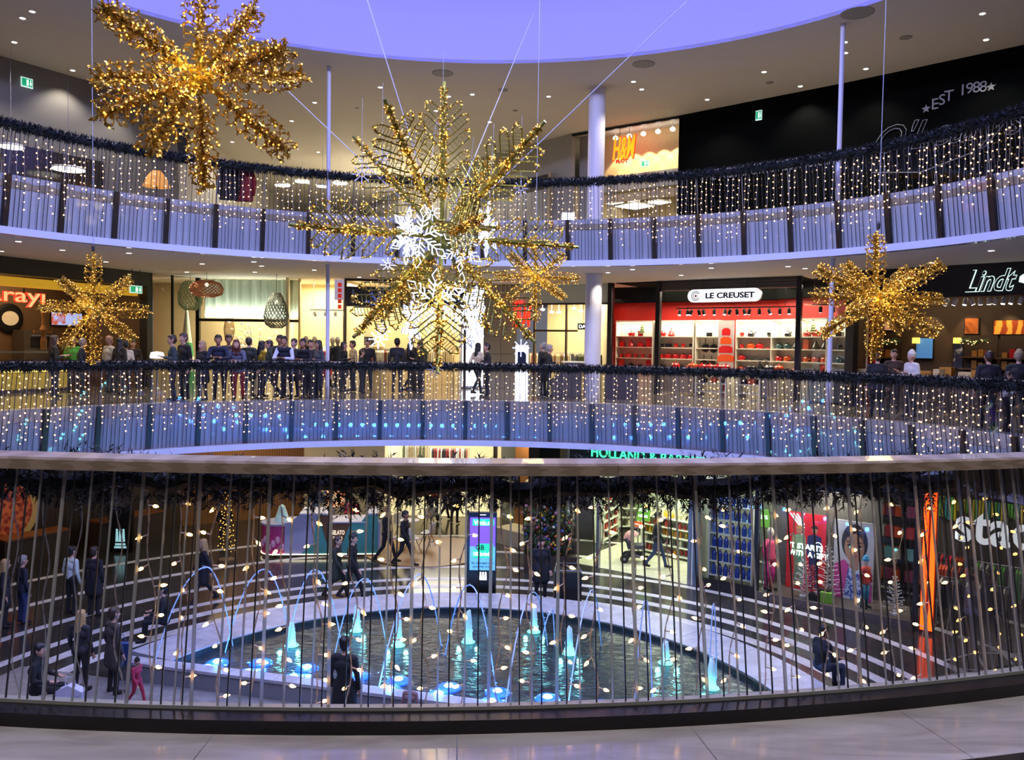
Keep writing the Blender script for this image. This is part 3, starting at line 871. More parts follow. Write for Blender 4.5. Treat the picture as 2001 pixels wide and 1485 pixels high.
# white rope-light snowflakes
M_led = mat('white_rope_light', 'dfe8ff', .4, emit=4, ecol='dbe6ff'); M_led_b = mat('blue_white_rope_light', 'b9c6ff', .4, emit=3.2, ecol='a9b8ff')
M_frost = mat('frosted_plastic', 'b7b9d8', .4); M_darkstar = mat('unlit_star', '5b6288', .4)
def led_flake_mesh(r, m, name):
    mb = MB(); rg = random.Random(4)
    for k in range(6):
        a = PI / 3 * k + PI / 6 * 0; o = V((math.cos(a + PI / 2), 0, math.sin(a + PI / 2))); s = V((-o.z, 0, o.x)); t = r * .017
        mb.tube([o * r * .1, o * r * .62], t, 5)
        mb.tube([o * r * .6, o * r * .78 + s * r * .12, o * r, o * r * .78 - s * r * .12], t, 5, closed=True)
        for sg in (-1, 1):
            q = (o * .62 + s * sg * .78).normalized()
            for f, ln in ((.3, .22), (.45, .26)):
                mb.tube([o * r * f, o * r * f + q * r * ln], t, 5)
                mb.tube([o * r * f + q * r * ln * .55 - s * 0, o * r * f + q * r * ln + o * r * .04], t * .8, 4)
        o2 = V((math.cos(a + PI / 2 + PI / 6), 0, math.sin(a + PI / 2 + PI / 6)))
        mb.tube([o * r * .16, o2 * r * .36, o * r * .16 + (o2 - o) * 0 + o2 * r * .05], t * .8, 4)
    return mb.mesh(name, m)
led_me = led_flake_mesh(.42, M_led, 'rope_light')
frame_me = led_flake_mesh(.415, M_frost, 'frame')
led_list = [(797, 462, 11.6, 1.15, 1.0, 'edge-on'), (822, 462, 11.3, .2, 1.05, 'face-on beside the hub of'), (903, 484, 11.6, -.3, .82, 'tilted, low beside the hub of'), (953, 448, 12.3, 1.2, 1.0, 'turned edge-on, beyond the hub of'),
            (845, 588, 11.4, 0.1, 1.08, 'broad, below the hub of'), (895, 592, 11.7, -.15, 1.05, 'second broad one below the hub of'), (928, 620, 11.9, 1.25, 1.1, 'turned edge-on, low under'), (806, 630, 11.9, 1.3, .95, 'narrow edge-on, low under')]
for px, py, Y, rz, sc, w in led_list:
    p = at_y(px, py, Y)
    t = thing('light_snowflake', f'white glowing rope-light snowflake, {w} the giant gold snowflake' if 'of' in w or 'under' in w else 'white glowing rope-light snowflake hanging edge-on before a broad white one', 'light ornament', p)
    t.rotation_euler = (0, .12 * sc, rz)
    inst('rope_light', led_me, t, (0, 0, 0), None, sc); inst('frame', frame_me, t, (0, .02, 0), None, sc)
    MB().tube([(0, 0, .42 * sc), (0, 0, .42 * sc + 1.2)], .003, 4).build('thread', M_cable, t, world=False)
def star_mesh(r, m, name):
    mb = MB()
    for k in range(8):
        a = PI / 4 * k; o = V((math.cos(a), 0, math.sin(a)))
        mb.tube([o * r * .25, o * r], [r * .05, r * .07], 5)
        mb.ball(o * r, r * .09, 6, 4)
    mb.tube([V((math.cos(PI / 4 * k), 0, math.sin(PI / 4 * k))) * r * .3 for k in range(8)], r * .05, 5, closed=True)
    return mb.mesh(name, m)
st_lit = star_mesh(.1, M_led_b, 'star'); st_dull = star_mesh(.12, M_frost, 'star'); st_dark = star_mesh(.13, M_darkstar, 'star')
for px, py, Y, me, sc, w in ((845, 416, 11.5, st_lit, 1.0, 'lit, just above the giant hub'), (758, 518, 11.8, st_lit, 1.0, 'lit, under the gallery lip by the navy sign'), (739, 663, 11.9, st_lit, 1.3, 'lit, low in front of the clothing shop'),
                             (748, 647, 12.4, st_lit, 1.1, 'lit, behind another star before the clothing shop'), (1018, 680, 12.2, st_lit, 1.2, 'lit, before the white info screen'), (910, 666, 12.0, st_dark, 1.0, 'dark, before the white display'),
                             (747, 308, 12.3, st_dull, 1.1, 'unlit, among the top gold arms'), (707, 341, 12.0, st_dull, 1.1, 'unlit, on the upper garland'), (1018, 368, 12.4, st_dull, .9, 'unlit, below the upper garland'),
                             (865, 252, 12.2, st_dull, .9, 'unlit, beside the top gold arm'), (640, 455, 11.8, st_dull, 1.1, 'unlit, beside the long level gold arm'), (850, 722, 12.0, st_dull, .9, 'unlit, under the lowest gold arm')):
    p = at_y(px, py, Y)
    t = thing('star_ornament', f'small eight-pointed star ornament, {w}', 'star ornament', p)
    inst('star', me, t, (0, 0, 0), (0, 0, .2), sc)
    MB().tube([(0, 0, .1), (0, 0, 1.1)], .0025, 4).build('thread', M_cable, t, world=False)
# ------------------------------------------------------------------ shops of the middle gallery
def S(name, label, cat, loc): 
    o = thing(name, label, cat, loc); o['kind'] = 'structure'; return o
def back_room(name, pl, depth, z0, z1, m, label, u0=0.0, u1=None, sides=True, sm=None):
    u1 = pl.len if u1 is None else u1
    t = S(name, label, 'wall', pl.w((u0 + u1) / 2, z0, -depth))
    MB(pl.M).box(u0, u1, z0, z1, -depth - .15, -depth).build('back_panel', m, t)
    if sides:
        MB(pl.M).box(u0 - .1, u0, z0, z1, -depth, -.02).build('side_panel', sm or m, t)
        MB(pl.M).box(u1, u1 + .1, z0, z1, -depth, -.02).build('side_panel', sm or m, t)
    return t
def shopfront(name, label, pl, z0, z1, us, fm, fw=.05, header=None, hm=None, glassed=True, top=None):
    """frame of uprights at us with panes between them"""
    t = S(name, label, 'shop front', pl.w(pl.len / 2, z0, 0))
    for u in us:
        MB(pl.M).box(u - fw / 2, u + fw / 2, z0, z1, -.06, .03).build('mullion', fm, t)
    if header:
        MB(pl.M).box(us[0], us[-1], header, z1, -.05, .02).build('header', hm or fm, t)
    if top: MB(pl.M).box(us[0], us[-1], top, top + .06, -.05, .02).build('transom', fm, t)
    if glassed:
        hi = header or z1
        for a, b in zip(us[:-1], us[1:]):
            MB(pl.M).quad((a + fw / 2, z0, -.01), (b - fw / 2, z0, -.01), (b - fw / 2, hi, -.01), (a + fw / 2, hi, -.01)).build('pane', M_pane, t)
    return t
def area_in(pl, u, z, n, power, color, su, sn, name='shop_lamp'):
    p = pl.w(u, z, n); o = add_light(name, 'AREA', p, power, color, su, sn)
    o.rotation_euler = Euler((0, 0, math.atan2(pl.u.y, pl.u.x))).to_matrix().to_euler(); return o
WARM, WHITE = (1, .82, .55), (1, .95, .84)
ZC = Z_MIDCEIL
M_red = mat('sign_red', 'ff2a18', .4, emit=2.6, ecol='ff2412'); M_redcore = mat('sign_red_core', 'ff8a66', .4, emit=3.0, ecol='ff7a50')
M_wt = mat('sign_white', 'ffffff', .4, emit=3.0, ecol='f4f8ff'); M_navy_t = mat('navy_print', '141a3e', .5)
M_green_sign = mat('exit_green', '19a878', .4, emit=.9, ecol='16a070'); M_paper = mat('sign_pictogram', 'e8fff6', .4, emit=1.4, ecol='e8fff6')
M_screenblue = mat('screen_blue', 'a9b8f0', .4, emit=1.0, ecol='9fb0ee'); M_yellow = mat('yellow_lit_band', 'd9a92c', .5, emit=.55, ecol='e0a828', noise=(2, .2))
M_brown = mat('brown_wall', '6a5236', .6, noise=(2, .08)); M_brownd = mat('dark_brown', '3a2b1e', .6, noise=(4, .1)); M_dark = mat('dark_panel', '171516', .5)
M_beige = mat('beige_wall', 'cdb78e', .7, noise=(1, .05)); M_cream = mat('cream_wall', 'e2d5b2', .7, noise=(1, .04)); M_sage = mat('sage_white', 'cdd6c4', .7, noise=(1, .03))
M_black_metal = mat('black_metal', '141315', .4, .3)

# bakery -----------------------------------------------------------------
WA = Plane((-15.7, 21.8), (-12.84, 29.1)); BA = Plane((-15.7, 21.8), (-12.84, 29.1), -3.2)
back_room('wall_bakery', WA, 3.2, 0, ZC, M_brown, 'brown back wall of the bakery', -2.5, WA.len)
t = S('trim_bakery', 'black fascia over the bakery opening', 'fascia', WA.w(3, 3.3, 0))
MB(WA.M).box(-2.5, WA.len, 3.55, ZC, -.3, .02).build('fascia_panel', M_dark, t)
MB(WA.M).box(WA.len - .22, WA.len, 0, 3.55, -.3, .05).build('pillar', M_dark, t)
MB(WA.M).box(-2.5, WA.len - .25, 3.22, 3.5, -.5, -.34).build('lit_band', M_yellow, t)
area_in(WA, 3, 3.9, -1.7, 150, (1, .72, .4), 5, 2)
def sign(name, label, loc): return thing(name, label, 'sign', loc)
def red_sign(pl, lines, label, n):
    u, z = pl.uz(lines[0][1], lines[0][2])
    t = sign('shop_sign', label, pl.w(u, z, n))
    for body, px, py, h, w in lines:
        u, z = pl.uz(px, py)
        text_on(pl, body, u, z, n, h, M_red, t, width=w, bold=.035)
        text_on(pl, body, u, z, n + .03, h * .93, M_redcore, t, width=w * .97, name='lettering_core')
    return t, u, z
FA = Plane((-15.7, 21.8), (-12.84, 29.1), -.9)
t, u, z = red_sign(FA, [('sarayı', 22, 584, .46, 2.3)], 'red glowing letters hanging in the bakery opening', .0)
MB(FA.M).box(u + .4, u + .44, z + .2, ZC, -.01, .02).build('hanger', M_black_metal, t)
red_sign(BA, [('sarayı', 252, 646, .3, 1.3), ('simit', 253, 634, .26, .95)], 'small two-line red glowing sign on the bakery back wall', .08)
# round emblem, screen, oven, counter
u, z = BA.uz(16, 622); t = thing('disc_plate', 'round black plate with a pale emblem on the bakery wall', 'wall plate', BA.w(u, z, 0))
rp = Matrix((BA.u, V((0, 0, 1)), BA.n)).transposed()
MB().lathe([(.5, 0), (.5, .06), (.42, .08)], BA.w(u, z, 0.01), 28, rot=rp).build('plate', M_black_metal, t)
MB().lathe([(.3, .085), (.3, .1)], BA.w(u, z, 0.01), 24, rot=rp, sx=1.0, sy=.8).build('emblem', mat('emblem_cream', 'd8c8a0', .5, emit=.25), t)
u0, u1, z0, z1 = BA.rect(96, 610, 158, 637); t = thing('menu_screen', 'pale blue menu screen high on the bakery wall', 'screen', BA.w((u0 + u1) / 2, z0, .05))
MB(BA.M).box(u0, u1, z0, z1, .03, .08).build('casing', M_dark, t); MB(BA.M).box(u0 + .03, u1 - .03, z0 + .03, z1 - .03, .08, .09).build('display', pattern('menu_print', 'noise', 'b4573f', 'a9b8f0', 3, emit=.9, thr=(.4, .48)), t)
u0, u1, z0, z1 = BA.rect(22, 645, 85, 690); t = thing('bread_oven', 'grey baker oven with dark glass window behind the counter', 'oven', BA.w((u0 + u1) / 2, 0, .3))
MB(BA.M).box(u0, u1, 0, z1, .05, .6).build('body', mat('oven_grey', '5f5347', .4, .4), t); MB(BA.M).box(u0 + .25, u1 - .2, z0 + .2, z1 - .25, .6, .62).build('oven_window', M_black_metal, t)
MB(BA.M).box(u0 + .25, u1 - .2, z1 - .2, z1 - .16, .6, .66).build('handle', M_steel, t)
CA = Plane((-15.7, 21.8), (-12.84, 29.1), -.6)
u0, u1, _, _ = CA.rect(-60, 700, 140, 760)
t = thing('bakery_counter', 'glass-topped bakery counter with a lit yellow front', 'counter', CA.w((u0 + u1) / 2, 0, -.5))
MB(CA.M).box(u0, u1, 0, .78, -.9, -.02).build('base', M_brownd, t)
MB(CA.M).box(u0, u1, .1, .6, -.02, .0).build('front_panel', mat('counter_yellow', 'b39a3c', .5, emit=.25, ecol='c9a83a', noise=(3, .2)), t)
MB(CA.M).box(u0, u1, .62, .7, -.01, .02).build('light_strip', mat('yellow_strip', 'ffe27a', .5, emit=1.6, ecol='ffd860'), t)
MB(CA.M).box(u0, u1, 1.28, 1.31, -.7, -.02).build('glass_top', M_pane, t)
MB(CA.M).quad((u0, .78, -.02), (u1, .78, -.02), (u1, 1.28, -.02), (u0, 1.28, -.02)).build('glass_front', M_pane, t)
MB(CA.M).box(u0, u1, 1.2, 1.27, -.75, -.68).build('shelf', M_steel, t)
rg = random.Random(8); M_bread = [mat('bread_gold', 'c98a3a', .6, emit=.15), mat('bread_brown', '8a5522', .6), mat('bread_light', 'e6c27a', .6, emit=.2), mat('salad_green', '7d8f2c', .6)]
for i in range(26):
    u = u0 + .2 + (u1 - u0 - .4) * (i + rg.random() * .6) / 26
    o = MB(CA.M).ball((u, .84, -.3 - .12 * (i % 3)), (.12, .06, .09), 8, 5).build('bread_roll', M_bread[i % 4], smooth=True)
    tag(o, ['golden bread roll in the bakery counter', 'brown bread roll in the bakery counter', 'pale bread roll in the bakery counter', 'green filled roll in the bakery counter'][i % 4], 'bread', 'bread in the bakery counter')
# pepper mill tower ornament with lamp on the counter
u, z = CA.uz(103, 640); t = thing('grinder', 'tall wooden grinder standing on the bakery counter', 'grinder', CA.w(u, 1.31, -.4))
MB().lathe([(.09, 1.31), (.1, 1.6), (.06, 1.75), (.12, 1.95), (.06, 2.1), (.05, 2.35), (.08, 2.5), (.0, 2.55)], CA.w(u, 0, -.4), 12).build('body', mat('grinder_wood', '9a6a30', .45), t)
MB(CA.M).box(u - .35, u + .3, 1.85, 1.93, -.44, -.36).build('crank', mat('grinder_wood', '9a6a30'), t)
def exit_sign(pl, rect, n, label, hang=None):
    u0, u1, z0, z1 = pl.rect(*rect)
    t = thing('exit_sign', label, 'exit sign', pl.w((u0 + u1) / 2, z0, n))
    MB(pl.M).box(u0, u1, z0, z1, n - .03, n).build('case', mat('exit_case', 'd8f4ea', .4, emit=.8, ecol='d8f4ea'), t)
    w = u1 - u0; h = z1 - z0
    MB(pl.M).box(u0 + .06 * w, u1 - .06 * w, z0 + .12 * h, z1 - .1 * h, n, n + .008).build('face', M_green_sign, t)
    MB(pl.M).box(u0 + .45 * w, u0 + .62 * w, z0 + .2 * h, z1 - .2 * h, n + .008, n + .012).build('pictogram', M_paper, t)
    MB(pl.M).prism([(u0 + .7 * w, z0 + .5 * h), (u0 + .9 * w, z0 + .5 * h), (u0 + .8 * w, z0 + .2 * h)], .004, base=n + .008).build('arrow', M_paper, t)
    MB(pl.M).box(u0 + .77 * w, u0 + .83 * w, z0 + .5 * h, z1 - .2 * h, n + .008, n + .012).build('arrow_shaft', M_paper, t)
    if hang:
        for f in (.2, .8): MB(pl.M).box(u0 + f * w - .008, u0 + f * w + .008, z1, hang, n - .02, n - .005).build('hanger', M_black_metal, t)
    return t
exit_sign(Plane((-15.7, 21.8), (-12.84, 29.1), .6), (254, 558, 278, 573), 0, 'green exit sign with an arrow hanging by the bakery pillar', ZC)
exit_sign(UWL, (38, 153, 61, 172), .1, 'green exit sign on the taupe upper wall')
exit_sign(UB1, (1479, 217, 1491, 236), .1, 'small green exit sign on the black restaurant wall')

# lamp shop --------------------------------------------------------------
WB1 = Plane((-12.84, 29.1), (-11.9, 31.0)); WB2 = Plane((-11.9, 31.0), (-6.3, 30.6))
shopfront('window_1', 'slanted glass front of the lamp shop beside the bakery', WB1, 0, ZC, [0, .95, WB1.len], M_black_metal, .05)
t = S('wall_lampshop', 'pale lit back wall of the lamp shop', 'wall', (-10, 34, 0))
PB = Plane((-15, 34.2), (-6.3, 33.6))
MB(PB.M).box(0, PB.len, 0, ZC, -.15, 0).build('back_panel', M_beige, t)
um = WB2.uz(672, 640)[0]
MB(WB2.M).box(um - .05, um, 0, ZC, -3, -.05).build('side_panel', M_cream, t)
t = S('window_2', 'wide glass front of the lamp shop with a black upright', 'shop front', WB2.w(2.5, 0, 0))
ua, ub_, uc = WB2.uz(387, 640)[0], WB2.uz(585, 640)[0], um
MB(WB2.M).box(ua - .08, ua + .06, 0, ZC, -.1, .04).build('mullion', M_black_metal, t)
zt = WB2.uz(480, 626)[1]
MB(WB2.M).box(ua, ub_, zt - .05, zt + .05, -.1, .04).build('transom', M_black_metal, t)
MB(WB2.M).box(ub_ - .03, ub_ + .03, 0, ZC, -.1, .04).build('mullion', M_beige, t)
MB(WB2.M).quad((ua, 0, 0), (ub_, 0, 0), (ub_, ZC, 0), (ua, ZC, 0)).build('pane', M_pane, t)
MB(WB2.M).quad((ub_, 0, 0), (uc, 0, 0), (uc, ZC, 0), (ub_, ZC, 0)).build('pane', M_pane, t)
# pleated curtain behind the upper glass
mb = MB(WB2.M); n = 90; vs = []
for i in range(n + 1):
    u = ua + .1 + (ub_ - ua - .15) * i / n; d = -.35 + .07 * math.sin(i * .7) + .03 * math.sin(i * 1.9)
    vs += [(u, zt + .08, d), (u, ZC - .02, d * .9)]
mb._add(vs, [(2 * i, 2 * i + 2, 2 * i + 3, 2 * i + 1) for i in range(n)])
tag(mb.build('curtain', mat('sage_curtain', 'c9d4c2', .8, noise=(3, .05)), smooth=True), 'pleated pale green curtain in the upper lamp shop window', 'curtain')
for k, (uu, pw) in enumerate(((1.2, 260), (3.6, 260))): area_in(WB2, uu, 3.95, -1.4, pw * 1.15, (1, .9, .66), 2, 1.6)
add_light('curtain_lamp', 'AREA', WB2.w((ua + ub_) / 2, zt + .1, -.15), 70, (.95, 1, .85), ub_ - ua - .3, .1, aim=WB2.w((ua + ub_) / 2, zt + 2.5, -.6))
# woven pendant lamps
def woven(name, prof, c, m, label, nst=18, turns=.35, rad=.012):
    """basket lamp: two families of slanting strips over a body of revolution"""
    t = thing(name, label, 'pendant lamp', c); c = V(c)
    mb = MB(); n = 14
    def pr(f):
        x = f * (len(prof) - 1); i = min(int(x), len(prof) - 2); g = x - i
        return prof[i][0] + (prof[i + 1][0] - prof[i][0]) * g, prof[i][1] + (prof[i + 1][1] - prof[i][1]) * g
    for sg in (-1, 1):
        for k in range(nst):
            pts = []
            for j in range(n + 1):
                r, z = pr(j / n); a = 2 * PI * k / nst + sg * turns * 2 * PI * j / n
                pts.append(c + V((r * math.cos(a), r * math.sin(a), z)))
            mb.tube(pts, rad, 4)
    mb.build('shade', m, t)
    MB().ball(c + V((0, 0, prof[-1][1] * .75)), .06, 8, 6).build('bulb', mat('warm_lamp', 'fff0c8', .4, emit=7, ecol='ffe6b0'), t)
    MB().tube([c + V((0, 0, prof[-1][1])), V((c.x, c.y, ZC))], .008, 5).build('cord', M_black_metal, t)
    return t
def pend(px, py, Y): return at_y(px, py, Y)
M_wg = mat('grey_woven', '8d927f', .5); M_wo = mat('orange_woven', 'd08a5c', .5); M_wgr = mat('green_woven', '93a377', .5); M_wt2 = mat('tan_woven', 'b08a5c', .5)
w_pr = [(.14, 0), (.38, .14), (.4, .4), (.3, .85), (.16, 1.2)]
woven('woven_pendant', [(.18, 0), (.38, .14), (.42, .42), (.32, .85), (.15, 1.22)], pend(540, 641, 28.6), M_wg, 'big grey drop-shaped woven pendant lamp in front of the curtain', 20, .4, .016)
woven('woven_pendant', [(.25, 0), (.52, .1), (.55, .3), (.45, .48), (.2, .56)], pend(404, 580, 28.4), M_wo, 'flat orange woven pendant lamp near the ceiling', 24, .3, .014)
woven('woven_pendant', [(.2, 0), (.4, .2), (.42, .6), (.25, 1.0), (.12, 1.05)], pend(372, 606, 29.8), M_wgr, 'green woven pendant lamp behind the black upright', 20, .35, .014)
woven('woven_pendant', [(.1, 0), (.17, .15), (.2, .45), (.14, .9), (.1, 1.0)], pend(448, 666, 31.6), M_wt2, 'slim tan woven pendant lamp inside the lamp shop', 14, .35, .01)
# blossom branches
M_blossom = mat('white_blossom', 'fff6d8', .5, emit=.6, ecol='fff0c8'); M_branch = mat('brown_branch', '6b5233', .6)
c = WB2.w(*WB2.uz(480, 700)[:1], 0, -.9); t = thing('blossom_branch', 'vase of bare branches with glowing white blossoms in the lamp shop window', 'branches', (c.x, c.y, 0.0))
MB().lathe([(.1, 0), (.22, .2), (.26, .55), (.12, .9), (.14, 1.0)], (c.x, c.y, 0), 14).build('vase', mat('white_vase', 'e9e2d0', .4), t)
rg = random.Random(12); mbb = MB(); mbf = MB()
for k in range(16):
    a = rg.uniform(-1.9, 1.9); L = rg.uniform(.8, 1.7); p = V((c.x, c.y, .95)); pts = [p]
    d = V((math.sin(a) * .6, rg.uniform(-.25, .25), 1)).normalized()
    for j in range(5):
        d = (d + V((rg.uniform(-.3, .3) + .1 * a, rg.uniform(-.1, .1), 0))).normalized(); p = p + d * L / 5; pts.append(p)
        mbf.ball(p + V((rg.uniform(-.06, .06), rg.uniform(-.06, .06), rg.uniform(-.04, .04))), rg.uniform(.03, .06), 6, 4)
    mbb.tube(pts, [.02, .016, .012, .01, .008, .006], 5)
mbb.build('twigs', M_branch, t); b = mbf.build('blossoms', M_blossom, t, smooth=True); b['kind'] = 'stuff'
# green tree cone ornament
c = at_y(365, 680, 31.5); t = thing('cone_tree', 'white and green paper cone tree in the lamp shop', 'decoration', (c.x, c.y, 0))
MB().lathe([(.32, 0), (.2, 1.0), (.02, 2.6)], (c.x, c.y, .5), 16).build('cone', mat('paper_white', 'dfe6d0', .6), t); MB().lathe([(.3, 0), (.3, .5)], (c.x, c.y, 0), 16).build('base', mat('green_base', '3a9a62', .5), t)
MB().lathe([(.262, 1.1), (.2, 1.6)], (c.x, c.y, 0), 16).build('band', mat('green_base', '3a9a62'), t)
# white table lamp by the window edge
c = at_y(307, 697, 28.4); t = thing('table_lamp', 'low white lit table lamp at the slanted window', 'lamp', (c.x, c.y, 0))
MB().lathe([(.1, 0), (.04, .05), (.04, 1.05)], (c.x, c.y, 0), 10).build('stand', M_steel, t); MB().lathe([(.22, 1.05), (.24, 1.1), (.2, 1.25), (.05, 1.28)], (c.x, c.y, 0), 16).build('shade', mat('lamp_milk', 'ffffff', .5, emit=3, ecol='fff6e0'), t)

# clothing shop ----------------------------------------------------------
WC = Plane((-6.3, 30.6), (-1.75, 31.5))
back_room('wall_clothing', WC, 3.6, 0, ZC, M_beige, 'warm beige back wall of the clothing shop', -2.0, WC.len, True, M_cream)
area_in(WC, .2, 3.95, -1.8, 300, (1, .84, .58), 3.5, 2.6); area_in(WC, 3.2, 3.95, -1.8, 300, (1, .84, .58), 3, 2.6)
t = S('window_3', 'tall dark-framed glass portal of the clothing shop with a navy name panel', 'shop front', WC.w(2.3, 0, .4))
ul, ur = WC.uz(675, 640)[0], WC.uz(906, 640)[0]
for u in (ul, ur): MB(WC.M).box(u - .04, u + .04, 0, ZC, .3, .42).build('frame_upright', M_brownd, t)
MB(WC.M).box(ul, ur, ZC - .08, ZC, .3, .42).build('frame_top', M_brownd, t)
_, _, z0, z1 = WC.rect(680, 563, 900, 601)
MB(WC.M).box(ul, ur, z0, z1, -.1, .1).build('name_panel', mat('navy_panel', '0c1026', .18, noise=(2, .1)), t)
text_on(WC, '1', WC.uz(690, 582)[0], (z0 + z1) / 2, .11, .5, mat('dim_sign', '6a6f86', .5, emit=.12, ecol='8088a8'), t)
for a, b in ((ul, (ul * 2 + ur) / 3), ((ul * 2 + ur) / 3, (ul + ur * 2) / 3), ((ul + ur * 2) / 3, ur)):
    MB(WC.M).quad((a, 0, .36), (b, 0, .36), (b, z0, .36), (a, z0, .36)).build('pane', M_pane, t)
# painted blue snowflake reflection and red-and-white strip poster on the glass
u, z = WC.uz(742, 583); mb = MB(WC.M)
for k in range(5):
    a = PI * (k + .5) / 5
    mb.tube([(u, z - .3, .115), (u + .55 * math.cos(a), z - .3 + .6 * math.sin(a), .115)], .018, 4)
    for f in (.4, .65, .85):
        for sg in (-.5, .5):
            p = V((u + .55 * f * math.cos(a), z - .3 + .6 * f * math.sin(a), .115)); mb.tube([p, p + V((math.cos(a + sg) * .12, math.sin(a + sg) * .12, 0))], .012, 4)
tag(mb.build('snowflake_reflection', mat('painted_blue_reflection', '4a62c8', .4, emit=.7, ecol='4a62d8')), 'blue snowflake reflection painted on the navy name panel', 'painted reflection')
u0, u1, z0, z1 = WC.rect(654, 548, 672, 640); t = thing('banner', 'narrow white banner with red letters beside the clothing shop', 'banner', WC.w((u0 + u1) / 2, z0, .45))
MB(WC.M).box(u0, u1, z0 + 1.0, z1, .44, .46).build('cloth', mat('banner_white', 'd8d0ee', .6, emit=.35, ecol='d8d0f4'), t)
for k in range(5):
    zz = z1 - .12 - .2 * k; MB(WC.M).box(u0 + .12, u1 - .08, zz - .15, zz, .46, .47).build('letter', mat('banner_red', 'd83a2a', .5, emit=.5, ecol='e03020'), t)
# mannequin torsos, rails of clothes, shoe shelf
M_manq = mat('mannequin_cream', 'd9cdb4', .45); CLOTH = [mat('cloth_' + c, c, .8) for c in ('2a2826', '44403a', '6a6455', '8a2f30', '34405a', 'b5a88c', 'e2ddd0', '5a6a4a', '191a1e', '7a5a3a')]
def torso_prof(s=1.0): return [(.10, .78), (.17, .9), (.14, 1.12), (.18, 1.35), (.17, 1.45), (.05, 1.5), (.045, 1.56)]
def mannequin(p, top, bot, label, rz=0, sc=1.0):
    t = thing('mannequin', label, 'mannequin', p); t.rotation_euler = (0, 0, rz); t.scale = (sc,) * 3
    MB().lathe([(.2, 0), (.2, .02), (.02, .03)], n=14).build('base', M_steel, t, world=False)
    mb = MB(); mb.lathe([(.045, 1.46), (.05, 1.54), (.09, 1.62), (.095, 1.7), (.06, 1.79), (0, 1.81)], n=12, sy=1.1)
    mb.build('head', M_manq, t, smooth=True, world=False)
    mb = MB(); mb.lathe([(.15, .85), (.17, .95), (.13, 1.12), (.17, 1.33), (.15, 1.44), (.05, 1.49)], n=14, sx=1.15, sy=.8)
    for sg in (-1, 1): mb.tube([(sg * .18, 0, 1.42), (sg * .24, .02, 1.15), (sg * .25, -.06, .9)], [.06, .05, .035], 8)
    mb.build('top', top, t, smooth=True, world=False)
    mb = MB()
    for sg in (-1, 1): mb.tube([(sg * .08, 0, .92), (sg * .1, -.01, .5), (sg * .1, .02, .06)], [.1, .075, .055], 8)
    mb.build('trousers', bot, t, smooth=True, world=False)
    mb = MB()
    for sg in (-1, 1): mb.cbox((sg * .1, -.05, .05), (.085, .25, .08))
    mb.build('shoes', M_dark, t, world=False)
    for sg in (-1, 1): MB().ball((sg * .25, -.075, .84), (.03, .035, .06), 8, 5).build('hand', M_manq, t, world=False)
    return t
mq = [(598, 29.8, 0, 8, 'black top, by the first spotlights'), (615, 30.4, 6, 1, 'white top, beside the slim post'), (650, 30.6, 2, 8, 'olive jacket by the portal frame'), (660, 29.9, 8, 8, 'all black by the portal frame'),
      (806, 30.2, 1, 1, 'dark outfit beneath the rope lights'), (822, 30.6, 7, 1, 'green outfit deep in the clothing shop')]
for px, Y, a, b, w in mq: mannequin(floor_at(px, Y), CLOTH[a], CLOTH[b], f'shop mannequin in {w}', rng.uniform(-.5, .5), 1.06)
def rack(p, cols, label, W_=1.3, H_=1.5, rz=0.0, seed=0):
    t = thing('clothes_rack', label, 'clothes rack', p); t.rotation_euler = (0, 0, rz); rg = random.Random(seed)
    MB().tube([(-W_ / 2, 0, 0), (-W_ / 2, 0, H_), (W_ / 2, 0, H_), (W_ / 2, 0, 0)], .018, 6).build('rail', M_steel, t, world=False)
    for sg in (-1, 1): MB().box(sg * W_ / 2 - .02, sg * W_ / 2 + .02, -.25, .25, 0, .03).build('foot', M_steel, t, world=False)
    n = int(W_ / .08)
    for i in range(n):
        x = -W_ / 2 + .08 + i * (W_ - .12) / n; L = rg.uniform(.6, .95); m = CLOTH[cols[rg.randrange(len(cols))]]
        MB().prism([(-.04, H_ - .04), (.04, H_ - .04), (.2, H_ - .12), (.22, H_ - L), (-.22, H_ - L), (-.2, H_ - .12)], .045, 'x', x).build('garment', m, t, world=False)
    return t
rack(floor_at(690, 33.2), (0, 5, 6, 8), 'rack of black and cream clothes deep in the clothing shop', 1.6, 1.5, 0, 1)
rack(floor_at(738, 32.4), (3, 5, 6), 'rack of red and cream clothes in the clothing shop', 1.2, 1.45, .2, 2)
rack(floor_at(782, 33.6), (0, 1, 8), 'rack of dark clothes in the clothing shop', 1.4, 1.5, -.2, 3)
rack(floor_at(605, 32.6), (0, 2, 6, 4), 'rack of mixed clothes behind the mannequins', 1.6, 1.5, .1, 4)
rack(floor_at(850, 33.4), (5, 6, 2), 'rack of pale clothes behind the rope lights', 1.5, 1.5, .05, 5)
p = WC.w(*WC.uz(693, 660)[:1], 0, -2.8)
t = thing('display_shelf', 'white wall shelf with a dark handbag in the clothing shop', 'shelf', p)
MB(WC.M).box(.2, 1.6, 1.55, 1.6, -3.55, -3.1).build('board', M_cream, t); MB(WC.M).box(.2, 1.6, 1.1, 1.15, -3.55, -3.1).build('board', M_cream, t)
MB(WC.M).box(.3, .36, .0, 1.6, -3.55, -3.45).build('upright', M_cream, t); MB(WC.M).box(1.45, 1.5, 0, 1.6, -3.55, -3.45).build('upright', M_cream, t)
o = MB(WC.M).prism([(.5, 1.61), (1.25, 1.61), (1.15, 1.95), (.6, 1.95)], .25, base=-3.5).build('handbag', M_dark); tag(o, 'dark handbag on the white shelf of the clothing shop', 'handbag')
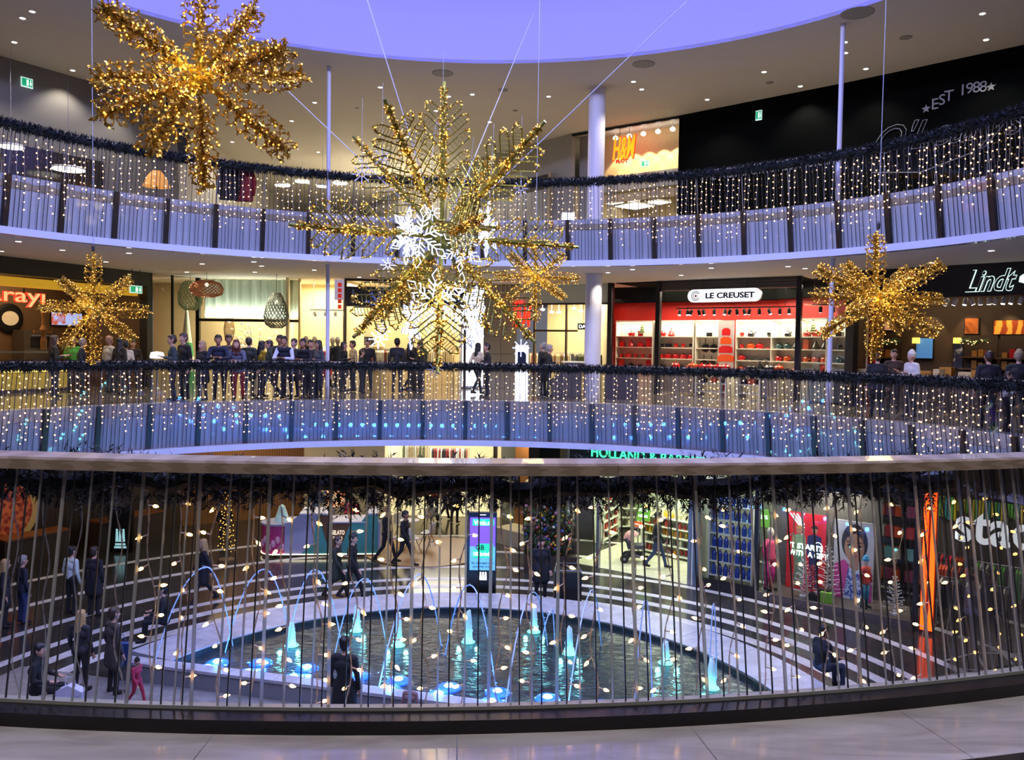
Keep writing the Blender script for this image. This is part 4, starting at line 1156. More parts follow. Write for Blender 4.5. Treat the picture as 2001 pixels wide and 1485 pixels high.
# track spots
def track(pl, u0, u1, z, n, us, label, m=M_black_metal, lit=True, seed=0):
    t = thing('track_light', label, 'track light', pl.w((u0 + u1) / 2, z, n)); rg = random.Random(seed)
    MB(pl.M).box(u0, u1, z, z + .04, n - .02, n + .02).build('track', m, t)
    for k in (0.1, .5, .9): MB(pl.M).box(u0 + (u1 - u0) * k - .006, u0 + (u1 - u0) * k + .006, z + .04, ZC if z > 0 else -1.35, n - .006, n + .006).build('suspension', m, t)
    for u in us:
        c = pl.w(u, z - .13, n); d = V((rg.uniform(-.4, .4), rg.uniform(-.4, .5), -1)).normalized(); rot = (-d).to_track_quat('Z', 'Y').to_matrix()
        h = MB().lathe([(.06, -.1), (.06, .06), (.04, .1)], c, 9, rot=rot).build('spot', m, t)
        MB().lathe([(0, -.105), (.05, -.105), (.05, -.1)], c, 9, rot=rot).build('spot_lens', M_glow_white, h)
        MB(pl.M).box(u - .01, u + .01, z - .1, z, n - .01, n + .01).build('bracket', m, h)
    return t
track(WB2, ub_ + .2, uc, 2.9, -.6, [ub_ + .4, ub_ + .8, ub_ + 1.2], 'track of three spotlights over the mannequins', M_steel)
track(WC, .4, 3.0, 3.6, -1.0, [.6, 1.0, 1.9, 2.3, 2.7], 'spotlight track inside the clothing shop portal', M_steel)

# white display, grey stone wall ------------------------------------------
WD = Plane((-1.75, 31.5), (.05, 32.0))
u0, u1, z0, z1 = WD.rect(901, 560, 946, 735)
wg = S('wall_stone', 'pale grey stone pier between the clothing shops', 'wall', WD.w(1, 0, 0))
rows = 6
for r in range(rows):
    for k in range(2):
        a = u1 + .03 + (WD.len + .1 - u1) * k / 2; b = u1 + .03 + (WD.len + .1 - u1) * (k + 1) / 2
        MB(WD.M).box(a + .006, b - .006, ZC * r / rows + .006, ZC * (r + 1) / rows - .006, -.3, -.02).build('stone_panel', mat('grey_stone', 'a09a8c', .35, noise=(3, .06)), wg)
MB(WD.M).box(-.2, WD.len + .1, 0, ZC, -.4, -.3).build('core', M_greywall, wg)
t = thing('lightbox', 'tall brilliant white light panel beside the grey stone pier', 'light panel', WD.w((u0 + u1) / 2, 0, 0))
MB(WD.M).box(u0, u1, 0.02, z1, -.28, .02).build('frame', M_white, t)
MB(WD.M).box(u0 + .04, u1 - .04, .1, z1 - .05, .02, .03).build('light_face', mat('light_panel_white', 'ffffff', .5, emit=2.6, ecol='f6fbff', sample=True), t)

# fashion shop with the warm interior -------------------------------------
WH = Plane((.05, 32.0), (3.6, 30.5))
t = back_room('wall_fashion', WH, 4.5, 0, ZC, M_cream, 'cream back wall of the warm fashion shop', -.3, WH.len - 1.0, False)
PW = Plane((3.58, 30.6), (3.56, 35.5)); MB(PW.M).box(0, PW.len, 0, ZC, -.04, 0).build('side_panel', M_cream, t)
PW2 = Plane((.0, 32.1), (-.3, 36.5)); MB(PW2.M).box(0, PW2.len, 0, ZC, -.04, 0).build('side_panel', M_cream, t)
area_in(WH, 2, 3.6, -2.3, 420, (1, .82, .52), 3.2, 3)
t = S('window_4', 'glass front of the warm fashion shop under a white header', 'shop front', WH.w(1.8, 0, 0))
zh = WH.uz(1100, 592)[1]
MB(WH.M).box(-.1, WH.len - .05, zh, ZC - .02, -.12, -.02).build('header', mat('header_sage', 'c8d2c4', .5, noise=(1, .04)), t)
MB(WH.M).box(-.1, WH.len - .05, zh - .06, zh, -.14, .0).build('header_trim', M_brownd, t)
for px in (1000, 1044, 1106, 1190):
    u = WH.uz(px, 650)[0]; MB(WH.M).box(u - .03, u + .03, 0, zh, -.1, .02).build('mullion', mat('bronze_frame', '5e4a36', .4, .5), t)
for a, b in ((1000, 1044), (1044, 1106), (1106, 1190)):
    a, b = WH.uz(a, 650)[0], WH.uz(b, 650)[0]; MB(WH.M).quad((a, 0, -.05), (b, 0, -.05), (b, zh, -.05), (a, zh, -.05)).build('pane', M_pane, t)
ua, ub2, _, zd = WH.rect(1045, 648, 1127, 720)
MB(WH.M).box(ua, ub2, zd, zd + .07, -.1, .02).build('door_head', mat('bronze_frame', '5e4a36'), t)
def hm_sign(pl, px, py, h, n, label, small=None):
    u, z = pl.uz(px, py); t = sign('shop_sign', label, pl.w(u, z, n))
    text_on(pl, 'H&M', u, z, n, h, M_red, t, width=h * 1.15, shear=.25, bold=.02)
    if small:
        u2, z2 = pl.uz(small[1], small[2]); text_on(pl, small[0], u2, z2, n, small[3], M_red, t, bold=.02)
    return t
hm_sign(WH, 1016, 618, .85, .02, 'red slanted letter sign on the glass of the warm fashion shop')
u, z = WH.uz(1016, 591); o = text_on(WH, 'BABY', u, z, .05, .12, M_red); tag(o, 'small red word over the red slanted letter sign', 'sign')
u, z = WH.uz(1130, 637); t = sign('department_sign', 'small black sign with white word in the fashion shop', WH.w(u, z, -.6))
MB(WH.M).box(u - .22, u + .3, z - .12, z + .12, -.62, -.58).build('plate', M_dark, t); text_on(WH, 'DAM', u + .04, z, -.58, .13, M_wt, t, width=.4)
MB(WH.M).box(u - .01, u + .01, z + .12, ZC, -.61, -.6).build('hanger', M_black_metal, t)
for i, (px, Y, cols, lab) in enumerate(((1060, 34.5, (3, 5, 6), 'rack of red and cream clothes behind the glass door'), (1085, 33.6, (5, 6, 9), 'rack of beige clothes near the slanted info desk'), (1122, 35.4, (0, 6, 5), 'rack of mixed clothes by the small black sign'),
                                         (1150, 32.9, (0, 2, 7), 'rack of dark clothes beside the thick column'), (1030, 35.9, (6, 5), 'rack of cream clothes behind the red sign'))):
    rack(floor_at(px, Y), cols, lab, 1.2, 1.4, rng.uniform(-.4, .4), 20 + i)
M_fern = mat('plant_green', '3f5f34', .6)
def plant(p, h, label, name='potted_plant', m=M_fern, seed=0, n=90):
    t = thing(name, label, 'plant', p); p = V(p); rg = random.Random(seed)
    MB().lathe([(.13, 0), (.18, .3), (.16, .3)], p, 12).build('pot', M_dark, t)
    mb = MB()
    for i in range(n):
        a = rg.random() * 6.28; el = rg.uniform(.3, 1.4); L = h * rg.uniform(.12, .26); b = p + V((0, 0, .3 + rg.uniform(0, h * .7)))
        d = V((math.cos(a) * math.cos(el), math.sin(a) * math.cos(el), math.sin(el))); w = d.cross(V((0, 0, 1))).normalized() * .035
        mb._add([b - w * .3, b + d * L * .5 - w, b + d * L + V((0, 0, -.06)), b + d * L * .5 + w, b + w * .3], [(0, 1, 2, 3, 4)])
    mb.build('leaves', m, t); return t
plant(floor_at(1167, 31.4), 1.7, 'tall green plant in the fashion shop beside the thick column', seed=3)
# display lights inside (round ceiling spots)
for i, (px, py) in enumerate(((1060, 605), (1078, 610), (1092, 610), (1122, 603), (1135, 608), (1174, 598), (1180, 592))):
    p = at_y(px, py, 33.5); t = thing('ceiling_spot', 'round lit ceiling spot inside the warm fashion shop', 'ceiling lamp', p, 'spots in the warm fashion shop')
    MB().ball(p, (.1, .1, .05), 10, 5).build('lens', M_glow_white, t); MB().tube([p, V((p.x, p.y, ZC))], .02, 6).build('stem', M_trim, t)
# info screen pillar and slanted info desk
c = floor_at(1020, 29.0); t = thing('info_pillar', 'slim white glowing info pillar with a dark screen', 'info pillar', c)
MB().cbox(c + V((0, 0, .85)), (.46, .25, 1.7)).build('body', mat('pillar_glow', 'f4f6ff', .5, emit=1.3, ecol='f0f4ff'), t)
MB().cbox(c + V((0, -.13, 1.15)), (.3, .02, .62)).build('display', mat('pillar_screen', '22304e', .3), t)
c = floor_at(1108, 26.4); t = thing('info_desk', 'dark slanted info desk on the middle walkway', 'desk', c)
MB().prism([(-.45, 0), (.45, 0), (.45, 1.15), (.05, 1.15), (-.5, .55)], .9, 'y', 0).build('body', mat('desk_grey', '4a4340', .45), t, world=False).location = (0, -.45, 0)
MB().cbox((.2, 0, 1.17), (.7, .95, .04)).build('top', mat('desk_top', 'd8cba4', .4), t, world=False)
c = floor_at(1215, 26.3); t = thing('bench_block', 'dark upholstered block by the cookware shop corner', 'bench', c)
MB().cbox((0, 0, .45), (1.0, .5, .9)).build('body', mat('bench_brown', '3c3236', .6), t, world=False); MB().cbox((0, 0, .92), (1.04, .54, .05)).build('top', M_dark, t, world=False)
# ------------------------------------------------------------------ cookware shop
WL = Plane((3.6, 30.5), (9.3, 26.4)); WL2 = Plane((9.3, 26.4), (10.1, 24.7)); LD = 2.6
BLk = Plane((3.6, 30.5), (9.3, 26.4), -LD)
M_lcred = mat('cookware_red_wall', 'b01c14', .55, noise=(1, .05)); M_shelf = mat('shelf_white', 'e9e4d2', .5); M_enam = mat('enamel_red', 'c8181a', .2, coat=.6)
M_enamb = mat('enamel_black', '1a1a1c', .25, coat=.5); M_enamo = mat('enamel_orange', 'e0551c', .22, coat=.6); M_enamt = mat('enamel_teal', '3a5e5c', .25, coat=.5)
t = S('wall_cookware', 'red back wall of the cookware shop', 'wall', BLk.w(3, 0, 0))
uA, uB = BLk.uz(1196, 650)[0], BLk.uz(1518, 650)[0]
MB(BLk.M).box(uA - .6, uB, 0, 3.45, -.1, 0).build('back_panel', M_lcred, t); MB(BLk.M).box(uA - .6, uB + 2, 3.45, ZC, -.1, .4).build('dark_header', M_blackwall, t)
pc = BLk.w(uB, 0, 0); RL = Plane((pc.x, pc.y), (11.2, 25.4)); 
MB(RL.M).box(0, RL.len, 0, 3.45, -.1, 0).build('side_panel', M_lcred, t); MB(RL.M).box(0, RL.len, 3.45, ZC, -.1, .3).build('dark_header', M_blackwall, t)
PX = Plane((3.72, 30.5), (3.95, 34.2)); MB(PX.M).box(0, PX.len, 0, ZC, -.04, 0).build('side_panel', M_lcred, t)
MB(WL.M).box(.2, WL.len - .1, ZC - .03, ZC + .02, -LD, -.05).build('dark_ceiling', M_blackwall, t)
t = S('window_5', 'black-framed open front of the cookware shop with roller shutter box', 'shop front', WL.w(3, 0, 0))
for px in (1193, 1287, 1562):
    u = WL.uz(px, 640)[0]; MB(WL.M).box(u - .11, u + .05, 0, ZC, -.12, .06).build('pillar', M_black_metal, t)
u0, u1 = WL.uz(1290, 560)[0], WL.uz(1558, 560)[0]
MB(WL.M).box(u0, u1, ZC - .35, ZC - .02, -.2, -.02).build('shutter_box', mat('shutter_grey', '4f4a44', .4, .4), t)
for k in range(3): MB(WL.M).box(u0, u1, ZC - .12 - .1 * k, ZC - .1 - .1 * k, -.02, .0).build('shutter_slat', mat('shutter_slat', '6e6860', .4, .4), t)
a, b = WL.uz(1198, 640)[0], WL.uz(1283, 640)[0]
MB(WL.M).quad((a, 0, 0), (b, 0, 0), (b, ZC, 0), (a, ZC, 0)).build('pane', M_pane, t)
MB(WL2.M).quad((0.05, 0, 0), (WL2.len, 0, 0), (WL2.len, ZC, 0), (0.05, ZC, 0)).build('pane', M_pane, t)
MB(WL2.M).box(WL2.len - .05, WL2.len + .25, 0, ZC, -.15, .05).build('pillar', M_black_metal, t)
area_in(WL, 3.5, 3.9, -1.5, 360, (1, .86, .66), 5, 1.6); area_in(RL, 1.5, 3.8, .8, 60, (1, .86, .66), 2, .8)
# sign
SLp = Plane((3.6, 30.5), (9.3, 26.4), .12)
u0, u1, z0, z1 = SLp.rect(1343, 562, 1488, 590)
u0 = SLp.uz(1344, 577)[0]; u1 = SLp.uz(1488, 573)[0]; zc = (SLp.uz(1416, 577)[1]); h = .44; r = h / 2
t = sign('shop_sign', 'long white lit sign with rounded ends and navy letters over the cookware shop', SLp.w((u0 + u1) / 2, zc - r, 0))
poly = [(u0 + r - r * math.sin(PI * k / 10), zc - r * math.cos(PI * k / 10)) for k in range(11)] + [(u1 - r + r * math.sin(PI * k / 10), zc + r * math.cos(PI * k / 10)) for k in range(11)]
MB(SLp.M).prism(poly, .12, base=-.12).build('case', mat('sign_case', '8d867c', .4), t)
MB(SLp.M).prism([(x, z) for x, z in poly], .012, base=0).build('light_face', mat('sign_face', 'ffffff', .4, emit=1.7, ecol='f2f6ff'), t)
text_on(SLp, 'LE CREUSET', (u0 + u1) / 2 + .22, zc, .013, .2, M_navy_t, t, width=(u1 - u0) * .66, bold=.035)
ce = (u0 + r + .08, zc)
for q, (r0, r1, mm, g) in enumerate(((.135, .165, M_navy_t, .5), (.085, .11, M_navy_t, .5), (.0, .045, M_enamo, 0))):
    mb = MB(SLp.M); n = 24; vs = []; a0, a1 = (g, 2 * PI - g) if g else (0, 2 * PI)
    for k in range(n + 1):
        a = a0 + (a1 - a0) * k / n
        vs += [(ce[0] + r0 * math.cos(a), ce[1] + r0 * math.sin(a), .016), (ce[0] + r1 * math.cos(a), ce[1] + r1 * math.sin(a), .016)]
    mb._add(vs, [(2 * k, 2 * k + 1, 2 * k + 3, 2 * k + 2) for k in range(n)]); mb.build('emblem_ring', mm, t)
for f in (.2, .8): MB(SLp.M).box(u0 + (u1 - u0) * f - .008, u0 + (u1 - u0) * f + .008, zc + r, ZC, -.06, -.05).build('hanger', M_black_metal, t)
# track lights
TLp = Plane((3.6, 30.5), (9.3, 26.4), -1.0)
a, b = TLp.uz(1322, 600)[0], TLp.uz(1560, 606)[0]
track(TLp, a, b, 3.1, 0, [a + (b - a) * k for k in (.03, .1, .13, .2, .24, .33, .42, .46, .52, .58, .62, .7, .78, .86, .93)], 'long black spotlight track inside the cookware shop', seed=4)
a, b = TLp.uz(1585, 606)[0], TLp.uz(1640, 606)[0]; track(TLp, a, b, 3.15, 0, [a + .3, a + .7], 'short black spotlight track by the corner of the cookware shop', seed=5)
# shelving
def shelving(pl, u0, u1, levels, ztop, label, dep=.4):
    t = thing('shelf_unit', label, 'shelf unit', pl.w((u0 + u1) / 2, 0, .02))
    MB(pl.M).box(u0, u1, .9, ztop, .0, .03).build('back_board', M_shelf, t)
    for a in (u0, u1): MB(pl.M).box(a - .02, a + .02, .0, ztop, .03, dep).build('side_board', M_shelf, t)
    MB(pl.M).box(u0, u1, ztop - .03, ztop + .02, .03, dep).build('top_board', M_shelf, t)
    for z in levels: MB(pl.M).box(u0, u1, z - .035, z, .03, dep).build('shelf_board', M_shelf, t)
    MB(pl.M).box(u0 + .05, u1 - .05, ztop - .05, ztop - .035, .08, .14).build('light_strip', mat('shelf_strip', 'fff2cc', .5, emit=6, ecol='ffeec0'), t)
    add_light('strip_lamp', 'AREA', pl.w((u0 + u1) / 2, ztop - .07, .3), 14 * (u1 - u0), (1, .93, .74), u1 - u0, .1, parent=t).rotation_euler = (R(-25) * 0, 0, math.atan2(pl.u.y, pl.u.x))
    MB(pl.M).box(u0, u1, .0, .86, .03, dep + .1).build('base_cabinet', mat('cabinet_cream', 'cfc6ac', .5), t)
    return t
zt = BLk.uz(1250, 628)[1]; LV = [BLk.uz(1250, y)[1] for y in (657, 678, 699, 719)]
units = [(1213, 1284, 'with red gift bags'), (1290, 1363, 'with a row of red casseroles'), (1368, 1414, 'with hanging black pans'), (1446, 1516, 'with copper and black pans')]
UU = []
for a, b, w in units:
    a, b = BLk.uz(a, 650)[0], BLk.uz(b, 650)[0]; UU.append((a, b)); shelving(BLk, a, b, LV, zt, f'white lit wall shelf {w} in the cookware shop')
ra, rb = .15, RL.len - .2
for k in range(3):
    a, b = ra + (rb - ra) * k / 3 + .03, ra + (rb - ra) * (k + 1) / 3 - .03
    shelving(RL, a, b, LV, zt, f'white lit shelf on the side wall of the cookware shop, {("next to the corner", "behind the pillar", "nearest the front glass")[k]}')
# cookware
def pot_mesh(m, r=.13, h=.12):
    mb = MB(); mb.lathe([(r * .85, 0), (r, h * .3), (r, h), (r * 1.04, h), (r * 1.04, h + .012), (r * .8, h + .05), (r * .2, h + .07), (r * .1, h + .075)], n=14, sx=1.15)
    mb.lathe([(.018, h + .07), (.03, h + .1), (.0, h + .11)], n=8)
    for sg in (-1, 1): mb.tube([(sg * r * 1.1, -.05, h * .75), (sg * r * 1.42, -.04, h * .8), (sg * r * 1.42, .04, h * .8), (sg * r * 1.1, .05, h * .75)], .014, 5)
    return mb.mesh('casserole', m)
def kettle_mesh(m):
    mb = MB(); mb.lathe([(.1, 0), (.13, .03), (.12, .12), (.05, .19), (.02, .2), (.02, .23), (0, .235)], n=14)
    mb.tube([(.1, 0, .1), (.17, 0, .16), (.19, 0, .2)], [.03, .02, .015], 6); mb.tube([(-.1, 0, .14), (-.08, 0, .27), (.04, 0, .3), (.1, 0, .2)], .011, 5)
    return mb.mesh('kettle', m)
def tajine_mesh(m):
    return MB().lathe([(.1, 0), (.16, .05), (.16, .07), (.13, .08), (.07, .2), (.03, .28), (.04, .31), (0, .32)], n=14).mesh('tagine', m)
def pan_mesh(m):
    mb = MB(); mb.lathe([(.12, 0), (.16, .05), (.165, .05), (.12, .01), (0, .01)], n=16); mb.tube([(.15, 0, .045), (.36, 0, .07)], [.013, .016], 6); return mb.mesh('pan', m)
def box_mesh(m, s=(.18, .14, .2)):
    mb = MB(); mb.box(-s[0] / 2, s[0] / 2, -s[1] / 2, s[1] / 2, 0, s[2]); mb.box(-s[0] / 2 - .005, s[0] / 2 + .005, -s[1] / 2 - .005, s[1] / 2 + .005, s[2] * .8, s[2] + .01); return mb.mesh('gift_box', m)
def jar_mesh(m):
    return MB().lathe([(.05, 0), (.075, .06), (.08, .16), (.07, .16)], n=12).mesh('utensil_jar', m)
PM = {'pr': pot_mesh(M_enam), 'pb': pot_mesh(M_enamb), 'po': pot_mesh(M_enamo), 'pt': pot_mesh(M_enamt), 'kr': kettle_mesh(M_enam), 'kb': kettle_mesh(M_enamb), 'tr': tajine_mesh(M_enam),
      'tb': tajine_mesh(M_enamb), 'nb': pan_mesh(M_enamb), 'nr': pan_mesh(M_enam), 'br': box_mesh(M_enam), 'bt': box_mesh(M_enam, (.24, .16, .34)), 'bb': box_mesh(M_enamb, (.22, .16, .14)), 'jr': jar_mesh(M_enam), 'jb': jar_mesh(M_enamb)}
NAME = {'p': ('casserole', 'enamel casserole with lid', 'cookware'), 'k': ('kettle', 'enamel kettle', 'kettle'), 't': ('tagine', 'cone-lidded tagine', 'cookware'), 'n': ('frying_pan', 'frying pan', 'pan'), 'b': ('gift_box', 'lidded gift box', 'box'), 'j': ('utensil_jar', 'open utensil jar', 'jar')}
COLN = {'r': 'red', 'b': 'black', 'o': 'orange', 't': 'teal'}
def item(code, p, where, rz=0.0, sc=1.0, rot=None):
    k = NAME[code[0]]; cn = COLN.get(code[1], 'tall red')
    if code == 'bt': cn = 'tall red'
    o = inst(k[0], PM[code], None, p, rot or (0, 0, rz), sc)
    tag(o, f'{cn} {k[1]} {where}', k[2], f'cookware {where}'); return o
rg = random.Random(14)
def fill(pl, a, b, z, codes, where, n=.22):
    for i, c in enumerate(codes):
        if c == '-': continue
        item(c, pl.w(a + (b - a) * (i + .5) / len(codes), z + .002, n), where, math.atan2(pl.u.y, pl.u.x) + rg.uniform(-.3, .3), .95)
wl = ['on the top white shelf level', 'on the second white shelf level', 'on the third white shelf level', 'on the lowest white shelf level']
fill(BLk, *UU[0], LV[0], ['-', 'pr', 'br', '-'], wl[0]); fill(BLk, *UU[0], LV[1], ['br', 'tr', 'pr', 'bt'], wl[1]); fill(BLk, *UU[0], LV[2], ['jr', 'pr', 'jr', 'jr', 'jr'], wl[2]); fill(BLk, *UU[0], LV[3], ['bt', 'pb', 'jb', 'bt'], wl[3])
fill(BLk, *UU[1], LV[0], ['pr', 'tr', '-', '-'], wl[0]); fill(BLk, *UU[1], LV[1], ['bb', 'bb', 'jr', 'jr', 'jb'], wl[1]); fill(BLk, *UU[1], LV[2], ['pr'] * 5, wl[2]); fill(BLk, *UU[1], LV[3], ['kb', '-', 'pb', 'pr'], wl[3])
fill(BLk, *UU[2], LV[0], ['-', 'bb', '-'], wl[0])
fill(BLk, *UU[3], LV[0], ['jr', 'kb', '-', 'jb'], wl[0]); fill(BLk, *UU[3], LV[1], ['jr', 'po', 'pr', 'nr'], wl[1]); fill(BLk, *UU[3], LV[2], ['pr', 'nb', 'nb', 'nb'], wl[2]); fill(BLk, *UU[3], LV[3], ['po', 'pb', 'kb', 'pb'], wl[3])
for k, sets in enumerate(((['-', 'kb', '-'], ['pt', 'pt', 'tb'], ['pr', 'po', '-'], ['po', 'jb', 'po']), (['pr', 'pr', '-'], ['bt', 'tb', 'tb'], ['po', 'po', 'po'], ['bb', 'kb', 'bt']), (['bb', '-'], ['jb', 'tb'], ['pt', 'pt'], ['bb', 'bb']))):
    a, b = ra + (rb - ra) * k / 3 + .06, ra + (rb - ra) * (k + 1) / 3 - .06
    for z, cs, w in zip(LV, sets, wl): fill(RL, a, b, z, cs, w.replace('white shelf', 'side wall shelf'))
# pans hung on the third unit
for px, py in ((1381, 680), (1397, 681), (1378, 712), (1393, 714)):
    u, z = BLk.uz(px, py); rot = Matrix((BLk.u, V((0, 0, 1)), BLk.n)).transposed() @ Matrix.Rotation(R(90), 3, 'Z')
    item('nb', BLk.w(u, z, .08), 'hanging on the peg wall', rot=rot.to_euler())
# little fir trees on the shelves
for i, (pl, px, py) in enumerate(((BLk, 1260, 656), (RL, 1600, 655))):
    u, z = pl.uz(px, py); p = pl.w(u, z + .01, .25); t = thing('mini_fir', f'small potted fir on the {"red gift shelf" if i == 0 else "side wall shelf"} of the cookware shop', 'plant', p)
    MB().lathe([(.05, 0), (.06, .08)], p, 10).build('pot', M_enam, t); mb = MB(); rg2 = random.Random(i)
    for k in range(5): mb.lathe([(.15 - .025 * k, .08 + .08 * k), (.02, .2 + .08 * k)], p, 9)
    mb.build('foliage', mat('fir_grey', '6d7a4a', .7, noise=(20, .2)), t)
# tower poster with painted stack of pots
u0, u1, z0, z1 = BLk.rect(1414, 627, 1444, 720); t = thing('poster', 'tall pale poster with a printed stack of red pots in the cookware shop', 'poster', BLk.w((u0 + u1) / 2, z0, .55))
MB(BLk.M).box(u0, u1, .9, z1, .5, .55).build('board', mat('poster_pale', 'b9b0ae', .5), t)
for k in range(4):
    zz = z1 - .55 - .32 * k; w = .16 + .05 * k; uc_ = u0 + .3
    MB(BLk.M).prism([(uc_ - w, zz), (uc_ + w, zz), (uc_ + w, zz + .2), (uc_ + w * .5, zz + .27), (uc_ - w * .5, zz + .27), (uc_ - w, zz + .2)], .004, base=.551).build('printed_pot', M_enamo if k % 2 else M_enam, t)
# tables in the shop with cookware on top
CT = Plane((3.6, 30.5), (9.3, 26.4), -.75)
def table(px0, px1, h, label, slats=False, dep=.8):
    a, b = CT.uz(px0, 740)[0], CT.uz(px1, 740)[0]; t = thing('display_table', label, 'table', CT.w((a + b) / 2, 0, 0))
    MB(CT.M).box(a, b, h - .05, h, -dep, 0).build('top', M_shelf, t)
    if slats:
        for z in (.12, .42): MB(CT.M).box(a + .03, b - .03, z, z + .03, -dep, -.02).build('shelf_board', M_shelf, t)
        for u in (a + .02, b - .06): MB(CT.M).box(u, u + .05, 0, h - .05, -dep, 0).build('side_board', M_shelf, t)
    else:
        MB(CT.M).box(a + .03, b - .03, .06, h - .05, -dep + .03, -.03).build('body', mat('cabinet_cream', 'cfc6ac'), t)
        n = 9
        for k in range(n): MB(CT.M).box(a + .05 + (b - a - .1) * k / n, a + .05 + (b - a - .1) * (k + .9) / n, .08, h - .07, -.03, -.015).build('front_slat', mat('slat_taupe', '9a8a72', .5), t)
    return a, b
tb = [(1288, 1355, .92, 'cream slatted display table inside the cookware shop entrance', False), (1357, 1420, .9, 'open white display table with red pots', True), (1440, 1486, .9, 'open white display table with black pans', True), (1488, 1522, .92, 'taupe slatted display table near the black pillar', False)]
for i, (x0, x1, h, lab, sl) in enumerate(tb):
    a, b = table(x0, x1, h, lab, sl)
    w = ['on the entrance table', 'on the red pot table', 'on the black pan table', 'on the taupe table'][i]
    cs = [['-', 'pr', '-', 'po'], ['pr', 'pr', 'pr', 'pr'], ['nb', 'pb', 'tb'], ['kb', 'pb', 'po']][i]
    for k, c in enumerate(cs):
        if c != '-': item(c, CT.w(a + (b - a) * (k + .5) / len(cs), h + .002, -.3), w, rng.uniform(0, 3), 1.15)
    if sl:
        for k in range(3): item('pb' if k != 1 else 'po', CT.w(a + (b - a) * (k + .5) / 3, .452, -.35), w.replace('on', 'inside').replace('table', 'table shelf'), rng.uniform(0, 3), 1.1)
a, b = WL2.uz(1572, 740)[0], WL2.len
t = thing('glass_counter', 'pale counter behind the side glass of the cookware shop', 'counter', WL2.w(.9, 0, -.6))
MB(WL2.M).box(.15, 1.25, .05, .85, -.6, -.15).build('body', mat('counter_sage', 'a9ab98', .5), t); MB(WL2.M).box(.1, 1.3, .85, .9, -.65, -.1).build('top', M_shelf, t); MB(WL2.M).box(.2, 1.2, 0, .05, -.55, -.2).build('plinth', M_dark, t)

# ------------------------------------------------------------------ chocolate shop
WI = Plane((10.1, 24.7), (13.6, 20.9)); BI = Plane((10.1, 24.7), (13.6, 20.9), -2.6)
M_choc = mat('chocolate_wall', '4a3826', .6, noise=(1.5, .08)); M_goldt = mat('gold_box', 'c08a3a', .35, .3)
back_room('wall_chocolate', WI, 2.6, 0, ZC, M_choc, 'brown back wall of the chocolate shop', .0, WI.len + 3)
t = S('trim_chocolate', 'black fascia of the chocolate shop', 'fascia', WI.w(2.5, 2.6, 0))
zf = WI.uz(1930, 578)[1]
MB(WI.M).box(.1, WI.len + 3, zf, ZC, -.25, .02).build('fascia_panel', M_black_metal, t); MB(WI.M).box(0, .18, 0, ZC, -.3, .03).build('pillar', M_black_metal, t)
MB(WI.M).box(.2, WI.len + 3, ZC - .4, ZC - .36, -2.6, -.3).build('dark_ceiling', M_dark, t)
u, z = WI.uz(1937, 548); t = sign('shop_sign', 'large slanted script sign in outlined white tube on the black fascia', WI.w(u, z, .03))
hw = WI.uz(1985, 548)[0] - WI.uz(1885, 548)[0]
M_tube = mat('white_tube', 'd8f4f0', .4, emit=1.5, ecol='cfeee8'); M_tubec = mat('sign_letter_dark', '2a2622', .5)
text_on(WI, 'Lindt', u, z, .03, .6, M_tube, t, width=hw, shear=.45, bold=.03); text_on(WI, 'Lindt', u, z, .055, .57, M_tubec, t, width=hw * .985, shear=.45, bold=.006, name='lettering_face')
u, z = WI.uz(1994, 545); MB(WI.M).prism([(u - .02, z - .08), (u + .1, z - .12), (u + .2, z + .05), (u + .08, z + .12), (u + .0, z + .06)], .03, base=.03).build('emblem', M_tube, t)
TI = Plane((10.1, 24.7), (13.6, 20.9), -.5)
a, b = TI.uz(1842, 580)[0], TI.uz(2060, 590)[0]
track(TI, a, b, TI.uz(1920, 579)[1], 0, [a + (b - a) * k for k in (.04, .12, .22, .28, .36, .44, .5, .57, .64, .72, .85)], 'pale spotlight track under the black fascia of the chocolate shop', M_trim, seed=8)
for px in (1822, 1897, 1975):
    u = BI.uz(px, 600)[0]; p = BI.w(u, 3.2, .5); add_light('wall_washer', 'SPOT', p, 60, (1, .75, .45), .05, aim=BI.w(u, 1.8, 0), spot=60, blend=.5)
area_in(WI, 2, 3.5, -1.3, 45, (1, .75, .45), 3, 1.5)
# posters
def poster(pl, rect, m, label, n=.03, frame=M_dark, name='poster'):
    u0, u1, z0, z1 = pl.rect(*rect); t = thing(name, label, 'poster', pl.w((u0 + u1) / 2, z0, n))
    MB(pl.M).box(u0 - .02, u1 + .02, z0 - .02, z1 + .02, n, n + .03).build('frame', frame, t); MB(pl.M).box(u0, u1, z0, z1, n + .03, n + .036).build('print', m, t); return t
poster(BI, (1887, 622, 1913, 652), pattern('print_amber', 'noise', '5a2408', 'c86a1e', 2.5, emit=.35), 'small amber praline picture on the chocolate shop wall')
poster(BI, (1943, 626, 2020, 653), pattern('print_orange', 'wave', '8a3208', 'f0902c', 1.6, emit=.6, dist=4), 'wide orange chocolate picture on the chocolate shop wall')
poster(BI, (1718, 620, 1750, 645), pattern('print_cream', 'noise', 'b8481c', 'f0d8a0', 3, emit=.5), 'bright praline picture behind the gold snowflake')
poster(BI, (1792, 661, 1824, 700), mat('print_blue', '4f86c0', .5, emit=.55, ecol='4f8ac8'), 'blue lit panel beside the dark doorway of the chocolate shop', name='lightbox')
poster(BI, (1865, 661, 1882, 720), pattern('print_night', 'noise', '1a1c30', 'd8d0c0', 4, emit=.4, thr=(.5, .7)), 'narrow lit product panel in the chocolate shop', name='lightbox')
